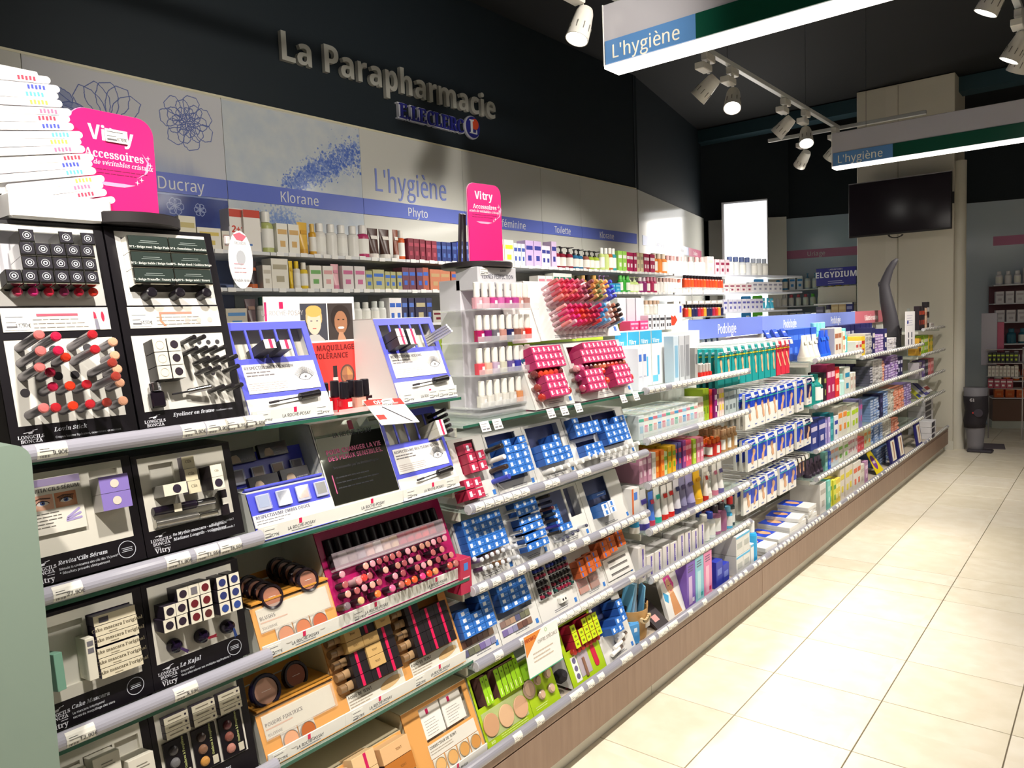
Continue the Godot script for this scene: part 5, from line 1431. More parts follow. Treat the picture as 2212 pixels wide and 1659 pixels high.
func hang_tags(o: Node3D, W: float, us: Array) -> void:
	for u in us:
		var t := part(o, "price_tag", box(0.042, 0.034, 0.0012), mat("e9e8e4", 0.45), TR(u, -0.012, 0.012, Vector3.RIGHT, -22))
		part(t, "print", bars([[-0.016, 0.008, 0.026, 0.0012], [-0.016, 0.0, 0.02, 0.0012], [-0.016, -0.009, 0.014, 0.004], [0.002, -0.009, 0.014, 0.005]]), mat("77767c", 0.6), T(0, 0, 0.0006))

func build_bay2() -> void:
	var a := BAY0 - BAY
	var b := BAY0 - 2 * BAY
	# shelves
	var s1 := shelf(1.318, a, b, "glass shelf with hanging price slips under the pink boxes", "glass", [])
	hang_tags(s1, BAY, [0.09, 0.15, 0.44, 0.52, 0.61, 0.93, 1.03])
	shelf(1.052, a, b, "glass shelf under the upper tier of blue make-up boxes", "rail", tag_row(0.02, 0.3, 0.042, 0.004) + [[0.4, 0.042, ""], [0.445, 0.042, ""], [0.6, 0.042, ""], [0.645, 0.042, ""], [0.84, 0.042, ""], [0.95, 0.042, ""], [1.0, 0.042, ""]])
	shelf(0.795, a, b, "glass shelf under the second tier of blue make-up boxes", "rail", tag_row(0.02, 0.35, 0.042, 0.022) + tag_row(0.42, 0.7, 0.042, 0.05) + tag_row(0.72, 1.1, 0.042, 0.01))
	shelf(0.553, a, b, "glass shelf under the terracotta blusher boxes", "rail", tag_row(0.08, 0.3, 0.042, 0.09) + tag_row(0.35, 0.8, 0.042, 0.003, 0.15) + [[0.95, 0.042, ""]])
	# ---- nail polish tower
	var tw := thing("polish_tower", "clear stepped nail polish stand under a round black top", "stand", stand(-0.17, 1.32, -1.98), "")
	var acr := clear_mat("eef0f4", 0.22, 0.06)
	part(tw, "core", box(0.24, 0.44, 0.1, 0.003), mat("cfcdd4", 0.35), T(0, 0.235, -0.04))
	part(tw, "foot", box(0.34, 0.016, 0.24, 0.006), acr, T(0, 0.008, 0))
	for k in 4: part(tw, "tier", box(0.33, 0.006, 0.17, 0.002), acr, T(0, 0.03 + 0.107 * k, 0.035))
	for k in 4: part(tw, "tier_lip", box(0.33, 0.018, 0.003), acr, T(0, 0.042 + 0.107 * k, 0.12))
	var hd := part(tw, "heading", box(0.2, 0.075, 0.1, 0.002), mat("cdccd2", 0.35), T(-0.02, 0.455, 0.04))
	part(hd, "lettering", text("VERNIS PERFECTION", 0.013, "sans", 0.0006), mat("7d7c88", 0.5), T(0.0, 0.006, 0.051))
	part(hd, "lettering", text("OLIGO+", 0.012, "serif", 0.0006), mat("8d8c98", 0.5), T(0, -0.02, 0.051))
	part(hd, "lettering", text("BEAUTÉ", 0.006, "serif", 0.0006), mat("9d9ca8", 0.5), T(0.03, 0.026, 0.051))
	flat_tag(hd, T(-0.07, 0.022, 0.0512), "4,30€", 0.038, 0.022)
	part(tw, "top_plate", cyl(0.122, 0.018, 36, 0.003), mat("241f22", 0.45), T(-0.02, 0.494, 0.0))
	var pal := [["e0a9b4", "dba0ae", "c0428a", "cc6aa8", "b8408a", "b84a94", "c98f88", "a97a74"], ["a81f5a", "7d1f6a", "6a6670", "c08a80", "262a5a", "8a5a50", "b5685a", "d8342a"], ["d84a5a", "ecb09c", "b9a3bd", "c9c7b4", "6a5a94", "3a3a9a", "2a5a78", "8a7a60"], ["d6d2ca", "d6d3cc", "d8d5ce", "d5d2cb", "cfccc6", "d08a5a", "b5c98a", "4a2a4a"]]
	for r in 4:
		for k in 8:
			var xx := -0.142 + 0.0385 * k + (0.004 if r % 2 == 1 else 0.0)
			polish(tw.transform * T(xx, 0.034 + 0.107 * (3 - r), 0.1 - (0.012 if k > 5 else 0.0)), pal[r][k], "e9e6df", "white-capped nail polish in the %s tier of the clear stand" % ["top", "second", "third", "lowest"][r], "white-capped polishes in the clear stand", 0.029, 0.086, "e6dfe2" if k % 2 == 0 else "")
	pink_card(T(0, 0, 0) * stand(-0.16, 1.832, -2.0, -6), 0.155, 0.27, "narrow hot pink accessory card on the nail polish tower", false)
	var st := thing("file_sleeve", "two tall black nail file sleeves behind the pink card", "sleeve", stand(-0.2, 1.832, -1.925), "")
	for k in 2: part(st, "sleeve", box(0.018, 0.17, 0.006, 0.003), mat("1d191d", 0.5), TR(-0.012 + k * 0.022, 0.085, 0, Vector3.BACK, -6 + k * 4))
	# ---- pink boxes and lip balls on the top shelf
	var E1 := face(-0.01, 1.322, -1.69, 20)
	white_unit(E1, 20, 0.365, 0.6, 0.23, "white lip display with pink boxes around one row of lip colours", [[0.378, 0.15, 0.565, 0.215]], "a8336a")
	white_unit(E1, 20, 0.645, 1.025, 0.23, "wide white lip display with pink boxes around two lip rows", [[0.66, 0.15, 1.0, 0.215]], "a8336a")
	var pk := "c8326a"
	for j in 3:
		for i in 6: blue_box(E1, 0.4 + i * 0.0292, 0.202 - j * 0.027, 0.045, "small pink lip colour box in the upper block of the narrow display", "pink boxes of the narrow lip display", pk, 0.0284, 0.0262)
		for i in 4: blue_box(E1, 0.425 + i * 0.0292, 0.096 - j * 0.027, 0.045, "small pink lip colour box in the lower block of the narrow display", "pink boxes of the narrow lip display", pk, 0.0284, 0.0262, 0.0)
		for i in 10:
			if j == 0 and (i == 0 or i == 9): continue
			blue_box(E1, 0.69 + i * 0.0305, 0.202 - j * 0.027, 0.045, "small pink lip colour box in the upper block of the wide display", "pink boxes of the wide lip display", pk, 0.0296, 0.0262)
		for i in 4:
			blue_box(E1, 0.672 + i * 0.0305, 0.096 - j * 0.0275, 0.045, "small pink lip colour box in the lower first block of the wide display", "pink boxes of the wide lip display", pk, 0.0296, 0.0266, 0.0)
			blue_box(E1, 0.87 + i * 0.0305, 0.099 - j * 0.0275, 0.045, "small pink lip colour box in the lower second block of the wide display", "pink boxes of the wide lip display", pk, 0.0296, 0.0266, 0.0)
	var lc := ["6a3434", "d03a2e", "e0502c", "ea4a2c", "c83a38", "6a2a30"]
	for k in 6: lip_ball(E1, 0.385 + 0.03 * k, 0.121, lc[k], "narrow")
	for q in [[0.38, 0.072, "8a3a34"], [0.386, 0.036, "a83228"], [0.538, 0.075, "9a2a34"], [0.548, 0.045, "a8342e"]]: lip_ball(E1, q[0], q[1], q[2], "narrow")
	var lw := ["d08a92", "cf5a8a", "7d2440", "5a2030", "8a5a38", "b5644a", "d87a5a", "b5403c", "d8452e", "c0342e", "8a4038", "a85a44"]
	for k in 12: lip_ball(E1, 0.645 + 0.0305 * k, 0.122, lw[k], "wide")
	for q in [[0.64, 0.085, "8a2a54"], [0.645, 0.045, "a83a5a"], [0.81, 0.1, "d8342a"], [0.818, 0.06, "d8402c"], [0.995, 0.09, "8a3030"], [1.0, 0.058, "c24038"]]: lip_ball(E1, q[0], q[1], q[2], "wide")
	# ---- pencil display above
	var EP := face(-0.1, 1.555, -1.69, 19)
	var pd := display("pencil_display", "large white display bristling with lip and eye pencils", "white make-up displays", on(EP, 0.53, 0, 0), 19, 0.56, 0.235, 0.12, "efeeec", "efedea")
	part(pd, "side_wing", box(0.16, 0.232, 0.004), mat("efeeec", 0.4), T(-0.075, 0.116, -0.01))
	part(pd, "stand_back", box(0.55, 0.23, 0.05), mat("e9e8e6", 0.4), TR(0.28, -0.115, -0.075, Vector3.RIGHT, 19))
	part(pd, "ledge_print", para(0.4, 2, 0.006, 0.003, 71), mat("9a9aa0", 0.5), T(0.09, 0.122, 0.0003))
	part(pd, "ledge_print", para(0.4, 2, 0.006, 0.003, 72), mat("9a9aa0", 0.5), T(0.09, 0.016, 0.0003))
	part(pd, "blue_mark", box(0.016, 0.02, 0.001), mat("3f6fd0", 0.4), T(0.53, 0.03, 0.0006))
	var cols_a := [["c86a6a", "d8506a", "c0304a", "b82a58", "d86a7a", "a85a70", "7d2a40", "8a4a50", "c08a50", "a89a50", "e0a068", "3a48c0"], ["c86a7a", "c8405a", "d83a6a", "d8567a", "a02a50", "c87a8a", "5a2034", "d88a50", "4a5a3a", "e0b070", "d8a060", "3a48c0"], ["b84a5a", "d84a4a", "c03a50", "e07a6a", "b84a6a", "8a3a50", "5a2a34", "e0a060", "6a7a4a", "e8b890", "3a4ac8", "3a4ac0"], ["d87a7a", "d8605a", "c8405a", "c82a4a", "b03a50", "d89aa8", "6a2a3a", "e0a870", "5a6a34", "d8b080", "5a64c8", "3a42b0"]]
	var cols_b := [["d88a8a", "d8306a", "c82058", "d8206a", "c0204a", "a02050", "5a1a3a", "c8205a", "4a90c8", "d8b0a8", "b0705a", "2a2a30"], ["c8406a", "d8207a", "d82a4a", "d8301e", "b8202a", "a81a3a", "8a1a3a", "c82a6a", "3f90d0", "dab8b0", "9a6a54", "25252b"], ["d8506a", "d8206a", "d8187a", "e0402a", "c0303a", "d0204a", "b0184a", "4a98d0", "e0b0a0", "d8a8a0", "5a3020", "3a2a24"], ["d87a7a", "d8a0b0", "d8206a", "d02058", "a82030", "7a2030", "d83a3a", "4a98d0", "7ab0d8", "d8b0a8", "4a3a34", "6a9ac8"]]
	var kinds := ["rose", "pink", "red", "plum", "nude", "gold", "blue", "black"]
	for blk in 2:
		for r in 4:
			for k in 12:
				var hex: String = [cols_a, cols_b][blk][r][k]
				if k == 6 and r == 0: continue
				var c := Color(hex)
				var nm := "blue" if c.b > c.r * 1.15 else ("black" if c.v < 0.3 else ("pale" if c.v > 0.82 and c.s < 0.35 else ("red" if c.s > 0.7 else ("plum" if c.v < 0.6 else "pink"))))
				var pen := thing("make_up_pencil", "%s-ended make-up pencil in the %s block of the pencil display" % [nm, ["upper", "lower"][blk]], "pencil", on(EP, 0.63 + 0.0345 * k, [0.202, 0.1][blk] - r * 0.021, -0.01) * Transform3D(Basis(Vector3.RIGHT, -0.08), Vector3.ZERO), "pencils of the %s block" % ["upper", "lower"][blk])
				part(pen, "barrel", rod(0.0062, 0.05, 8), mat("c9a8b0" if c.r > c.b else "9ab4d0", 0.35), Transform3D.IDENTITY)
				part(pen, "cap", rod(0.0078, 0.045, 8, 0.001), mat(hex, 0.3), T(0, 0, 0.048))
	# ---- second tier
	var E2 := face(-0.02, 1.06, -1.69, 20)
	white_unit(E2, 20, 0.0, 0.165, 0.215, "white nail care display with wine red boxes", [[0.03, 0.1, 0.12, 0.205]], "b59aa6")
	white_unit(E2, 20, 0.168, 0.372, 0.21, "white mascara display with blue boxes in one tall block", [[0.178, 0.04, 0.335, 0.202]], "6f76a4")
	white_unit(E2, 20, 0.375, 0.615, 0.21, "white display half filled with blue boxes beside the mascara block", [[0.392, 0.056, 0.585, 0.2]], "6f76a4")
	white_unit(E2, 20, 0.62, 1.06, 0.205, "wide white display with two blocks of blue boxes over white tubes", [[0.632, 0.12, 0.815, 0.198], [0.66, 0.04, 0.79, 0.105], [0.822, 0.06, 1.0, 0.198]], "5f679c")
	for q in [[0.052, 0.175], [0.054, 0.143], [0.097, 0.145], [0.052, 0.111], [0.094, 0.111], [-0.016 + 0.022, 0.066], [0.045, 0.064], [0.006, 0.033], [0.045, 0.03]]:
		blue_box(E2, q[0], q[1], 0.035, "wine red nail care box in the first white display", "wine red nail care boxes", "b52a4c", 0.0375, 0.0305, 0.02)
	var ba := [[0.231, 0.164], [0.312, 0.165], [0.23, 0.1385], [0.271, 0.1385], [0.312, 0.1385], [0.228, 0.113], [0.27, 0.113], [0.312, 0.113], [0.186, 0.0885], [0.2275, 0.0885], [0.269, 0.0885], [0.3105, 0.0885], [0.186, 0.064], [0.2275, 0.064], [0.269, 0.064], [0.3105, 0.064]]
	for q in ba: blue_box(E2, q[0], q[1], 0.04, "blue mascara box in the tall block of the second tier", "blue boxes of the tall block")
	for q in [[0.503, 0.142], [0.421, 0.1165], [0.462, 0.1165], [0.503, 0.117], [0.42, 0.0915], [0.462, 0.0915], [0.504, 0.0915], [0.546, 0.0925], [0.42, 0.0665], [0.462, 0.0665], [0.504, 0.0665], [0.546, 0.0675]]:
		blue_box(E2, q[0], q[1], 0.04, "blue make-up box in the stepped block of the second tier", "blue boxes of the stepped block")
	for q in [[0.652, 0.184], [0.652, 0.1595], [0.695, 0.1595], [0.738, 0.1595], [0.781, 0.1595], [0.652, 0.135], [0.695, 0.135], [0.738, 0.135], [0.781, 0.135], [0.676, 0.0755], [0.718, 0.0755], [0.76, 0.0755], [0.676, 0.051], [0.718, 0.051], [0.76, 0.051]]:
		blue_box(E2, q[0], q[1], 0.038, "blue eye make-up box beside the upright groove of the wide display", "blue boxes of the wide display, first block")
	for j in 4:
		for i in 4:
			if j == 0 and i == 1: continue
			blue_box(E2, 0.845 + 0.0425 * i, 0.154 - 0.0258 * j, 0.038, "blue eye make-up box in the full block of the wide display", "blue boxes of the wide display, second block", "2f6fc4", 0.041, 0.0248)
	for q in [[0.165, 0.154, "2a2420"], [0.16, 0.118, "e2e0dc"], [0.157, 0.086, "3a2a24"], [0.153, 0.052, "3a44b0"]]: stick(E2, q[0], q[1], 0.0085, 0.075, q[2], "", "thick %s mascara tester beside the tall blue block" % {"2a2420": "black", "e2e0dc": "white", "3a2a24": "brown", "3a44b0": "violet-blue"}[q[2]], "mascara testers in a column", "mascara_tester", "mascara")
	for k in 14: stick(E2, 0.42 + 0.046 * k, 0.033 + (0.004 if k > 4 else 0.0), 0.0088, 0.05, "e6e4de", "", "white mascara tester in the row along the display foot", "white testers along the foot", "mascara_tester", "mascara")
	# ---- third tier
	var E3 := face(-0.02, 0.8, -1.69, 20)
	white_unit(E3, 20, 0.0, 0.235, 0.21, "white display filled with five columns of blue boxes", [[0.01, 0.09, 0.21, 0.206]], "4f5a94")
	white_unit(E3, 20, 0.238, 0.43, 0.21, "white display with blue boxes beside chrome tubes", [[0.275, 0.04, 0.39, 0.204]], "4f5a94")
	white_unit(E3, 20, 0.433, 0.7, 0.21, "white display with dark liners, blue boxes and empty grey fields", [[0.455, 0.055, 0.6, 0.203], [0.612, 0.09, 0.685, 0.2]], "767da2")
	white_unit(E3, 20, 0.703, 1.0, 0.21, "white display with few blue and white boxes in a grey field", [[0.74, 0.05, 0.9, 0.2]], "767da2")
	for j in 5:
		for i in 5: blue_box(E3, 0.028 + 0.0375 * i, 0.195 - 0.0235 * j, 0.038, "blue make-up box in the full five-column display", "blue boxes of the five-column display", "2f6fc4", 0.0365, 0.0228)
	for j in 6:
		for i in 3: blue_box(E3, 0.294 + 0.041 * i, [0.197, 0.172, 0.1415, 0.1135, 0.081, 0.0505][j], 0.038, "blue make-up box in the three-column display with chrome tubes", "blue boxes of the three-column display", "2f6fc4", 0.04, 0.0242)
	for v in [0.185, 0.158, 0.112, 0.09, 0.064]: stick(E3, 0.255, v, 0.006, 0.055, "d6d8dc", "", "thin chrome eyeliner tube beside the three-column display", "chrome eyeliner tubes", "eyeliner_tube", "eyeliner", 1.0)
	for q in [[0.489, 0.146], [0.489, 0.1205], [0.491, 0.0955], [0.494, 0.069], [0.536, 0.069]]: blue_box(E3, q[0], q[1], 0.034, "blue make-up box beside the dark liners", "blue boxes beside the dark liners")
	for k in 7: stick(E3, 0.448, 0.196 - k * 0.0222, 0.0062, 0.06, ["2a2420", "1f2440", "4a1f28", "22303f", "232028", "2a2a80", "25221f"][k], "", "dark nail liner tube in the column of the grey display", "dark liner tubes", "liner_tube", "liner")
	for q in [[0.783, 0.085], [0.831, 0.088], [0.783, 0.061], [0.831, 0.063]]:
		slot_box(E3, q[0], q[1], 0.044, 0.0238, 0.042, "e6e8ee", "blue-sided white box with blue mark in the grey field", "white-fronted boxes in the grey field", [["sticker", 0, 0, 0.014, 0.016, "3f7fd0"]], "make_up_box", "3a6ab0", 0.03)
	slot_box(E3, 0.8, 0.135, 0.1, 0.018, 0.02, "3a62a8", "blue box lying flat in the grey field", "", [["print", 0.01, 0, 0.05, 0.003, "b9cbe6"]], "make_up_box", "", 0.03)
	for q in [[0.012, 0.084, "5a3a6a"], [0.042, 0.074, "8a7aa8"], [0.068, 0.076, "4a3a40"], [0.094, 0.077, "6a4a48"], [0.121, 0.077, "7a5a50"], [0.148, 0.077, "8a7a6a"], [0.18, 0.075, "b9bcc4"], [0.213, 0.074, "c4c6cc"], [0.042, 0.045, "4a2a4a"], [0.073, 0.043, "d8d6d0"], [0.102, 0.042, "5a4a3a"], [0.131, 0.042, "8a5a30"], [0.16, 0.04, "6a5a50"], [0.208, 0.037, "c0c2c8"]]:
		stick(E3, q[0], q[1], 0.0075, 0.045, q[2], "c9ccd2", "eyeshadow tube with chrome tip along the foot of the five-column display", "chrome-tipped eyeshadow tubes", "eyeshadow_tube", "eyeshadow", 0.0, 0.006)
	for q in [[0.47, 0.03], [0.5, 0.033], [0.535, 0.036], [0.57, 0.04], [0.63, 0.045]]: stick(E3, q[0], q[1], 0.006, 0.04, "c9cbd0", "4a4a60", "silver liner tube along the foot of the grey display", "silver liner tubes", "liner_tube", "liner", 0.8, 0.006)
	# terracotta box and red box standing on the shelf
	carton(stand(-0.03, 0.8, -1.655), 0.05, 0.11, 0.06, "b52a4c", "tall wine red box with blue mark at the shelf end", "", [["mark", 0.0, 0.085, 0.018, 0.022, "3f7fd0"], ["print", 0, 0.05, 0.03, 0.004, "e8b0bc"]])
	# ---- fourth tier
	var E4 := face(-0.02, 0.56, -1.65, 20)
	white_unit(E4, 20, 0.0, 0.185, 0.2, "white eyeshadow display with blue boxes over two swatch rows, first", [[0.006, 0.08, 0.165, 0.19]], "a9b0c4")
	white_unit(E4, 20, 0.188, 0.405, 0.2, "white eyeshadow display with blue boxes over two swatch rows, second", [[0.2, 0.08, 0.385, 0.19]], "a9b0c4")
	white_unit(E4, 20, 0.408, 0.645, 0.2, "white display with two grids of dark pencils", [], "767da2")
	white_unit(E4, 20, 0.648, 0.845, 0.2, "white blusher display with terracotta boxes over six shades", [], "767da2")
	white_unit(E4, 20, 0.848, 1.06, 0.19, "white display with terracotta boxes above three empty grooves", [], "767da2")
	for q in 2:
		var u0: float = [0.03, 0.225][q]
		for i in 3:
			for j in 5:
				if q == 0 and ((i == 1 and j < 2) or (i == 0 and j < 1)): continue
				if q == 1 and j > 3: continue
				blue_box(E4, u0 + 0.052 * i, 0.178 - 0.0215 * j, 0.034, "long blue eyeshadow box in the %s swatch display" % ["first", "second"][q], "blue boxes of the swatch displays", "2f6fc4", 0.05, 0.0208)
		var shades := ["7a5548", "6a4a42", "8a6a5a", "8a7068", "9a8070", "b09078", "5a5a78", "6a6a58", "7a7a60", "7a6aa0", "9a90b8", "8a8aa8"]
		for j in 2:
			for i in 6:
				var sw := thing("eyeshadow_swatch", "flat eyeshadow swatch in the %s row, %s display" % [["upper", "lower"][j], ["first", "second"][q]], "swatch", on(E4, u0 - 0.012 + 0.0265 * i, 0.062 - 0.028 * j, 0.001), "eyeshadow swatches in rows")
				part(sw, "powder", box(0.025, 0.021, 0.003, 0.0008), mat(shades[(j * 6 + i + q * 3) % 12], 0.5), T(0, 0, 0.0015))
	# dark pencil grids
	for q in 2:
		var cu: float = [0.43, 0.51][q]
		var nc: int = [3, 6][q]
		var gr := thing("pencil_grid", "dark pencil holder grid, %s" % ["the narrow one", "the wide one"][q], "holder", on(E4, cu - 0.008, 0.075, 0.0), "pencil holder grids")
		var gw := nc * 0.021
		part(gr, "back", box(gw, 0.115, 0.004), mat("2a2a30", 0.5), T(gw / 2, 0.0575, 0.002))
		for i in nc + 1: part(gr, "slat", box(0.0015, 0.115, 0.01), mat("c9c9c6", 0.3), T(gw * i / nc, 0.0575, 0.006))
		for j in 6: part(gr, "slat", box(gw, 0.0015, 0.01), mat("c9c9c6", 0.3), T(gw / 2, 0.115 * j / 5, 0.006))
		for i in nc:
			for j in 5:
				var hex2: String = pick([["2a3a9a", "3a4aa8", "1f2a50"], ["7a1f34", "5a1a2c", "8a2a3a"], ["2a2426", "3a3236"], ["7a2034", "8a2038", "2a2a2e"], ["1f4a44", "2a2a30", "8a1f3a"]][j])
				stick(E4, cu - 0.008 + gw * (i + 0.5) / nc, 0.075 + 0.115 * (4.5 - j) / 5, 0.0055, 0.022, hex2, "", "dark kohl pencil end in the %s holder grid" % ["narrow", "wide"][q], "kohl pencils in holder grids", "kohl_pencil", "pencil", 0.0, 0.006, -0.002)
	var sh := thing("sharpener", "white double pencil sharpener on the display foot", "sharpener", on(E4, 0.545, 0.045, 0.008), "")
	part(sh, "body", box(0.045, 0.022, 0.016, 0.002), mat("e2e0da", 0.4))
	for k in 2: part(sh, "hole", disc(0.0045, 0.0006, 12), mat("26242a", 0.6), T(-0.008 + 0.016 * k, 0, 0.0081))  # flat discs, the shade inside the bores put into the colour
	# terracotta boxes and blush shades
	for q in [[0.672, 0.14, 1], [0.717, 0.145, 2], [0.762, 0.15, 2], [0.83, 0.172, 3], [0.885, 0.178, 3], [0.955, 0.186, 3]]:
		for j in 3: slot_box(E4, q[0], q[1] - j * 0.0215, 0.052 if q[2] == 3 else 0.043, 0.0208, 0.032 + 0.008 * q[2], "c2602c", "terracotta blusher box with blue mark", "terracotta blusher boxes", [["mark", -0.008, 0, 0.008, 0.014, "4a70c8"]], "blusher_box", "a8502a", 0.0)
	for i in 2:
		for j in 3:
			var bs := thing("blusher_swatch", "flat blusher swatch, %s" % [["dusty pink", "rose", "coral pink"], ["terracotta pink", "brick", "brown pink"]][i][j], "swatch", on(E4, 0.69 + 0.075 * i, 0.089 - 0.0255 * j, 0.001), "blusher swatches")
			part(bs, "powder", box(0.062, 0.023, 0.004, 0.001), mat([["b06a70", "c07a78", "c88068"], ["b8705c", "b06a58", "a86850"]][i][j], 0.5), T(0, 0, 0.002))
			part(bs, "cover", box(0.064, 0.025, 0.001), clear_mat("f0e6e2", 0.14, 0.05), T(0, 0, 0.006))
	var gv := thing("groove_card", "white card with three empty grooves under the terracotta boxes", "card", on(E4, 0.95, 0.06, 0.001), "")
	part(gv, "card", holed(0.19, 0.085, 0.003, [[0.03, 0.012, 0.17, 0.022], [0.03, 0.038, 0.17, 0.048], [0.03, 0.063, 0.17, 0.073]]), mat("e9e7e2", 0.4), T(-0.095, -0.042, 0.004))
	part(gv, "groove_back", box(0.18, 0.08, 0.001), mat("7d7a78", 0.6), T(0, 0, 0.0005))
	# ---- base: lime displays, offer sign, brushes
	var E5 := face(0.03, 0.285, -1.69, 21)
	var lime := "a9c81f"
	var g1 := display("make_up_display", "lime green foundation display with round pale testers on the base", "lime green displays", on(E5, 0.0, 0, 0), 21, 0.236, 0.232, 0.13, "d9dad2", lime, [[0.008, 0.125, 0.225, 0.22]], "6b4a44", 0.05)
	part(g1, "tester_window", box(0.21, 0.085, 0.001), clear_mat("dfe6b0", 0.35, 0.05), T(0.115, 0.066, 0.001))
	part(g1, "lettering", text("BIO", 0.008, "sansbold", 0.0004), mat("e6f0b0", 0.5), T(0.03, 0.014, 0.0004))
	part(g1, "print", para(0.14, 2, 0.007, 0.0016, 14), mat("dfe8a8", 0.5), T(0.07, 0.018, 0.0003))
	for k in 7: slot_box(E5, [0.049, 0.066, 0.117, 0.141, 0.165, 0.189, 0.212][k], 0.168, 0.0215 if k > 1 else 0.0165, 0.09, 0.012 + 0.001 * k, "9ad020", "lime green upright make-up box, %s group" % ["pair" if k < 2 else "row of five"][0], "lime upright make-up boxes", [["print", 0, -0.028, 0.004, 0.02, "e6f4a8"], ["print", 0, 0.03, 0.005, 0.006, "5a7a14"]], "make_up_box", "6b4a44", 0.03)
	for k in 3:
		var tp := thing("powder_tester", "large round %s powder tester on the lime display" % ["beige", "light beige", "rosy beige"][k], "tester", on(E5, 0.039 + 0.075 * k, 0.065 - 0.002 * k, 0.002), "large round powder testers")
		part(tp, "powder", disc(0.035, 0.004, 32), mat(["c99a74", "d8b08a", "d4a684"][k], 0.5))
	var g2 := display("make_up_display", "lime green display with round pots beside the foundation display", "lime green displays", on(E5, 0.238, 0, 0), 21, 0.158, 0.19, 0.13, "d9dad2", lime)
	part(g2, "print", para(0.08, 2, 0.007, 0.0016, 15), mat("dfe8a8", 0.5), T(0.02, 0.025, 0.0003))
	for k in 2: slot_box(E5, 0.272 + 0.078 * k, 0.152, 0.072, 0.05, 0.01, "8cc41c", "lime green lying box with leaf print, %s" % ["first", "second"][k], "lime lying boxes", [["lettering", -0.006, 0.006, 0, 0, text("bio", 0.01, "serif", 0.0004), mat("5a7a14", 0.5)]], "make_up_box", "", 0.02)
	for q in [[0.252, 0.093, 0.031], [0.3, 0.106, 0.0165], [0.358, 0.107, 0.0165], [0.3, 0.056, 0.0165], [0.356, 0.056, 0.0165]]:
		var pt := thing("powder_pot", ("large" if q[2] > 0.02 else "small") + " round clear-lidded powder pot on the lime display", "pot", on(E5, q[0], q[1], 0.001), "round powder pots")
		part(pt, "pot", disc(q[2], 0.012 if q[2] < 0.02 else 0.004, 24), mat("b59a88", 0.2))
		part(pt, "powder", disc(q[2] * 0.72, 0.002, 20), mat("c9a890", 0.4), T(0, 0, 0.0118 if q[2] < 0.02 else 0.0038))
	var g3 := display("make_up_display", "lime green lip display with crimson boxes and a lipstick picture", "lime green displays", on(E5, 0.478, 0, 0), 21, 0.222, 0.232, 0.13, "e3e2de", lime, [[0.02, 0.13, 0.21, 0.222]], "7a2a3a", 0.04)
	part(g3, "tester_field", box(0.07, 0.085, 0.001), mat("b5aab4", 0.4), T(0.1, 0.065, 0.0006))
	part(g3, "lipstick_print", prism(round_rect(0.027, 0.078, 0.011, 4), 0.002), mat("c81f44", 0.4), TR(0.172, 0.066, 0.001, Vector3.BACK, 4))
	part(g3, "tester_card", box(0.034, 0.09, 0.001), mat("efeeea", 0.4), T(0.045, 0.06, 0.0006))
	for k in 3: part(g3, "tester_dot", disc(0.0105, 0.001, 18), mat("6a648a", 0.4), T(0.045, 0.09 - 0.028 * k, 0.001))
	part(g3, "tester_tube", box(0.014, 0.07, 0.006, 0.002), mat("8a6450", 0.4), T(0.098, 0.05, 0.003))
	for j in 3:
		slot_box(E5, 0.543, 0.2 - j * 0.0285, 0.03, 0.027, 0.03, "c8dc1e", "crimson lip box with lime end, single column", "crimson lip boxes with lime ends", [["print", 0, 0, 0.012, 0.008, "7d8a14"]], "lip_box", "a82038", 0.03)
		for i in 4:
			if (j == 0 and i == 0): continue
			slot_box(E5, 0.583 + 0.0315 * i, 0.202 - j * 0.0285, 0.03, 0.027, 0.03 + 0.003 * i, "c8dc1e", "crimson lip box with lime end, row of four columns", "crimson lip boxes with lime ends", [["print", 0, 0, 0.012, 0.008, "7d8a14"]], "lip_box", "a82038", 0.03)
	for k in 7: stick(E5, 0.528 + 0.0265 * k, 0.12, 0.011, 0.018, "a83028", "", "short red lip colour tester, %s of the lime display row" % ["first", "second", "third", "fourth", "fifth", "sixth", "last"][k], "short red lip testers", "lip_tester", "lipstick", 0.0, 0.006, 0.0)
	var w1 := white_unit(E5, 21, 0.703, 0.925, 0.232, "white mascara display with blue boxes and three tubes drawn out, on the base", [[0.72, 0.11, 0.87, 0.222]], "6a78b0")
	for q in [[0.842, 0.2], [0.842, 0.17], [0.8, 0.142], [0.842, 0.142], [0.757, 0.118], [0.8, 0.115]]: blue_box(E5, q[0], q[1], 0.05, "large blue mascara box in the base display", "blue boxes of the base display", "2f6fc4", 0.041, 0.027, 0.03)
	for k in 3:
		var mt := thing("mascara_tube", "white mascara tube with chrome end lying on the base display, %s" % ["lowest", "middle", "highest"][k], "mascara", on(E5, 0.74 + 0.028 * k, 0.03 + 0.018 * k, 0.01, 6), "white mascara tubes on the base display")
		part(mt, "barrel", rod(0.0085, 0.06, 16, 0.001), mat("ecebe8", 0.3), Transform3D(Basis(Vector3.UP, PI / 2), Vector3.ZERO))
		part(mt, "end", rod(0.0078, 0.02, 16, 0.001), mat("a09088", 0.15, 0.9), Transform3D(Basis(Vector3.UP, PI / 2), Vector3(0.0605, 0, 0)))
	for k in 3: carton(stand(0.0 - 0.01 * k, 0.278, -2.645 - 0.022 * k, -18), 0.05, 0.085, 0.018, ["4a98d8", "5aa4de", "d8e6f4"][k], ["flat blue pack leaning beside the base display", "second blue pack behind the first by the base display", "pale blue pack with blue mark by the bamboo pot"][k], "packs leaning beside the base display", [["mark", 0.005, 0.06, 0.016, 0.016, "3f7fd0" if k == 2 else "e6f0fa"]])
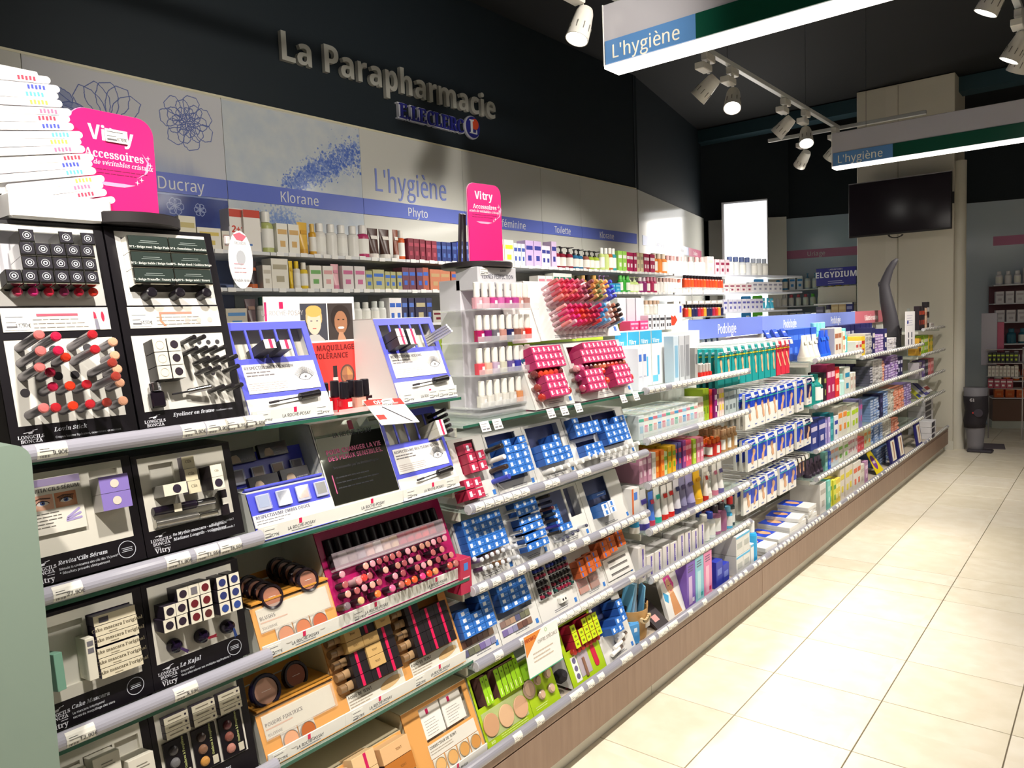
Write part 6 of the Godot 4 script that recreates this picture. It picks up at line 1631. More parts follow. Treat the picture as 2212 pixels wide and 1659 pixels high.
	# black brush and chrome tubes between the lime displays
	var bh := thing("powder_brush", "fat black powder brush lying between the lime displays", "brush", Transform3D(Basis(Vector3.UP, PI / 2) * Basis(Vector3.RIGHT, -0.7), Vector3(-0.02, 0.33, -2.12)), "")
	part(bh, "bristles", lathe_z([Vector2(0.012, 0), Vector2(0.024, 0.02), Vector2(0.024, 0.04), Vector2(0.014, 0.055), Vector2(0, 0.058)], 18), mat("17131a", 0.85))
	part(bh, "ferrule", rod(0.011, 0.03, 14), mat("b9b4ac", 0.2, 0.9), T(0, 0, -0.03))
	part(bh, "handle", rod(0.009, 0.05, 12, 0.002), mat("c9a878", 0.4), T(0, 0, -0.08))
	for k in 3: bottle(stand(-0.06, 0.278, -2.095 - 0.018 * k), 0.009, 0.12, "b9bcc2", "d6d8dc", "slim chrome brush tube standing between the lime displays", "slim chrome tubes", "", 1.0, "chrome_tube")
	var os := thing("offer_sign", "white offer sign with orange PROMO corner over the lime display", "sign", Transform3D(Basis(Vector3.UP, PI / 2) * Basis(Vector3.RIGHT, -0.16), Vector3(0.035, 0.512, -1.985)), "")
	part(os, "board", box(0.19, 0.14, 0.003, 0.001), mat("efeeea", 0.35))
	part(os, "orange_corner", prism([Vector2(-0.094, 0.068), Vector2(-0.094, 0.0), Vector2(0.0, 0.068)], 0.0008), mat("e08a3a", 0.4), T(0, 0, 0.0018))
	part(os, "lettering", text("PROMO", 0.012, "sansbold", 0.0004), mat("a83a1a", 0.5), T(-0.064, 0.052, 0.0026))
	part(os, "lettering", text("OFFRE SPÉCIALE", 0.011, "sans", 0.0004), mat("9a948a", 0.5), T(0.03, 0.03, 0.002))
	part(os, "print", para(0.13, 3, 0.013, 0.004, 66), mat("c9b9a8", 0.5), T(-0.06, 0.0, 0.0016))
	part(os, "green_edge", box(0.19, 0.003, 0.004), mat("3fae84", 0.4), T(0, -0.07, 0))
	part(os, "leaf_emblem", ring(0.005, 0.0062, 0.0006, 16), mat("8ac060", 0.5), T(0.025, 0.057, 0.0016))

func lip_ball(F: Transform3D, u: float, v: float, hex: String, where: String) -> void:
	var c := Color(hex)
	var o := thing("lip_tester_ball", "round glossy %s lip tester on the %s lip display" % ["dark" if c.v < 0.58 else ("orange" if c.g > 0.25 and c.r > 0.8 else "red"), where], "tester", on(F, u, v, 0.0), "round lip testers of the %s display" % where)
	part(o, "stem", rod(0.0085, 0.02, 12), mat("8a6a66", 0.3), T(0, 0, -0.006))
	part(o, "ball", lathe_z([Vector2(0.009, 0), Vector2(0.0138, 0.006), Vector2(0.0145, 0.013), Vector2(0.011, 0.021), Vector2(0, 0.0255)], 16), mat(hex, 0.16), T(0, 0, 0.012))

func pink_card(at: Transform3D, w: float, h: float, label: String, tagged: bool) -> void:
	var o := thing("accessory_card", label, "card", at, "hot pink accessory cards")
	part(o, "board", prism(round_rect(w, h, w * 0.2, 6, true), 0.006), mat("e8247c", 0.3), T(0, h / 2, 0))
	part(o, "pale_edge", prism(round_rect(w + 0.003, h + 0.002, w * 0.2, 6, true), 0.004), mat("f0a8c8", 0.3), T(0, h / 2, -0.002))
	var s := w / 0.18
	var wm := mat("fbeef4", 0.5)
	part(o, "lettering", text("Vitry", 0.03 * s, "sansbold", 0.0006), wm, T(-0.005 * s, h - 0.047 * s, 0.0032))
	part(o, "lettering", text("Accessoires", 0.0165 * s, "serifbold", 0.0006), wm, Transform3D(Basis().scaled(Vector3(0.95, 1, 1)), Vector3(0, h - 0.09 * s, 0.0032)))
	part(o, "lettering", text("ornés de véritables cristaux", 0.0092 * s, "serif", 0.0006), wm, Transform3D(shear(0.25), Vector3(0.0, h - 0.108 * s, 0.0032)))
	part(o, "print", para(0.14 * s, 2, 0.008, 0.0016, 19), mat("8a1a54", 0.5), T(-0.07 * s, h - 0.122 * s, 0.003))
	part(o, "smile_print", prism([Vector2(-0.045, 0.003), Vector2(-0.02, -0.004), Vector2(0.02, -0.004), Vector2(0.045, 0.003), Vector2(0.02, 0.004), Vector2(-0.02, 0.004)], 0.0006), mat("f4a8cc", 0.4), Transform3D(Basis().scaled(Vector3(s, s, 1)), Vector3(-0.005, h - 0.152 * s, 0.0034)))
	for k in 5: part(o, "sparkle", prism([Vector2(0, 0.006), Vector2(-0.001, 0.001), Vector2(-0.006, 0), Vector2(-0.001, -0.001), Vector2(0, -0.006), Vector2(0.001, -0.001), Vector2(0.006, 0), Vector2(0.001, 0.001)], 0.0006), mat("fbe6f0", 0.4), T([0.074, 0.07, 0.055, 0.045, 0.078][k] * s, h - [0.085, 0.112, 0.135, 0.142, 0.1][k] * s, 0.0034))
	part(o, "swoosh", prism([Vector2(0.062, 0.03), Vector2(0.078, 0.01), Vector2(0.07, -0.015), Vector2(0.045, -0.03), Vector2(0.066, -0.014), Vector2(0.073, 0.01)], 0.0006), mat("f4a8cc", 0.4), T(0, h - 0.105 * s, 0.0032))
	if tagged: flat_tag(o, T(0.005, h - 0.05, 0.006), "6,48€", 0.05, 0.028)

func build_tops() -> void:
	# round black stand with the large pink card, on the black units
	var ds := thing("round_stand", "low round black turntable on top of the black displays", "stand", T(-0.19, 1.868, -0.795), "")
	part(ds, "plate", cyl(0.115, 0.026, 40, 0.003), mat("221d1f", 0.5))
	part(ds, "neck", cyl(0.05, 0.012, 24), mat("2a2527", 0.5), T(0, -0.012, 0))
	pink_card(stand(-0.19, 1.894, -0.785, 4), 0.185, 0.228, "large hot pink accessory card with price sticker on the black displays", true)
	# fan of nail files in a white holder
	var hd := thing("file_holder", "white tiered nail file holder on the tall black display", "holder", stand(-0.17, 1.868, -0.6), "")
	part(hd, "foot", box(0.19, 0.05, 0.12, 0.004), mat("e9e7e6", 0.35), T(0.04, 0.025, 0.0))
	part(hd, "riser", prism([Vector2(-0.12, 0.05), Vector2(0.11, 0.05), Vector2(0.03, 0.3), Vector2(-0.12, 0.3)], 0.07), mat("ecebea", 0.35), T(0, 0, -0.02))
	for k in 17:
		var v := 0.05 + k * 0.0145
		var u := 0.118 - k * 0.0062 + (0.006 if k % 3 == 0 else -0.004)
		var hex: String = ["f0eeec", "e8e2ea", "f2efe8", "ece8ee"][k % 4]
		var nf := thing("nail_file", "white nail file with %s print, fanned out of the holder" % ["blue dotted", "red striped", "pink", "pale yellow", "turquoise"][k % 5], "nail file", hd.transform * TR(u, v, 0.022, Vector3.BACK, 14 - k * 0.5), "fanned nail files")
		part(nf, "blade", prism(round_rect(0.19, 0.015, 0.006, 4), 0.004), mat(hex, 0.45), T(-0.06, 0, 0))
		part(nf, "tip", prism(round_rect(0.022, 0.0135, 0.0062, 4), 0.0045), mat("f6f4f2", 0.35), T(0.025, 0, 0))
		for j in 5: part(nf, "print", box(0.004, 0.008, 0.0005), mat(["4a58c0", "c8405a", "d87aa0", "e8d060", "6ac0d0"][k % 5], 0.5), T(0.006 - j * 0.007, 0.0008 * (j % 2), 0.0022))
	# round sample flag on a wire
	var fl := thing("shelf_flag", "white oval shelf flag on a bent wire beside the black display", "flag", stand(-0.12, 1.72, -1.035, 10), "")
	part(fl, "oval", prism(ell_pts(0.037, 0.07, 28), 0.0015), mat("efeeee", 0.4), T(0, 0.085, 0))
	part(fl, "red_cap", prism([Vector2(-0.02, 0.148), Vector2(-0.01, 0.136), Vector2(0.008, 0.134), Vector2(0.02, 0.146), Vector2(0.0, 0.154)], 0.0008), mat("dc6a7c", 0.4), T(0, -0.003, 0.001))
	part(fl, "jar_print", prism(ell_pts(0.014, 0.018, 16), 0.0006), mat("b9bcc2", 0.4), T(0.0, 0.09, 0.001))
	part(fl, "lettering", text("DECLÉOR", 0.006, "sans", 0.0003), mat("9a9aa0", 0.5), T(0, 0.125, 0.0009))
	part(fl, "print", para(0.04, 3, 0.01, 0.0012, 44), mat("d88a94", 0.5), T(-0.022, 0.075, 0.0008))
	part(fl, "print", text("Double Action", 0.006, "serif", 0.0003), mat("6a6a70", 0.5), Transform3D(shear(0.3), Vector3(0.002, 0.035, 0.0009)))
	part(fl, "wire", box(0.002, 0.03, 0.002), mat("b9b9bc", 0.3, 0.6), T(-0.028, 0.148, 0))
	part(fl, "clip", box(0.012, 0.02, 0.01, 0.002), mat("d9d4d4", 0.3), T(-0.034, 0.13, -0.004))
	# green post at the near end
	var ps := thing("end_post", "pale green plastic end post with rounded shoulder beside the black displays", "post", T(0.075, 0, -0.19), "")
	part(ps, "post", prism(round_rect(0.56, 1.455, 0.03, 6, true), 0.075), mat("93a698", 0.35), Transform3D(Basis(Vector3.UP, PI / 2), Vector3(0, 0.7275, 0)))
	part(ps, "foot", box(0.12, 0.03, 0.5, 0.004), mat("8a9a90", 0.5), T(0.0, 0.015, 0))
# ------------------------------------------------------------------ rows of goods
# spec: [kind, width, height, colour, second colour, label, copies, rows deep]; kinds: c carton, b bottle, t tube, p pump bottle, s pile of flat boxes
func goods_row(F: Transform3D, u: float, specs: Array, depth := 0.09, gap := 0.003) -> float:
	# F: frame with x to the viewer's right, y up, z out; goods stand with their fronts at z = 0
	for s in specs:
		for n in s[6]:
			for r in (s[7] if s.size() > 7 else 1):
				var w: float = s[1]
				var dd: float = depth if s[0] == "c" or s[0] == "s" else w
				if s[0] == "c" and s.size() > 8: dd = s[8]
				var at := F * T(u + w / 2, 0, -dd / 2 - r * (dd + 0.004) - rng.randf() * 0.012)
				var h: float = s[2]
				var lab: String = s[5]
				if lab.split(" ").size() < 5: lab += " standing on the glass shelf" if F.origin.x > -1.0 else " standing on the wall shelf"
				match s[0]:
					"c": carton(at, w - 0.002, h, dd, s[3], lab, lab, [["print_band", 0, h * 0.72, w * 0.8, h * 0.16, s[4]], ["print_mark", 0, h * 0.32, w * 0.45, h * 0.2, s[4]]] if r == 0 else [], "retail_carton" if F.origin.x > -1.0 else "care_carton")
					"b": bottle(at, w / 2 - 0.001, h, s[3], s[4], lab, lab, "f0efe8" if n % 2 == 0 else "", 1.0)
					"t": squeeze_tube(at, w - 0.004, h, s[3], s[4], lab, lab, [["print_band", 0, h * 0.7, w * 0.55, h * 0.12, s[4]]])
					"p": pump(at, w / 2 - 0.001, h, s[3], s[4], lab, lab, "f0ece4")
					"s":
						for k in int(s[2]):
							var o := thing("flat_box", lab, "box", at * T((rng.randf() - 0.5) * 0.003, 0.0225 * k, (rng.randf() - 0.5) * 0.01), lab)
							part(o, "body", box(w - 0.004, 0.0215, depth, 0.001), mat(s[3], 0.45), T(0, 0.011, 0))
							part(o, "end_label", box(w * 0.7, 0.012, 0.001), mat(s[4], 0.5), T(0, 0.011, depth / 2 + 0.0004))
			u += s[1] + gap
	return u

func shelf_frame(y: float, z0: float, x := -0.03) -> Transform3D:
	return face(x, y + 0.0005, z0, 0)

func foot_pack(at: Transform3D, w: float, h: float, top: String, label: String, group: String, style: int) -> void:
	# flat hanging pack; origin at the hook hole
	var o := thing("hanging_pack", label, "pack", at, group)
	part(o, "card", box(w, h, 0.016, 0.001), mat("eceae4" if style < 2 else top, 0.35), T(0, -h / 2 + 0.012, 0))
	var top_h := h * (0.72 if style == 1 else 0.4)
	if style < 2: part(o, "colour_field", box(w * 0.985, top_h, 0.0012), mat(top, 0.3), T(0, 0.012 - top_h / 2, 0.0084))
	part(o, "stripe", box(w * 0.97, h * 0.035, 0.0012), mat("38b4b0" if style < 2 else "e8d83a", 0.35), T(0, 0.012 - h * 0.2, 0.0094))
	part(o, "print", bars([[-w * 0.4, -h * 0.1, w * 0.7, 0.005], [-w * 0.4, -h * 0.14, w * 0.5, 0.004]]), mat("e6eaf4", 0.5), T(0, 0.012, 0.0088))
	var foot := prism([Vector2(-0.2, -0.9), Vector2(0.25, -0.95), Vector2(0.35, -0.3), Vector2(0.22, 0.1), Vector2(0.4, 0.6), Vector2(0.3, 0.95), Vector2(-0.1, 1.0), Vector2(-0.35, 0.7), Vector2(-0.15, 0.1), Vector2(-0.32, -0.4)], 1.0)
	part(o, "foot_picture", foot, mat("d9a884" if style < 2 else "e6b088", 0.45), Transform3D(Basis(Vector3.BACK, [0.3, -0.4, 0.15, 0.6][style]).scaled_local(Vector3(w * 0.42, h * 0.26, 0.0014)), Vector3(w * 0.06, -h * 0.48, 0.0094)))
	if style < 2: part(o, "maker_label", box(w * 0.3, 0.006, 0.001), mat("7a88b4", 0.5), T(0, 0.016 - h * 0.93, 0.0086))

func hook(y: float, z: float, packs: int, w: float, h: float, top: String, label: String, style: int, x := 0.0, pitch := 0.034) -> void:
	var hk := thing("peg_hook", "white peg hook with price holder among the foot care packs", "hook", face(x, y, z, 0), "white peg hooks")
	part(hk, "rod", rod(0.0032, 0.33 + x, 8), mat("e6e6e2", 0.3), T(0, 0, -0.33 - x))
	part(hk, "price_holder", box(0.042, 0.028, 0.003, 0.001), mat("d9d8d0", 0.4), TR(0, -0.012, 0.002, Vector3.RIGHT, -14))
	part(hk, "holder_rod", rod(0.0026, 0.32 + x, 8), mat("ececea", 0.3), T(0, 0.012, -0.32 - x))
	for k in packs: foot_pack(face(x - 0.03 - pitch * k, y - 0.018, z + (rng.randf() - 0.5) * 0.004, 0), w, h, top, label, "foot care packs on hooks", style)

func build_bays() -> void:
	var z3 := BAY0 - 2 * BAY
	var ys := [1.312, 1.098, 0.908, 0.708, 0.498]
	var lab := ["glass shelf under the tall nail care boxes", "glass shelf under the clear bins of slim cartons", "glass shelf under the lip balm boxes", "glass shelf under the hand cream tubes", "glass shelf under the white cartons with violet lettering"]
	for k in 5: shelf(ys[k], z3, z3 - BAY, lab[k], "rail", tag_row(0.012, 1.1, 0.044, 0.007, 0.1))
	# ---- nail care shelf
	var A := shelf_frame(1.312, z3, -0.05)
	for k in 2: carton(stand(-0.105, 1.3125, -2.855 - 0.039 * k), 0.037, 0.182, 0.105, "e2e4ee", "tall pale violet box with blue square mark, %s" % ["first", "second"][k], "tall pale violet boxes", [["mark", 0, 0.14, 0.022, 0.03, "4a78d0"], ["print", 0, 0.06, 0.02, 0.004, "b9bcd0"]])
	for k in 4:
		var b := carton(stand(-0.16, 1.3125, -2.83 - 0.107 * k), 0.1, 0.255, 0.06, "eceeec", "tall white and sky blue nail care box, %s" % ["first", "second", "third", "fourth"][k], "white and sky blue nail care boxes", [["blue_top", 0, 0.222, 0.098, 0.058, "3fb0e0"], ["tool_picture", 0.01, 0.09, 0.018, 0.09, "5ab4dc"], ["blue_foot", -0.02, 0.03, 0.05, 0.03, "6ac0e4"]])
		part(b, "lettering", text("Vitry", 0.018, "serifbold", 0.0006), mat("f2f4f4", 0.5), T(-0.01, 0.205, 0.0312))
	for k in 3: carton(stand(-0.1, 1.3125, -3.235 - 0.058 * k), 0.052, 0.22, 0.05, ["c9d8e4", "c9ccd2", "b0b2b8"][k], ["clear blister of a tweezer set", "clear blister of a nail clipper", "grey manicure case in clear plastic"][k], "clear nail care packs", [["insert", 0, 0.1, 0.03, 0.15, ["8ab8d4", "a9acb2", "8a8c92"][k]]])
	carton(stand(-0.09, 1.3125, -3.425), 0.03, 0.155, 0.05, "a8a6a4", "slim grey box beside the small polishes", "", [["print", 0, 0.1, 0.015, 0.05, "6a6a6c"]])
	for k in 8: polish(stand(-0.07 - 0.04 * (k % 2), 1.3125, -3.475 - 0.034 * (k / 2)), ["d8342e", "d87a70"][k % 2], "b9b4ae", "small silver-capped polish, %s, on the nail care shelf" % ["red", "coral"][k % 2], "silver-capped polishes", 0.026, 0.07)
	for k in 4: polish(stand(-0.1, 1.3125, -3.62 - 0.032 * k), "e0806a", "8a7a72", "coral polish with brown cap at the shelf end", "coral polishes", 0.026, 0.068)
	goods_row(shelf_frame(1.56, -3.08, -0.22), 0.0, [["c", 0.042, 0.05, "e0407c", "f4a8c4", "small pink carton in the row behind the nail care boxes", 4], ["c", 0.03, 0.075, "d4d4d8", "3a3a40", "silver and black carton leaning behind the polishes", 7]], 0.06)
	carton(stand(-0.2, 1.3125, -3.43), 0.5, 0.235, 0.07, "dedcda", "plain white riser behind the polishes", "", [])
	var lc := thing("lip_poster", "white poster with large red lips behind the nail care shelf", "poster", stand(-0.27, 1.55, -3.56), "")
	part(lc, "board", box(0.26, 0.13, 0.004), mat("f1efec", 0.4), T(0, 0.075, 0))
	part(lc, "lips_print", prism([Vector2(-0.06, 0.0), Vector2(-0.03, 0.02), Vector2(-0.008, 0.03), Vector2(0.01, 0.022), Vector2(0.03, 0.03), Vector2(0.055, 0.004), Vector2(0.02, -0.022), Vector2(-0.025, -0.022)], 0.001), mat("d8402c", 0.35), T(0.02, 0.05, 0.003))
	part(lc, "mark", box(0.02, 0.035, 0.001), mat("4a5ac8", 0.4), T(0.115, 0.11, 0.003))
	for k in 3: carton(stand(-0.3, 1.605, -3.09 - 0.085 * k), 0.075, 0.115, 0.05, ["d8d9dc", "c9cbd2", "d4d6e0"][k], "clear empty display box on the header, %s" % ["first", "second", "third"][k], "clear display boxes on the header", [])
	# dropper bottles on a clear stand above the header
	var ds := thing("dropper_stand", "clear three-tier stand of small dropper bottles", "stand", stand(-0.37, 1.445, -4.19), "")
	for k in 3: part(ds, "tier", box(0.56, 0.006, 0.1), clear_mat("eef2f2", 0.25, 0.05), T(0, 0.004 + 0.165 * k, 0))
	for x in [-0.1, 0.05]: part(ds, "rod", cyl(0.004, 0.4, 8), clear_mat("f2f4f4", 0.3, 0.05), T(x, 0.0, -0.03))
	for k in 3:
		for i in 13:
			if k == 0 and (i < 5 or i > 10): continue
			var hex: String = [["3a4a6a", "d8e0e4"], ["c8342a", "d8a03a", "2a2a54", "2a2a54", "b02a4a"], ["e0502c", "e0502c", "e8602c", "d84a34"]][k][i % [2, 5, 4][k]]
			bottle(ds.transform * T(-0.25 + 0.04 * i, 0.0075 + 0.165 * k, 0.0), 0.0165, 0.07, hex, "1f1b24", "small dropper bottle with black bulb, %s tier of the clear stand" % ["lowest", "middle", "top"][k], "dropper bottles on the clear stand", "", 1.0, "dropper_bottle")
	# ---- slim cartons in clear bins
	var pale := [["dfe8ec", "8ac4e0"], ["e4ece4", "d88aa0"], ["dfe9e2", "5ab49a"], ["e8ecea", "e0a8a0"], ["dde6ee", "4a9ad0"], ["e9ece6", "d87a8a"]]
	for i in 14:
		for r in 3: carton(stand(-0.075 - 0.072 * r, 1.1005, -2.84 - 0.0405 * i, -12), 0.036, 0.105, 0.066, pale[i % 6][0], "slim pale carton with flower print in the clear bin", "slim pale cartons", [["flower_print", 0, 0.045, 0.02, 0.03, pale[i % 6][1]], ["print_band", 0, 0.085, 0.03, 0.012, pale[(i + 2) % 6][1]]] if r == 0 else [["print_band", 0, 0.098, 0.03, 0.01, pale[i % 6][1]]])
	var bn := thing("clear_bin", "long clear plastic bin holding the slim pale cartons", "bin", stand(-0.11, 1.099, -3.11), "clear plastic bins")
	part(bn, "front", box(0.6, 0.06, 0.002), clear_mat("eef4f4", 0.2, 0.05), T(0, 0.03, 0.088))
	part(bn, "end", box(0.002, 0.075, 0.19), clear_mat("eef4f4", 0.2, 0.05), T(-0.3, 0.038, -0.005))
	goods_row(shelf_frame(1.098, -3.405, -0.05), 0.0, [["c", 0.034, 0.125, "e9e7de", "d8b8a8", "white soap pack at the end of the bin", 2], ["c", 0.036, 0.16, "9ab41f", "6a8a14", "lime green carton", 2], ["c", 0.034, 0.15, "e0402c", "e03a6a", "red-orange carton", 1], ["c", 0.034, 0.15, "8a1f74", "e8d0e0", "violet carton", 1], ["c", 0.034, 0.15, "e4dcc8", "4a4650", "cream carton with barcode", 1], ["c", 0.03, 0.15, "f0c8c0", "e8d23a", "pink and yellow carton", 2], ["c", 0.05, 0.12, "aab4b4", "6a7478", "grey bagged sponge pack", 4]], 0.1)
	# ---- lip balm boxes
	goods_row(shelf_frame(0.908, -2.82, -0.045), 0.0, [["c", 0.034, 0.125, "c48aa4", "e8c8d4", "mauve lip balm carton", 3, 3, 0.06], ["c", 0.034, 0.12, "e8e4da", "c8c0b0", "white lip balm carton", 1, 1, 0.06], ["c", 0.034, 0.12, "ee7a1f", "f4b04a", "orange lip balm carton", 2, 3, 0.06], ["c", 0.034, 0.105, "c9d8a0", "7ab43a", "pale green lip balm carton", 1, 3, 0.06], ["c", 0.034, 0.125, "e8b41f", "7aa828", "yellow lip balm carton", 2, 3, 0.06], ["c", 0.034, 0.125, "5a5490", "d04a5a", "violet-blue lip balm carton", 2, 3, 0.06], ["c", 0.034, 0.13, "8a3a8a", "e06a9a", "purple lip balm carton", 1, 3, 0.06], ["c", 0.034, 0.125, "e0486a", "f0a0b0", "coral pink lip balm carton", 2, 3, 0.06], ["c", 0.034, 0.12, "b4d83a", "e8f0a0", "bright green lip balm carton", 1, 3, 0.06], ["c", 0.034, 0.12, "e88aa0", "f4d0d8", "rose lip balm carton", 2, 3, 0.06]], 0.06)
	goods_row(shelf_frame(0.908, -3.545, -0.045), 0.0, [["b", 0.034, 0.085, "c8302a", "e86a1f", "red lip balm stick with orange cap", 4, 4], ["b", 0.036, 0.115, "b58a5a", "d8b088", "tan lip balm stick with pale cap", 5, 4]], 0.06)
	# ---- hand creams
	var H := shelf_frame(0.708, -2.745, -0.02)
	goods_row(H, 0.0, [["t", 0.058, 0.17, "2a88b8", "e6e4de", "sea blue hand cream tube with white cap", 1], ["t", 0.085, 0.172, "e4e4e6", "5248a8", "white hand cream tube with violet foot", 1], ["t", 0.05, 0.15, "4a7ad8", "c8405a", "blue hand cream tube", 1], ["t", 0.06, 0.165, "e6e8e4", "2ab0a0", "white and turquoise hand cream tube", 1], ["t", 0.056, 0.155, "ece8e4", "d82a24", "white and red hand cream tube", 2], ["t", 0.062, 0.165, "d8d4dc", "3a3a6a", "greyish hand cream tube with dark foot", 1], ["t", 0.065, 0.16, "8a86a8", "5a5078", "violet-grey hand cream tube", 1], ["t", 0.08, 0.16, "a49cc8", "6a6290", "lilac hand cream tube", 1], ["t", 0.08, 0.17, "e8b42a", "d8a020", "yellow hand cream tube", 1], ["t", 0.04, 0.165, "ece6e0", "c8302c", "white hand cream tube with red stripe", 1], ["t", 0.085, 0.17, "e2dfd6", "d8d4c8", "large cream hand cream tube", 1], ["t", 0.055, 0.165, "e6e2dc", "d07a94", "white hand cream tube with pink cap", 1], ["t", 0.06, 0.165, "eae8e4", "6a64a0", "white hand cream tube with violet cap", 1]])
	goods_row(shelf_frame(0.708, -2.81, -0.15), 0.0, [["t", 0.07, 0.165, "d8d6d2", "b8b4b0", "pale hand cream tube in the back row", 12]])
	carton(stand(-0.05, 0.7985, -2.72), 0.062, 0.12, 0.07, "dcdad8", "white carton with blue mark beside the grey field display", "", [["mark", 0.0, 0.085, 0.026, 0.032, "4a7ad0"], ["orange_side", -0.024, 0.06, 0.012, 0.118, "d8682c"]])
	# ---- white cartons with violet lettering
	for r in 3:
		for k in 9:
			var hh: float = [0.155, 0.1, 0.1, 0.105, 0.1, 0.12, 0.115, 0.105, 0.12][k]
			var c := carton(stand(-0.06 - 0.085 * r, 0.4985, -2.77 - 0.073 * k), 0.06, hh, 0.078, "dcd8d6", "white carton with violet upright lettering, %s row" % ["front", "second", "back"][r], "white cartons with violet lettering", [["violet_stripe", 0.008, hh * 0.52, 0.011, hh * 0.8, "5a44b0"]] if r == 0 else [])
			if r == 0: part(c, "lettering", text("CATTIER", 0.0075, "sansbold", 0.0004), mat("e2dcee", 0.5), TR(0.0115, hh * 0.5, 0.0402, Vector3.BACK, 90))
	goods_row(shelf_frame(0.498, -3.445, -0.03), 0.0, [["b", 0.062, 0.13, "e4e2de", "e8e6e2", "white plastic bottle with white cap", 1, 2], ["b", 0.062, 0.13, "dfe2e4", "2a48b8", "white plastic bottle with blue cap", 1, 2], ["b", 0.07, 0.15, "a86a90", "2a2028", "mauve bottle with black cap", 2, 2], ["b", 0.05, 0.115, "4ab0e0", "7ac8ec", "sky blue small bottle", 1, 2], ["b", 0.055, 0.155, "3a4a50", "c82a2c", "dark bottle with red cap", 1, 2]], 0.07)
	# ---- on the base
	var pot := thing("bamboo_pot", "bamboo pot with rope handle full of blue packs", "pot", T(-0.06, 0.273, -2.72), "")
	part(pot, "pot", lathe([Vector2(0, 0), Vector2(0.066, 0), Vector2(0.07, 0.01), Vector2(0.078, 0.13), Vector2(0.074, 0.13), Vector2(0.066, 0.012), Vector2(0, 0.012)], 28), mat("b98e55", 0.5))
	for k in 3: part(pot, "crenel", box(0.006, 0.026, 0.03, 0.002), mat("b98e55", 0.5), Transform3D(Basis(Vector3.UP, k * 2.1 + 0.4), Vector3(cos(k * 2.1 + 0.4) * 0.075, 0.141, -sin(k * 2.1 + 0.4) * 0.075)))
	var rope := st_new()
	for k in 9:
		var t := -0.9 + 1.8 * k / 8.0
		box_into(rope, Vector3(0.082, 0.125 - 0.04 * cos(t), 0.01 + 0.04 * sin(t)), Vector3(0.01, 0.014, 0.014))
	part(pot, "rope_handle", rope.commit(), mat("d9bf94", 0.7))
	part(pot, "price_tag", box(0.002, 0.026, 0.036), mat("e9e4da", 0.5), T(0.0725, 0.06, -0.022))
	for k in 6: carton(Transform3D(Basis(Vector3.UP, PI / 2 + 0.5 * (k - 3)) * Basis(Vector3.BACK, 0.08 * (k - 2.5)), Vector3(-0.06 + 0.012 * (k % 3 - 1), 0.287, -2.72 - 0.022 * (k - 2.5))), 0.05, 0.24 - 0.012 * (k % 3), 0.006, ["6ab4e0", "9ac8e8", "b9c8d4", "5aa8dc", "c9d0d8", "7abce4"][k], "blue-headed accessory pack standing in the bamboo pot", "packs in the bamboo pot", [["tool", 0, 0.1, 0.012, 0.08, "3a4a5c"]])
	for k in 3: carton(Transform3D(Basis(Vector3.UP, PI / 2) * Basis(Vector3.RIGHT, -0.9), Vector3(0.02 - 0.03 * k, 0.275 + 0.012 * k, -2.87 - 0.01 * k)), 0.1, 0.12, 0.012, ["2a2024", "3a2030", "4a2a40"][k], "black make-up pouch with pink disc leaning on the base", "black pouches on the base", [["disc_print", -0.01, 0.05, 0.04, 0.03, "d89a94"]])
	var wp := img(128, 176, "f0eeea")
	oval(wp, 60, 60, 26, 34, "e8b48c")
	fill_poly(wp, [Vector2(20, 10), Vector2(70, 14), Vector2(92, 60), Vector2(84, 78), Vector2(58, 26), Vector2(38, 34), Vector2(34, 70)], "e04a9c")
	fill_poly(wp, [Vector2(44, 92), Vector2(78, 88), Vector2(104, 176), Vector2(40, 176)], "d89a68")
	oval(wp, 50, 58, 4, 2, "3a3040"); oval(wp, 70, 57, 4, 2, "3a3040"); oval(wp, 62, 80, 7, 3, "b8485a")
	fill_poly(wp, [Vector2(0, 70), Vector2(34, 92), Vector2(22, 120), Vector2(0, 104)], "4aa8dc")
	var wc := thing("hair_care_box", "white sloping box with a woman in a pink head wrap", "box", Transform3D(Basis(Vector3.UP, PI / 2) * Basis(Vector3.RIGHT, -0.28), Vector3(0.01, 0.274, -3.03)), "")
	part(wc, "box", box(0.16, 0.21, 0.02, 0.001), mat("efedea", 0.4), T(0, 0.106, -0.012))
	var wq := QuadMesh.new()
	wq.size = Vector2(0.15, 0.2)
	part(wc, "portrait_print", wq, pic_mat("wrap", wp), T(0, 0.106, -0.0015))
	for k in 3:
		var c := carton(stand(-0.05, 0.274, -3.155 - 0.092 * k), 0.088, 0.215, 0.13, ["7a58b8", "8ac8d8", "e58ab4"][k], "%s brush box with window on the base" % ["violet", "turquoise", "pink"][k], "brush boxes on the base", [["window", -0.008, 0.08, 0.034, 0.13, ["d0b8e0", "b8e4ea", "f4bcd4"][k]], ["mark", 0.02, 0.03, 0.02, 0.018, ["e8e0f2", "38a8a8", "d8346a"][k]]])
		part(c, "print", para(0.06, 3, 0.012, 0.004, 30 + k), mat("6a6478", 0.5), T(-0.03, 0.195, 0.0655))
	for k in 2: carton(stand(-0.03, 0.274, -3.46 - 0.078 * k), 0.075, 0.135 - 0.035 * k, 0.1, "2a3ab0", "royal blue carton with fine print, %s" % ["taller", "lower"][k], "royal blue cartons on the base", [["print", 0, 0.08 - 0.03 * k, 0.05, 0.03, "6a7ad0"]])
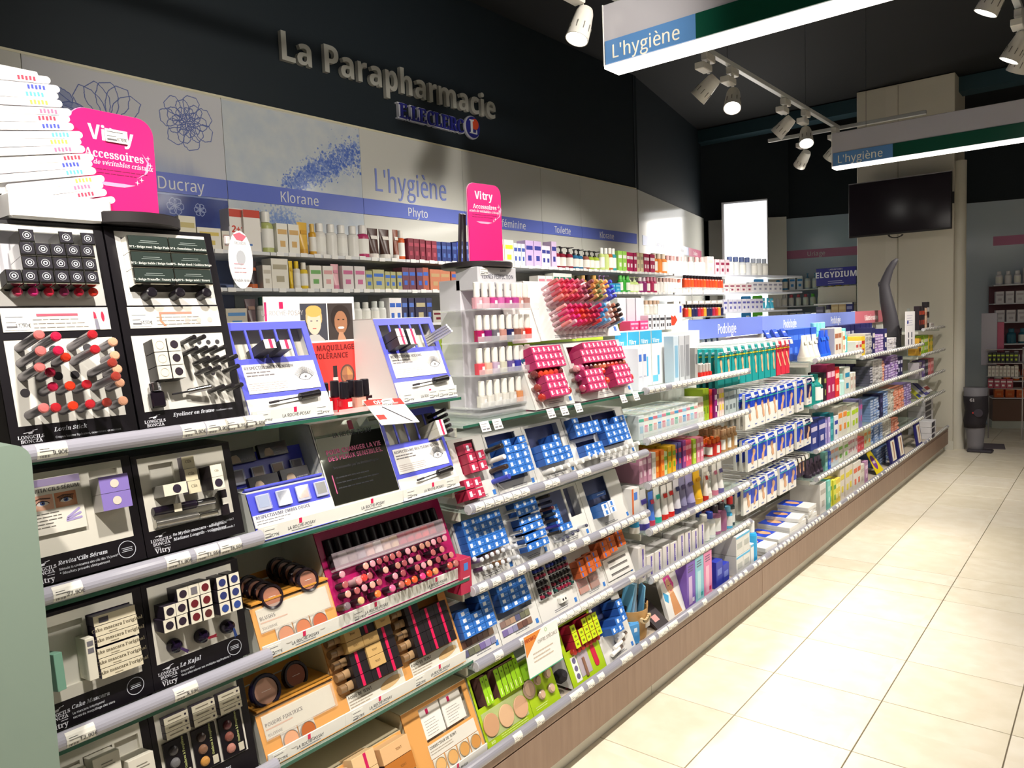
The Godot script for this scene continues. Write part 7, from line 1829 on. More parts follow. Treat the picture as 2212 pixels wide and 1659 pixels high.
	for k in 2:
		for j in 2: carton(stand(-0.05, 0.274 + 0.105 * j, -3.69 - 0.09 * k), 0.088, 0.103, 0.16, "e0e0dc", "white lotion carton with sky blue top, %s" % ["lower", "upper"][j], "white lotion cartons with blue tops", [["blue_edge", 0, 0.095, 0.086, 0.01, "5ab8e4"], ["print", 0, 0.05, 0.06, 0.03, "b8bcb8"]])
	bottle(T(0.0, 0.274, -3.915), 0.032, 0.228, "2fa8e4", "f2f2f0", "sky blue aerosol can with white cap on the base", "", "")
	carton(stand(0.0, 0.274, -3.86), 0.04, 0.12, 0.06, "e6ecee", "small white and blue carton beside the aerosol", "", [["blue_edge", 0, 0.11, 0.038, 0.012, "5ab8e4"]])
	# ---- foot care on hooks
	var teal := "1f9a9a"; var blue := "2348c8"
	for k in 9: hook(1.455, -3.66 - 0.092 * k, 4, 0.082, 0.2, teal, "teal foot care pack with pale foot picture, top row", 2, -0.02)
	for k in 3: hook(1.455, -4.49 - 0.075 * k, 4, 0.068, 0.2, "d8344a", "red toe separator pack with coloured squares, top row", 3, -0.02)
	for k in 5: carton(Transform3D(Basis(Vector3.UP, PI / 2) * Basis(Vector3.RIGHT, -0.5), Vector3(-0.1 - 0.03 * (k % 2), 1.47, -4.5 - 0.07 * k)), 0.064, 0.055, 0.008, "2a50c8", "small blue card leaning on the top hooks", "blue cards on the top hooks", [["print", 0, 0.03, 0.04, 0.008, "e6eaf6"]])
	var zm := [-3.965, -4.07, -4.165, -4.256, -4.354, -4.474, -4.62, -4.804]
	for k in 8: hook(1.197, zm[k], 4, 0.1 if k < 5 else 0.13, 0.195, blue, "blue and white foot care pack, %s" % ["middle row with leg picture", "middle row with toe plaster picture"][1 if k >= 5 else 0], 0 if k < 5 else 1)
	hook(1.197, -4.978, 3, 0.1, 0.17, "2a2a68", "navy insole pack at the end of the middle row", 1)
	var zl := [-4.011, -4.16, -4.3, -4.457, -4.607, -4.797, -4.939]
	for k in 7: hook(0.938, zl[k], 3, 0.13, 0.17, blue if k < 6 else "26265c", "blue foot care pack with heel picture, second row" if k < 6 else "navy insole pack in the second row", [1, 1, 0, 1, 1, 1, 1][k])
	var zn := [-3.93, -4.03, -4.15, -4.3, -4.5, -4.64]
	for k in 6: hook(0.705, zn[k], 3, 0.11 if k < 3 else 0.15, 0.165, blue, "blue foot care pack, low row above the base", k % 2)
	for k in 4: hook(0.69, -4.76 - 0.07 * k, 4, 0.06, 0.13, "3a2a44", "dark violet sock pack in the low row", 2, -0.04)
	for q in [[-4.12, 2, 0.14], [-4.32, 2, 0.16], [-4.5, 3, 0.2], [-4.62, 4, 0.22], [-4.83, 5, 0.2]]:
		for k in q[1]:
			var fb := thing("flat_pack", "blue and white foot care box lying flat on the base", "box", Transform3D(Basis(Vector3.UP, PI / 2 + 0.1 * sin(k * 2.0 + q[0])), Vector3(-0.06, 0.274 + 0.024 * k, q[0])), "flat foot care boxes on the base")
			part(fb, "box", box(0.15, 0.0232, 0.2, 0.001), mat("e6e6e4", 0.4), T(0, 0.0116, 0))
			part(fb, "blue_half", box(0.148, 0.0236, 0.12), mat(blue, 0.35), T(0, 0.0118, -0.039))
			part(fb, "foot_picture", prism(ell_pts(0.03, 0.045, 16), 0.0008), mat("d9a078", 0.45), Transform3D(Basis(Vector3.RIGHT, -PI / 2), Vector3(0.01, 0.0242, -0.03)))
	# ---- far bays
	var z5 := BAY0 - 4 * BAY
	shelf(1.295, z5, z5 - BAY, "glass shelf under the blue cartons by the header", "rail", tag_row(0.01, 1.1, 0.05, 0.022))
	for k in 2: shelf(1.245, z5 - BAY * (k + 1), z5 - BAY * (k + 2), "glass shelf under the hosiery sign, %s length" % ["first", "second"][k], "rail", tag_row(0.01, 1.1, 0.05, 0.022))
	for k in 3:
		for j in 3: shelf([0.995, 0.7, 0.515][j], z5 - BAY * k, z5 - BAY * (k + 1), "glass shelf, %s level, %s" % [["upper", "middle", "lower"][j], ["beside the foot care hooks", "under the hosiery piles", "before the last bay"][k]], "rail", tag_row(0.01, 1.1, 0.052, 0.016))
	for j in 4: shelf([1.385, 1.135, 0.9, 0.672][j], z5 - BAY * 3, z5 - BAY * 4, "glass shelf of the last bay, %s level" % ["top", "second", "third", "lowest"][j], "rail", tag_row(0.01, 1.1, 0.05, 0.03))
	goods_row(shelf_frame(1.295, -5.02), 0.0, [["t", 0.1, 0.17, "e4e0d4", "d8d4c6", "large cream foot cream tube", 3], ["t", 0.075, 0.19, "1f50c8", "2a68d8", "bright blue foot cream tube", 3], ["c", 0.1, 0.2, "d6cfc4", "a0664a", "beige carton with brown stripes", 2], ["c", 0.05, 0.17, "e8e0c8", "e06a2a", "cream carton with orange mark", 1], ["b", 0.06, 0.19, "5ab8b8", "7acaca", "turquoise bottle", 2]], 0.1)
	goods_row(shelf_frame(1.295, -5.02, -0.17), 0.0, [["c", 0.12, 0.21, "2250b8", "4a78d8", "blue carton in the back row by the header", 5], ["b", 0.07, 0.24, "6ac8c4", "8ad8d4", "tall turquoise bottle behind the beige cartons", 4]], 0.12)
	goods_row(shelf_frame(1.245, -6.14), 0.0, [["c", 0.07, 0.13, "dcd6cc", "c8484a", "white carton with red roundel", 2], ["c", 0.11, 0.16, "e8c83a", "c83a2a", "yellow carton with red lettering", 1], ["s", 0.1, 8, "d8d4d0", "a8a4a8", "pale hosiery box piled under the sign", 2], ["c", 0.08, 0.22, "2a2a60", "e4dcd0", "navy hosiery carton with leg picture", 1], ["s", 0.1, 7, "a88ac0", "d8c8e0", "violet hosiery box piled under the sign", 3], ["c", 0.08, 0.2, "2a2a60", "e8e0d4", "navy hosiery carton with leg picture by the violet pile", 1], ["s", 0.1, 5, "d8d4d4", "b0acb4", "pale hosiery box in a low pile", 3]], 0.13)
	goods_row(shelf_frame(1.245, -6.14, -0.19), 0.0, [["c", 0.09, 0.25, "26265a", "c8c8d8", "tall navy hosiery carton in the back row", 12]], 0.1)
	goods_row(shelf_frame(0.995, -5.03), 0.0, [["b", 0.085, 0.2, "1f8a84", "2a9a94", "green-blue bath bottle", 3], ["b", 0.06, 0.17, "2a6a64", "e8e4b8", "dark green bottle with pale cap", 1], ["c", 0.05, 0.2, "241c26", "8a8a4a", "black carton with white edge", 1], ["c", 0.09, 0.25, "a81f54", "e0b0c0", "magenta carton", 2], ["c", 0.1, 0.22, "d8302c", "f0c0a0", "red carton", 1], ["b", 0.065, 0.16, "b8dcd4", "8ac8bc", "pale green bottle", 2], ["c", 0.14, 0.2, "d4d4c8", "2a88b0", "cream carton with blue picture", 1], ["c", 0.035, 0.15, "dcd8cc", "c0988a", "narrow cream carton", 4]], 0.11)
	goods_row(shelf_frame(0.995, -6.2, -0.16), 0.0, [["c", 0.13, 0.23, "241f48", "3a3468", "dark navy carton in the back row", 4]], 0.12)
	var px := goods_row(shelf_frame(0.995, -6.52), 0.0, [["s", 0.095, 7, "5a5a6a", "b8b8c4", "grey hosiery box in a pile", 1], ["s", 0.095, 9, "d4d0cc", "a8a4a4", "white hosiery box in a tall pile", 3], ["s", 0.095, 8, "d88a6a", "e8b8a0", "salmon hosiery box in a pile", 1], ["s", 0.095, 6, "8a74a8", "c8b8d8", "lavender hosiery box in a pile", 2], ["s", 0.095, 9, "9a7ab4", "d0c0e0", "mauve hosiery box in a tall pile", 3], ["c", 0.09, 0.18, "2a2650", "c8c4d8", "dark violet carton beside the piles", 2]], 0.14)
	goods_row(shelf_frame(0.7, -5.05), 0.0, [["c", 0.15, 0.19, "2c3a86", "c8c0d8", "navy support carton in clear wrap", 2], ["c", 0.05, 0.18, "a89ad0", "d8d0e8", "lilac carton", 2], ["c", 0.09, 0.2, "1f8a94", "5ab4b8", "petrol blue carton", 1], ["c", 0.09, 0.17, "dcdce0", "3a44a0", "white carton with blue dots", 1], ["c", 0.11, 0.22, "d4cfc2", "e08a3a", "beige carton with orange corner", 2], ["c", 0.11, 0.2, "dcdcc8", "b0d02a", "cream carton with lime green foot", 3], ["c", 0.04, 0.22, "8a84b8", "c04a8a", "violet and pink carton", 2]], 0.12)
	goods_row(shelf_frame(0.7, -6.55), 0.0, [["s", 0.095, 8, "7a94c0", "c0cce0", "light blue hosiery box in a pile", 3], ["c", 0.09, 0.2, "26264e", "4a4a7a", "navy carton between the piles", 1], ["s", 0.095, 9, "6f8fc4", "b8c8e4", "sky blue hosiery box in a tall pile", 2], ["s", 0.095, 9, "d8d4c8", "b0aca0", "cream hosiery box in a tall pile", 2], ["s", 0.095, 9, "d8866a", "eab49c", "orange hosiery box in a tall pile", 4], ["s", 0.095, 9, "8a74ac", "c8bce0", "violet hosiery box in a tall pile", 3]], 0.14)
	goods_row(shelf_frame(0.515, -5.05), 0.0, [["t", 0.07, 0.12, "5a4a5c", "3a3040", "dark violet pouch", 4], ["c", 0.06, 0.13, "7ab8b0", "b8dcd8", "small turquoise carton", 1], ["c", 0.06, 0.12, "2a58c8", "8aa8e4", "small royal blue carton", 1], ["c", 0.1, 0.15, "c8d0d8", "e0a890", "grey-blue carton with feet", 2], ["c", 0.11, 0.14, "dcd8ce", "7ab44a", "white carton with green foot and hand picture", 2], ["c", 0.06, 0.15, "e4dcd8", "c88a94", "white carton with pink edge", 4], ["c", 0.1, 0.1, "d84a54", "e88a90", "coral carton", 2], ["c", 0.09, 0.15, "c8c8a0", "e08a3a", "green and orange carton", 2], ["s", 0.095, 6, "7a94c0", "c0cce0", "light blue hosiery box on the lower shelf", 4], ["s", 0.095, 6, "d8d4c8", "b0aca0", "cream hosiery box on the lower shelf", 3], ["s", 0.095, 5, "d8866a", "eab49c", "orange hosiery box on the lower shelf", 3]], 0.12)
	goods_row(shelf_frame(0.273, -5.08, 0.02), 0.0, [["c", 0.13, 0.2, "dedcd8", "b8b4ac", "large white carton on the base", 1, 1, 0.2], ["c", 0.07, 0.2, "7ac8bc", "a8dcd4", "mint green carton on the base", 1, 1, 0.2], ["c", 0.06, 0.18, "d8d84a", "5a9a3a", "green and yellow carton on the base", 2, 1, 0.15], ["c", 0.06, 0.17, "e0c84a", "e8e4a0", "yellow carton on the base", 2, 1, 0.15], ["c", 0.1, 0.22, "d6cec2", "d8c83a", "tall beige carton with yellow fruit", 3, 1, 0.2], ["c", 0.1, 0.21, "dcd8ce", "d86a4a", "tall white carton with red fruit", 2, 1, 0.2], ["c", 0.12, 0.16, "d8d2c6", "c0b8a8", "plain beige carton on the base", 1, 1, 0.16], ["c", 0.08, 0.17, "b88ab0", "e4c8e0", "mauve carton on the base", 1, 1, 0.12]], 0.12)
	var ysn := thing("promotion_wedge", "yellow and violet leaning promotion card on the base", "card", Transform3D(Basis(Vector3.UP, PI / 2) * Basis(Vector3.RIGHT, -0.5), Vector3(0.02, 0.274, -6.62)), "")
	part(ysn, "card", prism([Vector2(-0.1, 0), Vector2(0.12, 0), Vector2(0.06, 0.2), Vector2(-0.06, 0.22)], 0.004), mat("e8cf1a", 0.4))
	part(ysn, "violet_patch", prism(ell_pts(0.05, 0.06, 18), 0.001), mat("7a3a94", 0.4), T(-0.01, 0.1, 0.0026))
	part(ysn, "lettering", text("PRIX", 0.02, "sansbold", 0.0006), mat("f0e6c0", 0.5), T(-0.01, 0.1, 0.0034))
	goods_row(shelf_frame(0.273, -6.8, -0.05), 0.0, [["s", 0.095, 7, "6a84b8", "b0c0dc", "blue hosiery box piled on the base", 4], ["s", 0.095, 5, "5a6a94", "a8b0c8", "slate hosiery box piled on the base", 4]], 0.14)
	for q in [-7.02, -7.3, -8.05]:
		var fr := thing("display_frame", "navy frame with leg picture leaning at the base edge, %s" % {-7.02: "first", -7.3: "second", -8.05: "third"}[q], "frame", Transform3D(Basis(Vector3.UP, PI / 2) * Basis(Vector3.RIGHT, -0.15), Vector3(0.035, 0.29, q)), "navy frames at the base edge")
		part(fr, "frame", box(0.2, 0.25, 0.02, 0.002), mat("25246a", 0.35), T(0, 0.125, 0))
		part(fr, "picture", box(0.13, 0.17, 0.002), mat("e4dccc", 0.4), T(0.01, 0.11, 0.0105))
		part(fr, "leg_print", prism([Vector2(-0.02, -0.07), Vector2(0.0, -0.07), Vector2(0.02, 0.0), Vector2(0.03, 0.07), Vector2(-0.01, 0.07), Vector2(-0.005, 0.0)], 0.001), mat("a8785a", 0.45), T(0.01, 0.11, 0.0122))
	# last bay
	goods_row(shelf_frame(1.385, -8.38), 0.0, [["c", 0.055, 0.24, "2a2026", "c8482c", "black tights pack with red foot", 5], ["c", 0.05, 0.22, "d8b8a0", "8a3a30", "flesh-coloured tights pack", 2], ["c", 0.07, 0.28, "1f1a20", "d8d4d0", "tall black tights pack", 2], ["c", 0.2, 0.06, "dcd6d0", "b8a8a0", "pale pack lying low at the shelf end", 1]], 0.05)
	goods_row(shelf_frame(1.135, -8.38), 0.0, [["c", 0.09, 0.17, "e0a83a", "2a2024", "orange tights pack with black top", 1], ["c", 0.06, 0.19, "9ac02a", "e8e4c0", "lime tights pack", 6], ["c", 0.06, 0.18, "d8b83a", "6a8a2a", "yellow-green tights pack", 4]], 0.1)
	goods_row(shelf_frame(0.9, -8.38), 0.0, [["c", 0.06, 0.16, "b8b0b8", "6a5a78", "grey tights pack", 3], ["c", 0.06, 0.17, "6a5490", "c8c0d8", "violet tights pack", 2], ["c", 0.06, 0.17, "3a3a44", "a8a8b0", "charcoal tights pack", 2], ["c", 0.07, 0.17, "d8787a", "f0b8b8", "salmon tights pack", 4]], 0.1)
	for k in 4: carton(Transform3D(Basis(Vector3.UP, PI / 2) * Basis(Vector3.RIGHT, -0.8), Vector3(-0.04, 0.674 + 0.014 * k, -8.6 - 0.13 * k)), 0.2, 0.2, 0.01, ["d8d83a", "d6d4d4", "3a3a8a", "e4e0dc"][k], "leaning magazine-like hosiery folder, %s" % ["yellow", "grey", "blue", "white"][k], "leaning hosiery folders", [["stripe", 0, 0.05, 0.18, 0.04, ["3a4aa8", "8a8a90", "e8e4e0", "c83a3a"][k]]])
	for q in 2:
		for k in [6, 3][q]:
			var gb := thing("support_box", "long charcoal and white support box, %s pile" % ["tall", "low"][q], "box", Transform3D(Basis(Vector3.UP, PI / 2), Vector3([-0.13, -0.02][q], 0.274 + 0.062 * k, [-8.98, -8.62][q])), "long support boxes on the base")
			part(gb, "body", box([0.42, 0.2][q], 0.06, 0.16, 0.002), mat("d2d0d4", 0.4), T(0, 0.03, 0))
			part(gb, "dark_front", box([0.3, 0.14][q], 0.044, 0.002), mat("3c3844", 0.4), T(-0.04, 0.03, 0.0804))
# ------------------------------------------------------------------ swept shapes
func sweep(pts: Array, radii: Array, seg := 16, flat := 1.0) -> ArrayMesh:
	var st := st_new()
	st.set_smooth_group(0)
	var rings := []
	for i in pts.size():
		var p: Vector3 = pts[i]
		var d: Vector3 = (pts[mini(i + 1, pts.size() - 1)] - pts[maxi(i - 1, 0)]).normalized()
		var sx := d.cross(Vector3.BACK).normalized()
		var sy := sx.cross(d).normalized()
		var ringp := []
		for j in seg:
			var a := TAU * j / seg
			ringp.append(p + sx * cos(a) * radii[i] + sy * sin(a) * radii[i] * flat)
		rings.append(ringp)
	for i in rings.size() - 1:
		for j in seg:
			var a: Vector3 = rings[i][j]; var b: Vector3 = rings[i][(j + 1) % seg]; var c: Vector3 = rings[i + 1][(j + 1) % seg]; var d2: Vector3 = rings[i + 1][j]
			var out: Vector3 = (a + c) / 2 - (pts[i] + pts[i + 1]) / 2
			if (b - a).cross(c - a).dot(out) < 0.0:
				var t := b; b = d2; d2 = t
			for q in [a, c, b, a, d2, c]: st.add_vertex(q)
	for e in [0, rings.size() - 1]:
		for j in seg:
			var a: Vector3 = rings[e][j]; var b: Vector3 = rings[e][(j + 1) % seg]
			var n: Vector3 = pts[e] - pts[1 if e == 0 else e - 1]
			if (b - a).cross(pts[e] - a).dot(n) < 0.0:
				var t := a; a = b; b = t
			for q in [a, pts[e], b]: st.add_vertex(q)
	st.index()
	st.generate_normals()
	return st.commit()

func build_wall_goods() -> void:
	# shelves of the panelled wall
	var segs := [[-1.0, -2.41], [-2.41, -3.41], [-3.41, -4.42], [-4.42, -5.43], [-5.43, -7.12]]
	for k in segs.size():
		for j in 3: shelf([2.06, 1.865, 1.648][j], segs[k][0], segs[k][1], "white wall shelf, %s level, %s" % [["top", "second", "third"][j], ["before the flower mural", "below the powder mural", "below the large lettering", "below the hygiene band", "before the wall bends"][k]], "none", [], -2.06, 0.38, false)
	for s in segs:
		for j in 2:
			var o := thing("shelf_tag_strip", "strip of white shelf tickets on the wall shelves", "label strip", face(-2.058, [2.053, 1.858][j], s[0], 0), "ticket strips on the wall shelves")
			var u := 0.06
			while u < s[0] - s[1] - 0.05:
				part(o, "ticket", box(0.045, 0.022, 0.002), mat("f0efec", 0.5), T(u, rng.randf_range(-0.004, 0.002), 0.002))
				u += rng.randf_range(0.06, 0.11)
	var top := func(z: float) -> Transform3D: return face(-2.08, 2.0605, z, 0)
	var mid := func(z: float) -> Transform3D: return face(-2.08, 1.8655, z, 0)
	var low := func(z: float) -> Transform3D: return face(-2.08, 1.6485, z, 0)
	var G := 0.004
	goods_row(top.call(-1.92), 0.0, [["c", 0.09, 0.16, "e8e2cc", "c8b878", "cream cartons by the flower mural", 1], ["c", 0.13, 0.11, "e9e4d6", "d8c060", "cream carton with bottle picture", 1], ["c", 0.05, 0.1, "e4dfd2", "c8a8a0", "small cream carton", 1]], 0.1)
	for k in 2: carton(stand(-2.13 - 0.02 * k, 2.0605, -2.255 - 0.07 * (1 - k)), 0.1, 0.225 - 0.01 * (1 - k), 0.09, "ece8e2", "white and red two-plus-one carton, %s" % ["front", "behind"][1 - k], "two-plus-one cartons", [["red_top", 0, 0.2, 0.098, 0.04, "c8402c"], ["blue_mark", -0.02, 0.035, 0.03, 0.01, "4a78c0"]])
	part(get_child(get_child_count() - 1), "lettering", text("2+1", 0.035, "sansbold", 0.001), mat("d0402c", 0.5), T(0, 0.115, 0.046))
	goods_row(top.call(-2.345), 0.0, [["c", 0.04, 0.17, "8a8a88", "c8c0b0", "grey pouch behind the shampoo", 1], ["b", 0.085, 0.225, "b8c078", "ecebe4", "tall olive shampoo bottle with white cap", 1], ["c", 0.072, 0.165, "eeece2", "d8b070", "white shampoo carton with plant drawing", 2], ["t", 0.072, 0.185, "e6b84a", "d8a23a", "golden tube", 1], ["b", 0.045, 0.18, "d8a430", "e8c060", "golden spray bottle", 1], ["b", 0.075, 0.19, "eae8e2", "f2f0ea", "white shampoo bottle with flower drawing", 4], ["b", 0.08, 0.2, "b83a6a", "efebe6", "white bottle with crimson shoulder", 1], ["t", 0.09, 0.19, "4a2e26", "e6e0d8", "chocolate brown tube with white foot", 2], ["t", 0.05, 0.19, "8a4a34", "e6e0d8", "brown tube seen edge-on", 1], ["b", 0.055, 0.19, "d8602a", "e8e4dc", "orange spray bottle with white cap", 1], ["c", 0.05, 0.14, "7a1f34", "a83a50", "wine red shampoo carton", 3], ["c", 0.05, 0.135, "84243a", "b04a5c", "garnet shampoo carton", 2], ["c", 0.045, 0.135, "2a3a7a", "4a6ab0", "navy blue shampoo carton", 4], ["c", 0.05, 0.14, "2f4ab8", "6a84d8", "royal blue shampoo carton", 1], ["b", 0.06, 0.14, "d8a050", "ece8e0", "amber bottle with white cap", 1], ["c", 0.07, 0.14, "5a6a2a", "b8d03a", "olive and lime carton", 3]], 0.09, G)
	goods_row(mid.call(-2.29), 0.0, [["t", 0.075, 0.15, "3a3034", "c8683a", "black and orange tube", 1], ["c", 0.055, 0.125, "ece8de", "c8c0b0", "white hair care carton", 1], ["c", 0.11, 0.165, "e9e5d9", "b0a890", "large cream hair care carton", 1], ["t", 0.03, 0.155, "e8c42a", "d8b020", "yellow tube seen edge-on", 1], ["b", 0.045, 0.155, "e4e0d6", "e8c42a", "white bottle with yellow foot", 1], ["b", 0.05, 0.15, "e8c83a", "f0ece0", "yellow spray bottle", 1], ["c", 0.085, 0.135, "edeae2", "7ab46a", "white carton with green and orange leaf", 1], ["c", 0.075, 0.135, "ece9e2", "e0a8a8", "white carton with pink blossom", 1], ["t", 0.06, 0.15, "e4b0b8", "d888a0", "pink tube", 1], ["c", 0.085, 0.14, "dad4d2", "c86a94", "white carton with mauve flower", 2], ["c", 0.055, 0.115, "a8a878", "3a6ac0", "khaki carton with blue emblem", 1], ["c", 0.095, 0.125, "b0ad82", "3a6ac0", "wide khaki carton with blue emblem", 1], ["c", 0.045, 0.115, "a4a274", "3a6ac0", "narrow khaki carton", 3], ["c", 0.06, 0.145, "6a3a48", "3a64c0", "plum carton with blue emblem", 3], ["c", 0.055, 0.15, "a85a48", "3a64c0", "brick carton with blue emblem", 1], ["c", 0.1, 0.14, "c07a5c", "b89a70", "salmon carton", 2], ["c", 0.06, 0.14, "b86a50", "3a64c0", "narrow salmon carton", 2]], 0.09, G)
	goods_row(low.call(-2.14), 0.0, [["c", 0.125, 0.11, "c9c2b2", "5a90c8", "beige carton pair with blue labels", 1], ["t", 0.07, 0.16, "5a4448", "8a6a5a", "dark tube with figures", 1], ["b", 0.075, 0.17, "e6e4dc", "2a4a40", "white bottle with dark green cap", 1], ["c", 0.09, 0.13, "e8e8e2", "2a8a60", "white carton with green plant", 1], ["b", 0.06, 0.15, "1f6a54", "2a5a4a", "dark green bottle", 2], ["b", 0.07, 0.15, "dcdcd4", "c8d09a", "white bottle with pale green cap", 2], ["b", 0.065, 0.14, "ecece6", "e0e0da", "plain white bottle", 5], ["b", 0.06, 0.145, "e6e8e4", "d4d8d4", "white bottle with grey label", 2], ["c", 0.055, 0.165, "ebe8e8", "3a68c8", "white carton with blue drop emblem", 2], ["c", 0.05, 0.165, "3a3a58", "5a7ac8", "slate carton with blue emblem", 2], ["c", 0.1, 0.165, "34344e", "b8ae8a", "dark carton with gold strip", 1], ["c", 0.055, 0.165, "3c3c56", "4a6ac8", "slate carton by the dark one", 1], ["c", 0.11, 0.08, "b8b4a8", "6a1a2c", "low grey carton with dark red square", 2], ["c", 0.016, 0.155, "d8d6d4", "c83040", "thin white booklet with red foot", 7]], 0.09, G)
	# behind and beyond the nail polish tower
	goods_row(mid.call(-3.9), 0.0, [["c", 0.06, 0.13, "e6e0d8", "d87a8a", "white carton with pink band", 6], ["c", 0.06, 0.15, "dcd8d0", "8ab070", "white carton with green band", 4]], 0.09, G)
	goods_row(top.call(-3.95), 0.0, [["c", 0.06, 0.15, "3a4a8a", "8a9ad0", "indigo carton", 3], ["c", 0.06, 0.17, "e8e0c8", "d8c060", "cream carton with yellow", 3], ["c", 0.11, 0.19, "ecead8", "e8d23a", "white carton with navy top and yellow wave", 2], ["c", 0.045, 0.17, "dfe6ec", "3a50a8", "white and navy carton", 3], ["c", 0.1, 0.2, "c8b0dc", "2a3490", "lilac carton with navy top", 2], ["c", 0.06, 0.17, "e4dce8", "2a3490", "white carton with navy top", 2], ["c", 0.07, 0.21, "d8c0e4", "2a3490", "tall lilac carton", 1], ["p", 0.085, 0.18, "8a1f34", "2a2028", "wine red pump bottle", 3], ["p", 0.08, 0.17, "2a6a94", "2a2a30", "blue pump bottle with black head", 2], ["p", 0.08, 0.165, "9a5a48", "2a2a30", "brown pump bottle", 1], ["p", 0.085, 0.165, "a0b83a", "3a3a34", "green pump bottle with dark head", 2], ["b", 0.065, 0.2, "c8d88a", "f0f0ec", "pale green gel bottle", 2], ["b", 0.065, 0.205, "b8641f", "ece8e0", "amber gel bottle", 1], ["b", 0.065, 0.205, "2a9aa8", "f0f0ec", "turquoise gel bottle", 1], ["c", 0.075, 0.185, "9ad05a", "f0f0e8", "green and white gel carton", 2], ["c", 0.06, 0.18, "b02a5a", "f2e8ea", "crimson and white gel carton", 3], ["c", 0.06, 0.185, "e0d0a8", "a8a088", "beige gel carton", 2], ["c", 0.055, 0.18, "a83054", "f0e6e8", "rose red gel carton", 4], ["b", 0.09, 0.2, "e88a3a", "e8dcc8", "orange oil bottle", 3], ["b", 0.08, 0.19, "ece6e2", "e0b0b0", "white milk bottle with pink mark", 5]], 0.09, G)
	goods_row(mid.call(-4.85), 0.0, [["c", 0.1, 0.125, "e0dcd4", "d8788a", "white carton with pink stripe and green caps", 2], ["c", 0.09, 0.15, "dce0d8", "1f6a54", "white carton with dark green band", 3], ["b", 0.085, 0.14, "5a6a34", "4a4a30", "olive oil bottle", 2], ["b", 0.08, 0.145, "b8843a", "d8b070", "honey-coloured bottle", 1], ["b", 0.085, 0.15, "2a2426", "1f1a1c", "black round bottle", 1], ["b", 0.08, 0.15, "d0923a", "e0b060", "amber round bottle", 1], ["p", 0.08, 0.15, "a46ac8", "d0b0e0", "violet pump bottle", 2], ["c", 0.09, 0.08, "2a9ac8", "8ad0e8", "low turquoise carton", 2], ["b", 0.06, 0.16, "3aa83a", "6ac860", "bright green bottle", 3], ["p", 0.09, 0.15, "c8dc8a", "e8f0c8", "pale lime pump bottle", 2], ["b", 0.07, 0.15, "8a2a6a", "e8d8e0", "purple bottle with white cap", 2], ["b", 0.06, 0.155, "a82a54", "d88aa0", "crimson bottle", 3], ["b", 0.065, 0.15, "e6e2dc", "c8a8a0", "white lotion bottle", 7]], 0.09, G)
	goods_row(low.call(-3.9), 0.0, [["c", 0.08, 0.12, "dcdad4", "a0a8b0", "white carton on the third wall shelf", 6]], 0.09, G)
	goods_row(low.call(-6.05), 0.0, [["c", 0.06, 0.15, "2a2a4a", "d8d8e0", "dark blue slim carton", 1], ["b", 0.07, 0.13, "9ac84a", "e8f0d0", "light green round bottle", 1], ["c", 0.08, 0.11, "e0dcd6", "c83a44", "white carton with red label", 3], ["b", 0.08, 0.14, "e4e0d8", "d8b8a0", "white bottle with beige cap", 6]], 0.09, G)
	# goods beyond the bend
	var B := Transform3D(Basis(Vector3.UP, PI / 2 - atan2(0.59, 2.87)), Vector3(-2.1, 0, -7.2))
	for j in 3:
		var sh := thing("wall_shelf", "white shelf on the bent wall, %s level" % ["top", "second", "third"][j], "shelf", B * T(0, [2.06, 1.865, 1.648][j], 0), "shelves on the bent wall")
		part(sh, "board", box(2.5, 0.018, 0.36, 0.001), mat("dfe1e4", 0.35), T(1.27, -0.009, -0.18))
		part(sh, "front_edge", box(2.5, 0.02, 0.003), mat("c9cdda", 0.4), T(1.27, -0.009, 0.0015))
	goods_row(B * T(0.05, 2.0605, -0.03), 0.0, [["b", 0.08, 0.19, "ece4de", "d8a8a8", "white bottle beyond the bend", 6], ["c", 0.11, 0.2, "eee4e0", "d8b8b0", "pale pink carton beyond the bend", 1], ["c", 0.075, 0.17, "d8c0c8", "8a2a4a", "white carton with wine red square", 3], ["b", 0.1, 0.21, "d6dade", "5a6a9a", "silver-blue spray bottle", 4], ["b", 0.09, 0.2, "dcdcd8", "a8b0c0", "silver spray bottle", 3]], 0.09, 0.02)
	goods_row(B * T(0.05, 1.8655, -0.03), 0.0, [["b", 0.08, 0.15, "e6e0d8", "c86a5a", "white bottle with red label beyond the bend", 9], ["c", 0.09, 0.1, "d8d0d0", "8a3a54", "low white carton with wine label", 5], ["c", 0.09, 0.12, "d8d6da", "8a8aa0", "grey carton beyond the bend", 6]], 0.09, 0.02)
	goods_row(B * T(0.05, 1.6485, -0.03), 0.0, [["c", 0.09, 0.13, "dcd6d0", "a8a0a0", "beige carton on the third bent shelf", 8], ["c", 0.07, 0.14, "c8c8d4", "5a5aa0", "white and violet carton on the third bent shelf", 9], ["t", 0.07, 0.15, "3aa8c8", "d8dce0", "turquoise tube on the third bent shelf", 3]], 0.09, 0.02)
	# ---- far wall
	var wa := atan2(2.1, 7.32)
	var FW := Transform3D(Basis(Vector3.UP, wa), Vector3(-2.62, 0, -11.1)) * T(0, 0, 0.03)
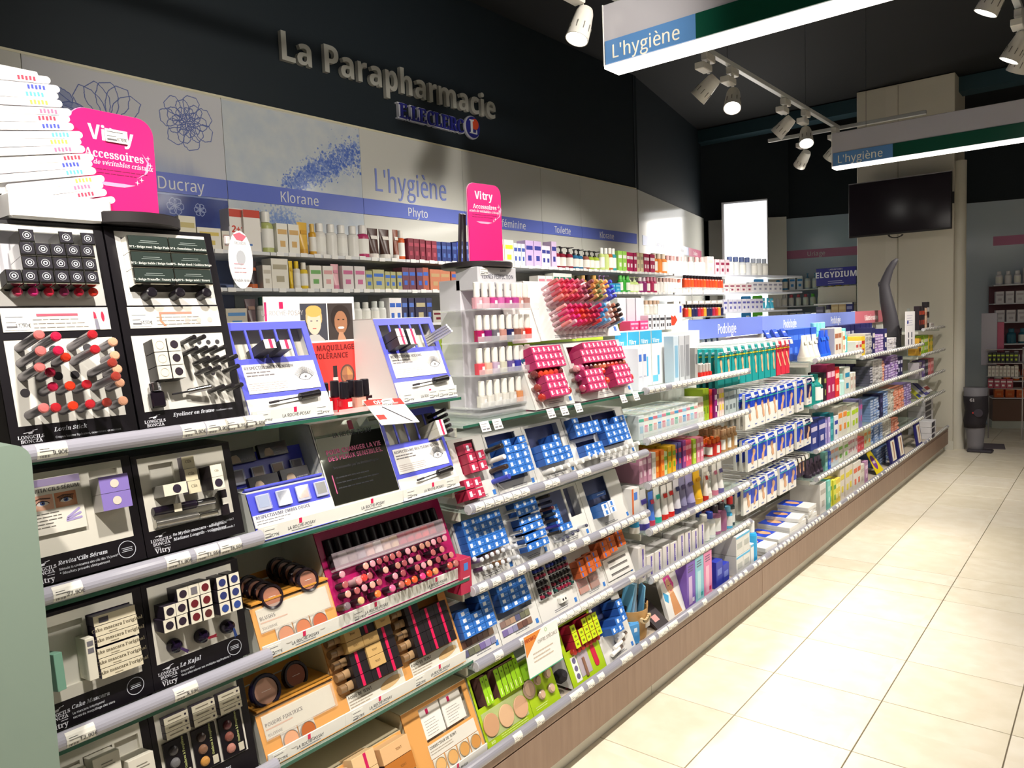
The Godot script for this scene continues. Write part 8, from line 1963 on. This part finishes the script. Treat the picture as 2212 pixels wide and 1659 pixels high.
	var far := [[0.05, 1.35, [1.93, 1.7, 1.44], [[["b", 0.08, 0.2, "2a8ac8", "4ab0e0", "blue lotion bottle on the far wall", 3], ["c", 0.08, 0.18, "e4e8ec", "2a88d0", "white and blue carton on the far wall", 2], ["p", 0.08, 0.22, "dfe4e8", "4a90c0", "white pump bottle on the far wall", 3], ["b", 0.08, 0.2, "d8b83a", "e8d880", "yellow bottle on the far wall", 3]], [["b", 0.075, 0.16, "e6e8ea", "d0d4d8", "white bottle on the second far shelf", 3], ["b", 0.075, 0.16, "e8e6e4", "d05a6a", "white bottle with red cap on the far shelf", 3], ["b", 0.075, 0.16, "e6eae4", "6ac84a", "white bottle with green cap on the far shelf", 4]], [["c", 0.08, 0.16, "e4e8ec", "b8c4d4", "white carton on the third far shelf", 8], ["b", 0.06, 0.14, "e4e8ea", "2a98d8", "white bottle with blue cap on the far shelf", 3]]]],
		[2.85, 4.6, [1.86, 1.62, 1.38, 1.1, 0.86, 0.62, 0.4], [[["b", 0.08, 0.17, "eae8ec", "f0eef2", "white cream bottle under the pink band", 3], ["c", 0.1, 0.2, "ece6ea", "d8d0d8", "white carton under the pink band", 3], ["c", 0.12, 0.18, "e8d8d0", "d8602c", "white carton with orange lid", 2], ["c", 0.11, 0.2, "eee8ec", "c8c4cc", "tall white carton under the band", 4]], [["c", 0.09, 0.15, "eceaee", "d0c8d0", "white carton on the upper pink shelves", 14]], [["c", 0.1, 0.15, "eae6ea", "c8c0c8", "white carton in the third pink shelf", 12]], [["b", 0.11, 0.19, "2a6a80", "3a7a90", "petrol blue jar", 3], ["c", 0.1, 0.15, "eceaee", "d0c8d0", "white carton beside the petrol jars", 8]], [["b", 0.08, 0.14, "e8e4e8", "d8d4d8", "white jar on the lower pink shelves", 12]], [["b", 0.08, 0.2, "e06a1f", "e8d8c8", "orange sun care bottle", 12]], [["c", 0.1, 0.13, "e0641f", "e88a4a", "orange sun care carton", 11, 1]]]]]
	for s in far:
		for j in s[2].size():
			var sh := thing("far_shelf", "white shelf on the far wall, %s, level %s" % ["under the pink name band" if s[0] < 1.0 else "beyond the column", ["one", "two", "three", "four", "five", "six", "seven"][j]], "shelf", FW * T(s[0], s[2][j], 0.0), "shelves on the far wall")
			part(sh, "board", box(s[1] - s[0], 0.016, 0.32, 0.001), mat("e0e2e8", 0.35), T((s[1] - s[0]) / 2, -0.008, 0.2))
			goods_row(FW * T(s[0] + 0.03, s[2][j], 0.34), 0.0, s[3][j], 0.09, 0.02)
	var bk := thing("base_cabinet", "brown and white base cabinet under the far shelves", "cabinet", FW * T(2.85, 0, 0), "")
	part(bk, "front", box(1.8, 0.28, 0.36, 0.003), mat("7a5a4c", 0.45), T(0.9, 0.24, 0.2))
	part(bk, "plinth", box(1.8, 0.1, 0.34), mat("d0d4cc", 0.5), T(0.9, 0.05, 0.19))
	part(bk, "back_board", box(1.8, 1.5, 0.02), mat("7a4a54", 0.5), T(0.9, 1.1, 0.035))
	# dental packs hung on the lit panel
	for k in 6:
		var c: int = k % 2
		if k == 0: continue
		var dp := thing("dental_pack", "%s toothbrush blister pack on the lit panel, %s row" % [["blue", "green"][c] if k > 1 else "pale blue", ["top", "middle", "bottom"][k / 2]], "pack", Transform3D(Basis(Vector3.UP, 0.32), Vector3(-2.44 + 0.14 * c + (0.02 if k < 2 else 0.0), 1.98 - 0.22 * (k / 2), -9.985 - 0.047 * c)), "toothbrush packs on the lit panel")
		part(dp, "card", prism(round_rect(0.13, 0.19, 0.015, 3), 0.006), mat(["2a8ad0", "5ab82a"][c] if k > 1 else "2a90d8", 0.35))
		part(dp, "blister", box(0.045, 0.13, 0.02, 0.006), mat("d8e4e8", 0.15), T(0.02, -0.015, 0.012))
		part(dp, "label", box(0.04, 0.06, 0.002), mat("eef0f0", 0.4), T(-0.035, -0.03, 0.004))
	# dental stand with blue heading before the far shelves
	var el := thing("dental_stand", "dental care stand with dark blue heading board", "stand", T(-1.42, 0, -10.5), "")
	var eh := part(el, "heading", box(0.5, 0.23, 0.03, 0.002), mat("262a8c", 0.3), T(0, 2.06, 0))
	part(eh, "lettering", text("ELGYDIUM", 0.075, "sansbold", 0.003, true, true), mat("eef0f6", 0.5), T(0, 0.025, 0.016))
	part(eh, "lettering", text("LABORATOIRES", 0.018, "sans", 0.002), mat("dfe2f0", 0.5), T(0, 0.092, 0.016))
	part(eh, "print", bars([[-0.1, -0.06, 0.18, 0.008], [-0.1, -0.085, 0.2, 0.008]]), mat("b8bce0", 0.5), T(0, 0, 0.015))
	part(el, "back", box(0.48, 1.9, 0.03), mat("c8c4b8", 0.5), T(0, 0.98, -0.04))
	for y in [0.5, 1.0, 1.46, 1.7]: part(el, "tray", box(0.48, 0.02, 0.2, 0.002), mat("d4d6da", 0.4), T(0, y, 0.06))
	goods_row(T(-1.64, 1.4705, -10.36), 0.0, [["c", 0.1, 0.2, "5a5a70", "8a8aa0", "slate toothbrush pack on the dental stand", 1], ["b", 0.09, 0.22, "e4e6ea", "3a3a60", "white mouthwash bottle on the dental stand", 1], ["c", 0.09, 0.24, "b8a078", "c8b890", "tan toothbrush pack on the dental stand", 2], ["c", 0.08, 0.24, "2a3078", "8a90c0", "navy toothpaste pack on the dental stand", 1]], 0.05)
	# ---- standing leg forms
	var sk := mat("3c3a40", 0.6)
	var lg := thing("leg_form", "dark stocking leg form standing upside down, toes up, on the hosiery shelf", "leg form", T(-0.2, 1.247, -7.93), "")
	part(lg, "leg", sweep([Vector3(0.02, 0.0, 0), Vector3(0.02, 0.14, 0), Vector3(0.0, 0.3, 0), Vector3(-0.03, 0.44, 0), Vector3(-0.045, 0.54, 0), Vector3(-0.05, 0.6, 0.0), Vector3(-0.03, 0.66, 0), Vector3(0.0, 0.74, 0), Vector3(0.035, 0.8, 0), Vector3(0.065, 0.835, 0)], [0.082, 0.075, 0.066, 0.062, 0.052, 0.05, 0.042, 0.034, 0.028, 0.012], 18, 0.8), sk)
	part(lg, "heel", lathe([Vector2(0, -0.035), Vector2(0.025, -0.025), Vector2(0.034, 0.0), Vector2(0.025, 0.025), Vector2(0, 0.034)], 14), sk, T(-0.075, 0.6, 0))
	part(lg, "ribbon", prism([Vector2(-0.06, 0.03), Vector2(0, 0.0), Vector2(0.06, 0.04), Vector2(0.05, -0.03), Vector2(0.0, -0.01), Vector2(-0.02, -0.07), Vector2(-0.04, -0.02)], 0.01), mat("241f26", 0.5), Transform3D(Basis(Vector3.UP, PI / 2), Vector3(0.1, 0.14, 0.06)))
	var ls := thing("hosiery_sign", "white hosiery sign with small leg drawings beside the leg form", "sign", stand(-0.02, 1.26, -7.9, -8), "")
	part(ls, "board", box(0.24, 0.32, 0.004, 0.001), mat("ece9ea", 0.4), T(0, 0.16, 0))
	part(ls, "print", para(0.16, 5, 0.022, 0.005, 3), mat("b8b4c8", 0.5), T(-0.08, 0.28, 0.0022))
	for k in 4: part(ls, "leg_drawing", box(0.02, 0.05, 0.001), mat("3a3a50", 0.5), T(-0.04 + 0.08 * (k % 2), 0.1 - 0.065 * (k / 2), 0.0026))
	part(ls, "blue_drop", disc(0.018, 0.001, 16), mat("2a3a90", 0.4), T(-0.06, 0.22, 0.002))
	var kn := thing("knee_form", "grey lower leg form wearing a black knee brace on the floor", "leg form", T(0.29, 0.0, -9.62), "")
	part(kn, "leg", sweep([Vector3(0, 0.02, 0), Vector3(0, 0.08, 0), Vector3(0.002, 0.2, 0), Vector3(-0.01, 0.32, 0), Vector3(0.01, 0.45, 0), Vector3(0.0, 0.58, 0), Vector3(0, 0.71, 0)], [0.085, 0.08, 0.088, 0.1, 0.105, 0.11, 0.118], 20, 0.9), mat("77757c", 0.6))
	part(kn, "foot", box(0.24, 0.03, 0.15, 0.01), mat("3a363e", 0.5), T(0.05, 0.016, 0.02))
	part(kn, "brace", sweep([Vector3(-0.008, 0.27, 0), Vector3(-0.01, 0.33, 0), Vector3(0.012, 0.45, 0), Vector3(0.002, 0.57, 0), Vector3(0, 0.62, 0)], [0.102, 0.108, 0.113, 0.118, 0.12], 20, 0.92), mat("211c24", 0.7))
	part(kn, "knee_pad", disc(0.045, 0.012, 20), mat("3a3440", 0.6), T(0.04, 0.44, 0.098))
	part(kn, "lettering", text("GI", 0.03, "sansbold", 0.002), mat("d8d4d8", 0.5), T(-0.02, 0.58, 0.108))
	for k in 2: part(kn, "red_tab", box(0.012, 0.02, 0.002), mat("c83a3a", 0.5), T(-0.01 + 0.07 * k, 0.44, 0.106))
	solo("floor_mat", "flat grey mat on the floor behind the knee form", "mat", box(0.33, 0.006, 0.36, 0.002), mat("5f585e", 0.8), TR(0.36, 0.0035, -10.02, Vector3.UP, 8))
	# wire rack with boxes beside the column
	var wr := thing("wire_rack", "narrow wire rack with a pale side panel beside the column", "rack", T(0.36, 0, -10.55), "")
	part(wr, "side_panel", box(0.16, 0.62, 0.03, 0.004), mat("b8b4c0", 0.35), T(-0.06, 1.2, 0))
	part(wr, "pink_panel", box(0.07, 0.5, 0.03), mat("c05a78", 0.4), T(0.05, 1.15, -0.03))
	for y in [0.62, 0.76, 0.92, 1.08]: part(wr, "wire_tray", box(0.36, 0.008, 0.2), mat("a8a4a8", 0.3, 0.7), T(0.1, y, 0))
	for x in [-0.07, 0.27]: part(wr, "upright", box(0.012, 1.1, 0.012), mat("a8a4a8", 0.3, 0.7), T(x, 0.55, -0.09))
	goods_row(T(0.3, 0.925, -10.46), 0.0, [["c", 0.04, 0.12, "2a2a2c", "b8d03a", "black carton in the wire rack", 7]], 0.06)
	goods_row(T(0.3, 0.765, -10.46), 0.0, [["c", 0.035, 0.12, "d8d4c8", "b8a8a0", "cream carton in the wire rack", 8]], 0.06)
	goods_row(T(0.3, 0.625, -10.46), 0.0, [["c", 0.06, 0.11, "a84a5a", "e4dcd8", "wine red carton in the wire rack", 4]], 0.06)
func build_shelves_front() -> void:
	# bay of the black and orange displays
	var a := -0.5
	var b := BAY0 - BAY
	shelf(1.408, a, b, "glass shelf under the two tall black display units", "glass", [])
	shelf(1.132, a, b, "glass shelf under the lilac serum display", "glass", [])
	shelf(0.847, a, b, "glass shelf under the cake mascara display", "glass", [])
	shelf(0.582, a, b, "glass shelf under the eyeshadow palette display", "glass", [])
	# half-round label rails before the black units
	for q in [[1.422, [[0.045, "9,90"], [0.32, "9,90"], [0.375, "9,90"], [0.42, "8,75"], [0.465, "8,50"]]], [1.152, [[0.05, "27,90"], [0.265, "11,90"], [0.33, "11,95"], [0.385, "16,50"]]], [0.868, [[0.05, "12,90"], [0.26, "8,99"]]], [0.597, [[0.06, "14,90"], [0.3, "9,90"]]]]:
		var o := thing("label_rail", "half-round clear label rail before the black units, %s shelf" % {1.422: "top", 1.152: "second", 0.868: "third", 0.597: "fourth"}[q[0]], "label rail", face(0.006, q[0], -0.49, 0), "label rails of the black units")
		part(o, "rail", arc_patch(0.0, 0.47, -95, 110, 0.017, 10), mat("a9a8b4", 0.16, 0.0, 0.6))
		part(o, "rail_end", disc(0.0165, 0.004, 14), mat("c6c6cc", 0.2), Transform3D(Basis(Vector3.UP, PI / 2), Vector3(0, 0, 0)))
		for t in q[1]:
			var tg := bent_part(o, "price_tag", tag_mesh(0.052, 0), T(t[0], 0, 0))
			part(tg, "price", text(t[1] + "€", 0.0078, "sans", 0.0003), mat("3c3b40", 0.6), TR(0.0125, -0.002, 0.0184, Vector3.RIGHT, 4))

func _ready() -> void:
	rng.seed = 7
	setup_view()
	build_room()
	build_fittings()
	build_gondola()
	build_shelves_front()
	build_vitry()
	build_lrp()
	build_bay2()
	build_tops()
	build_bays()
	build_wall_goods()
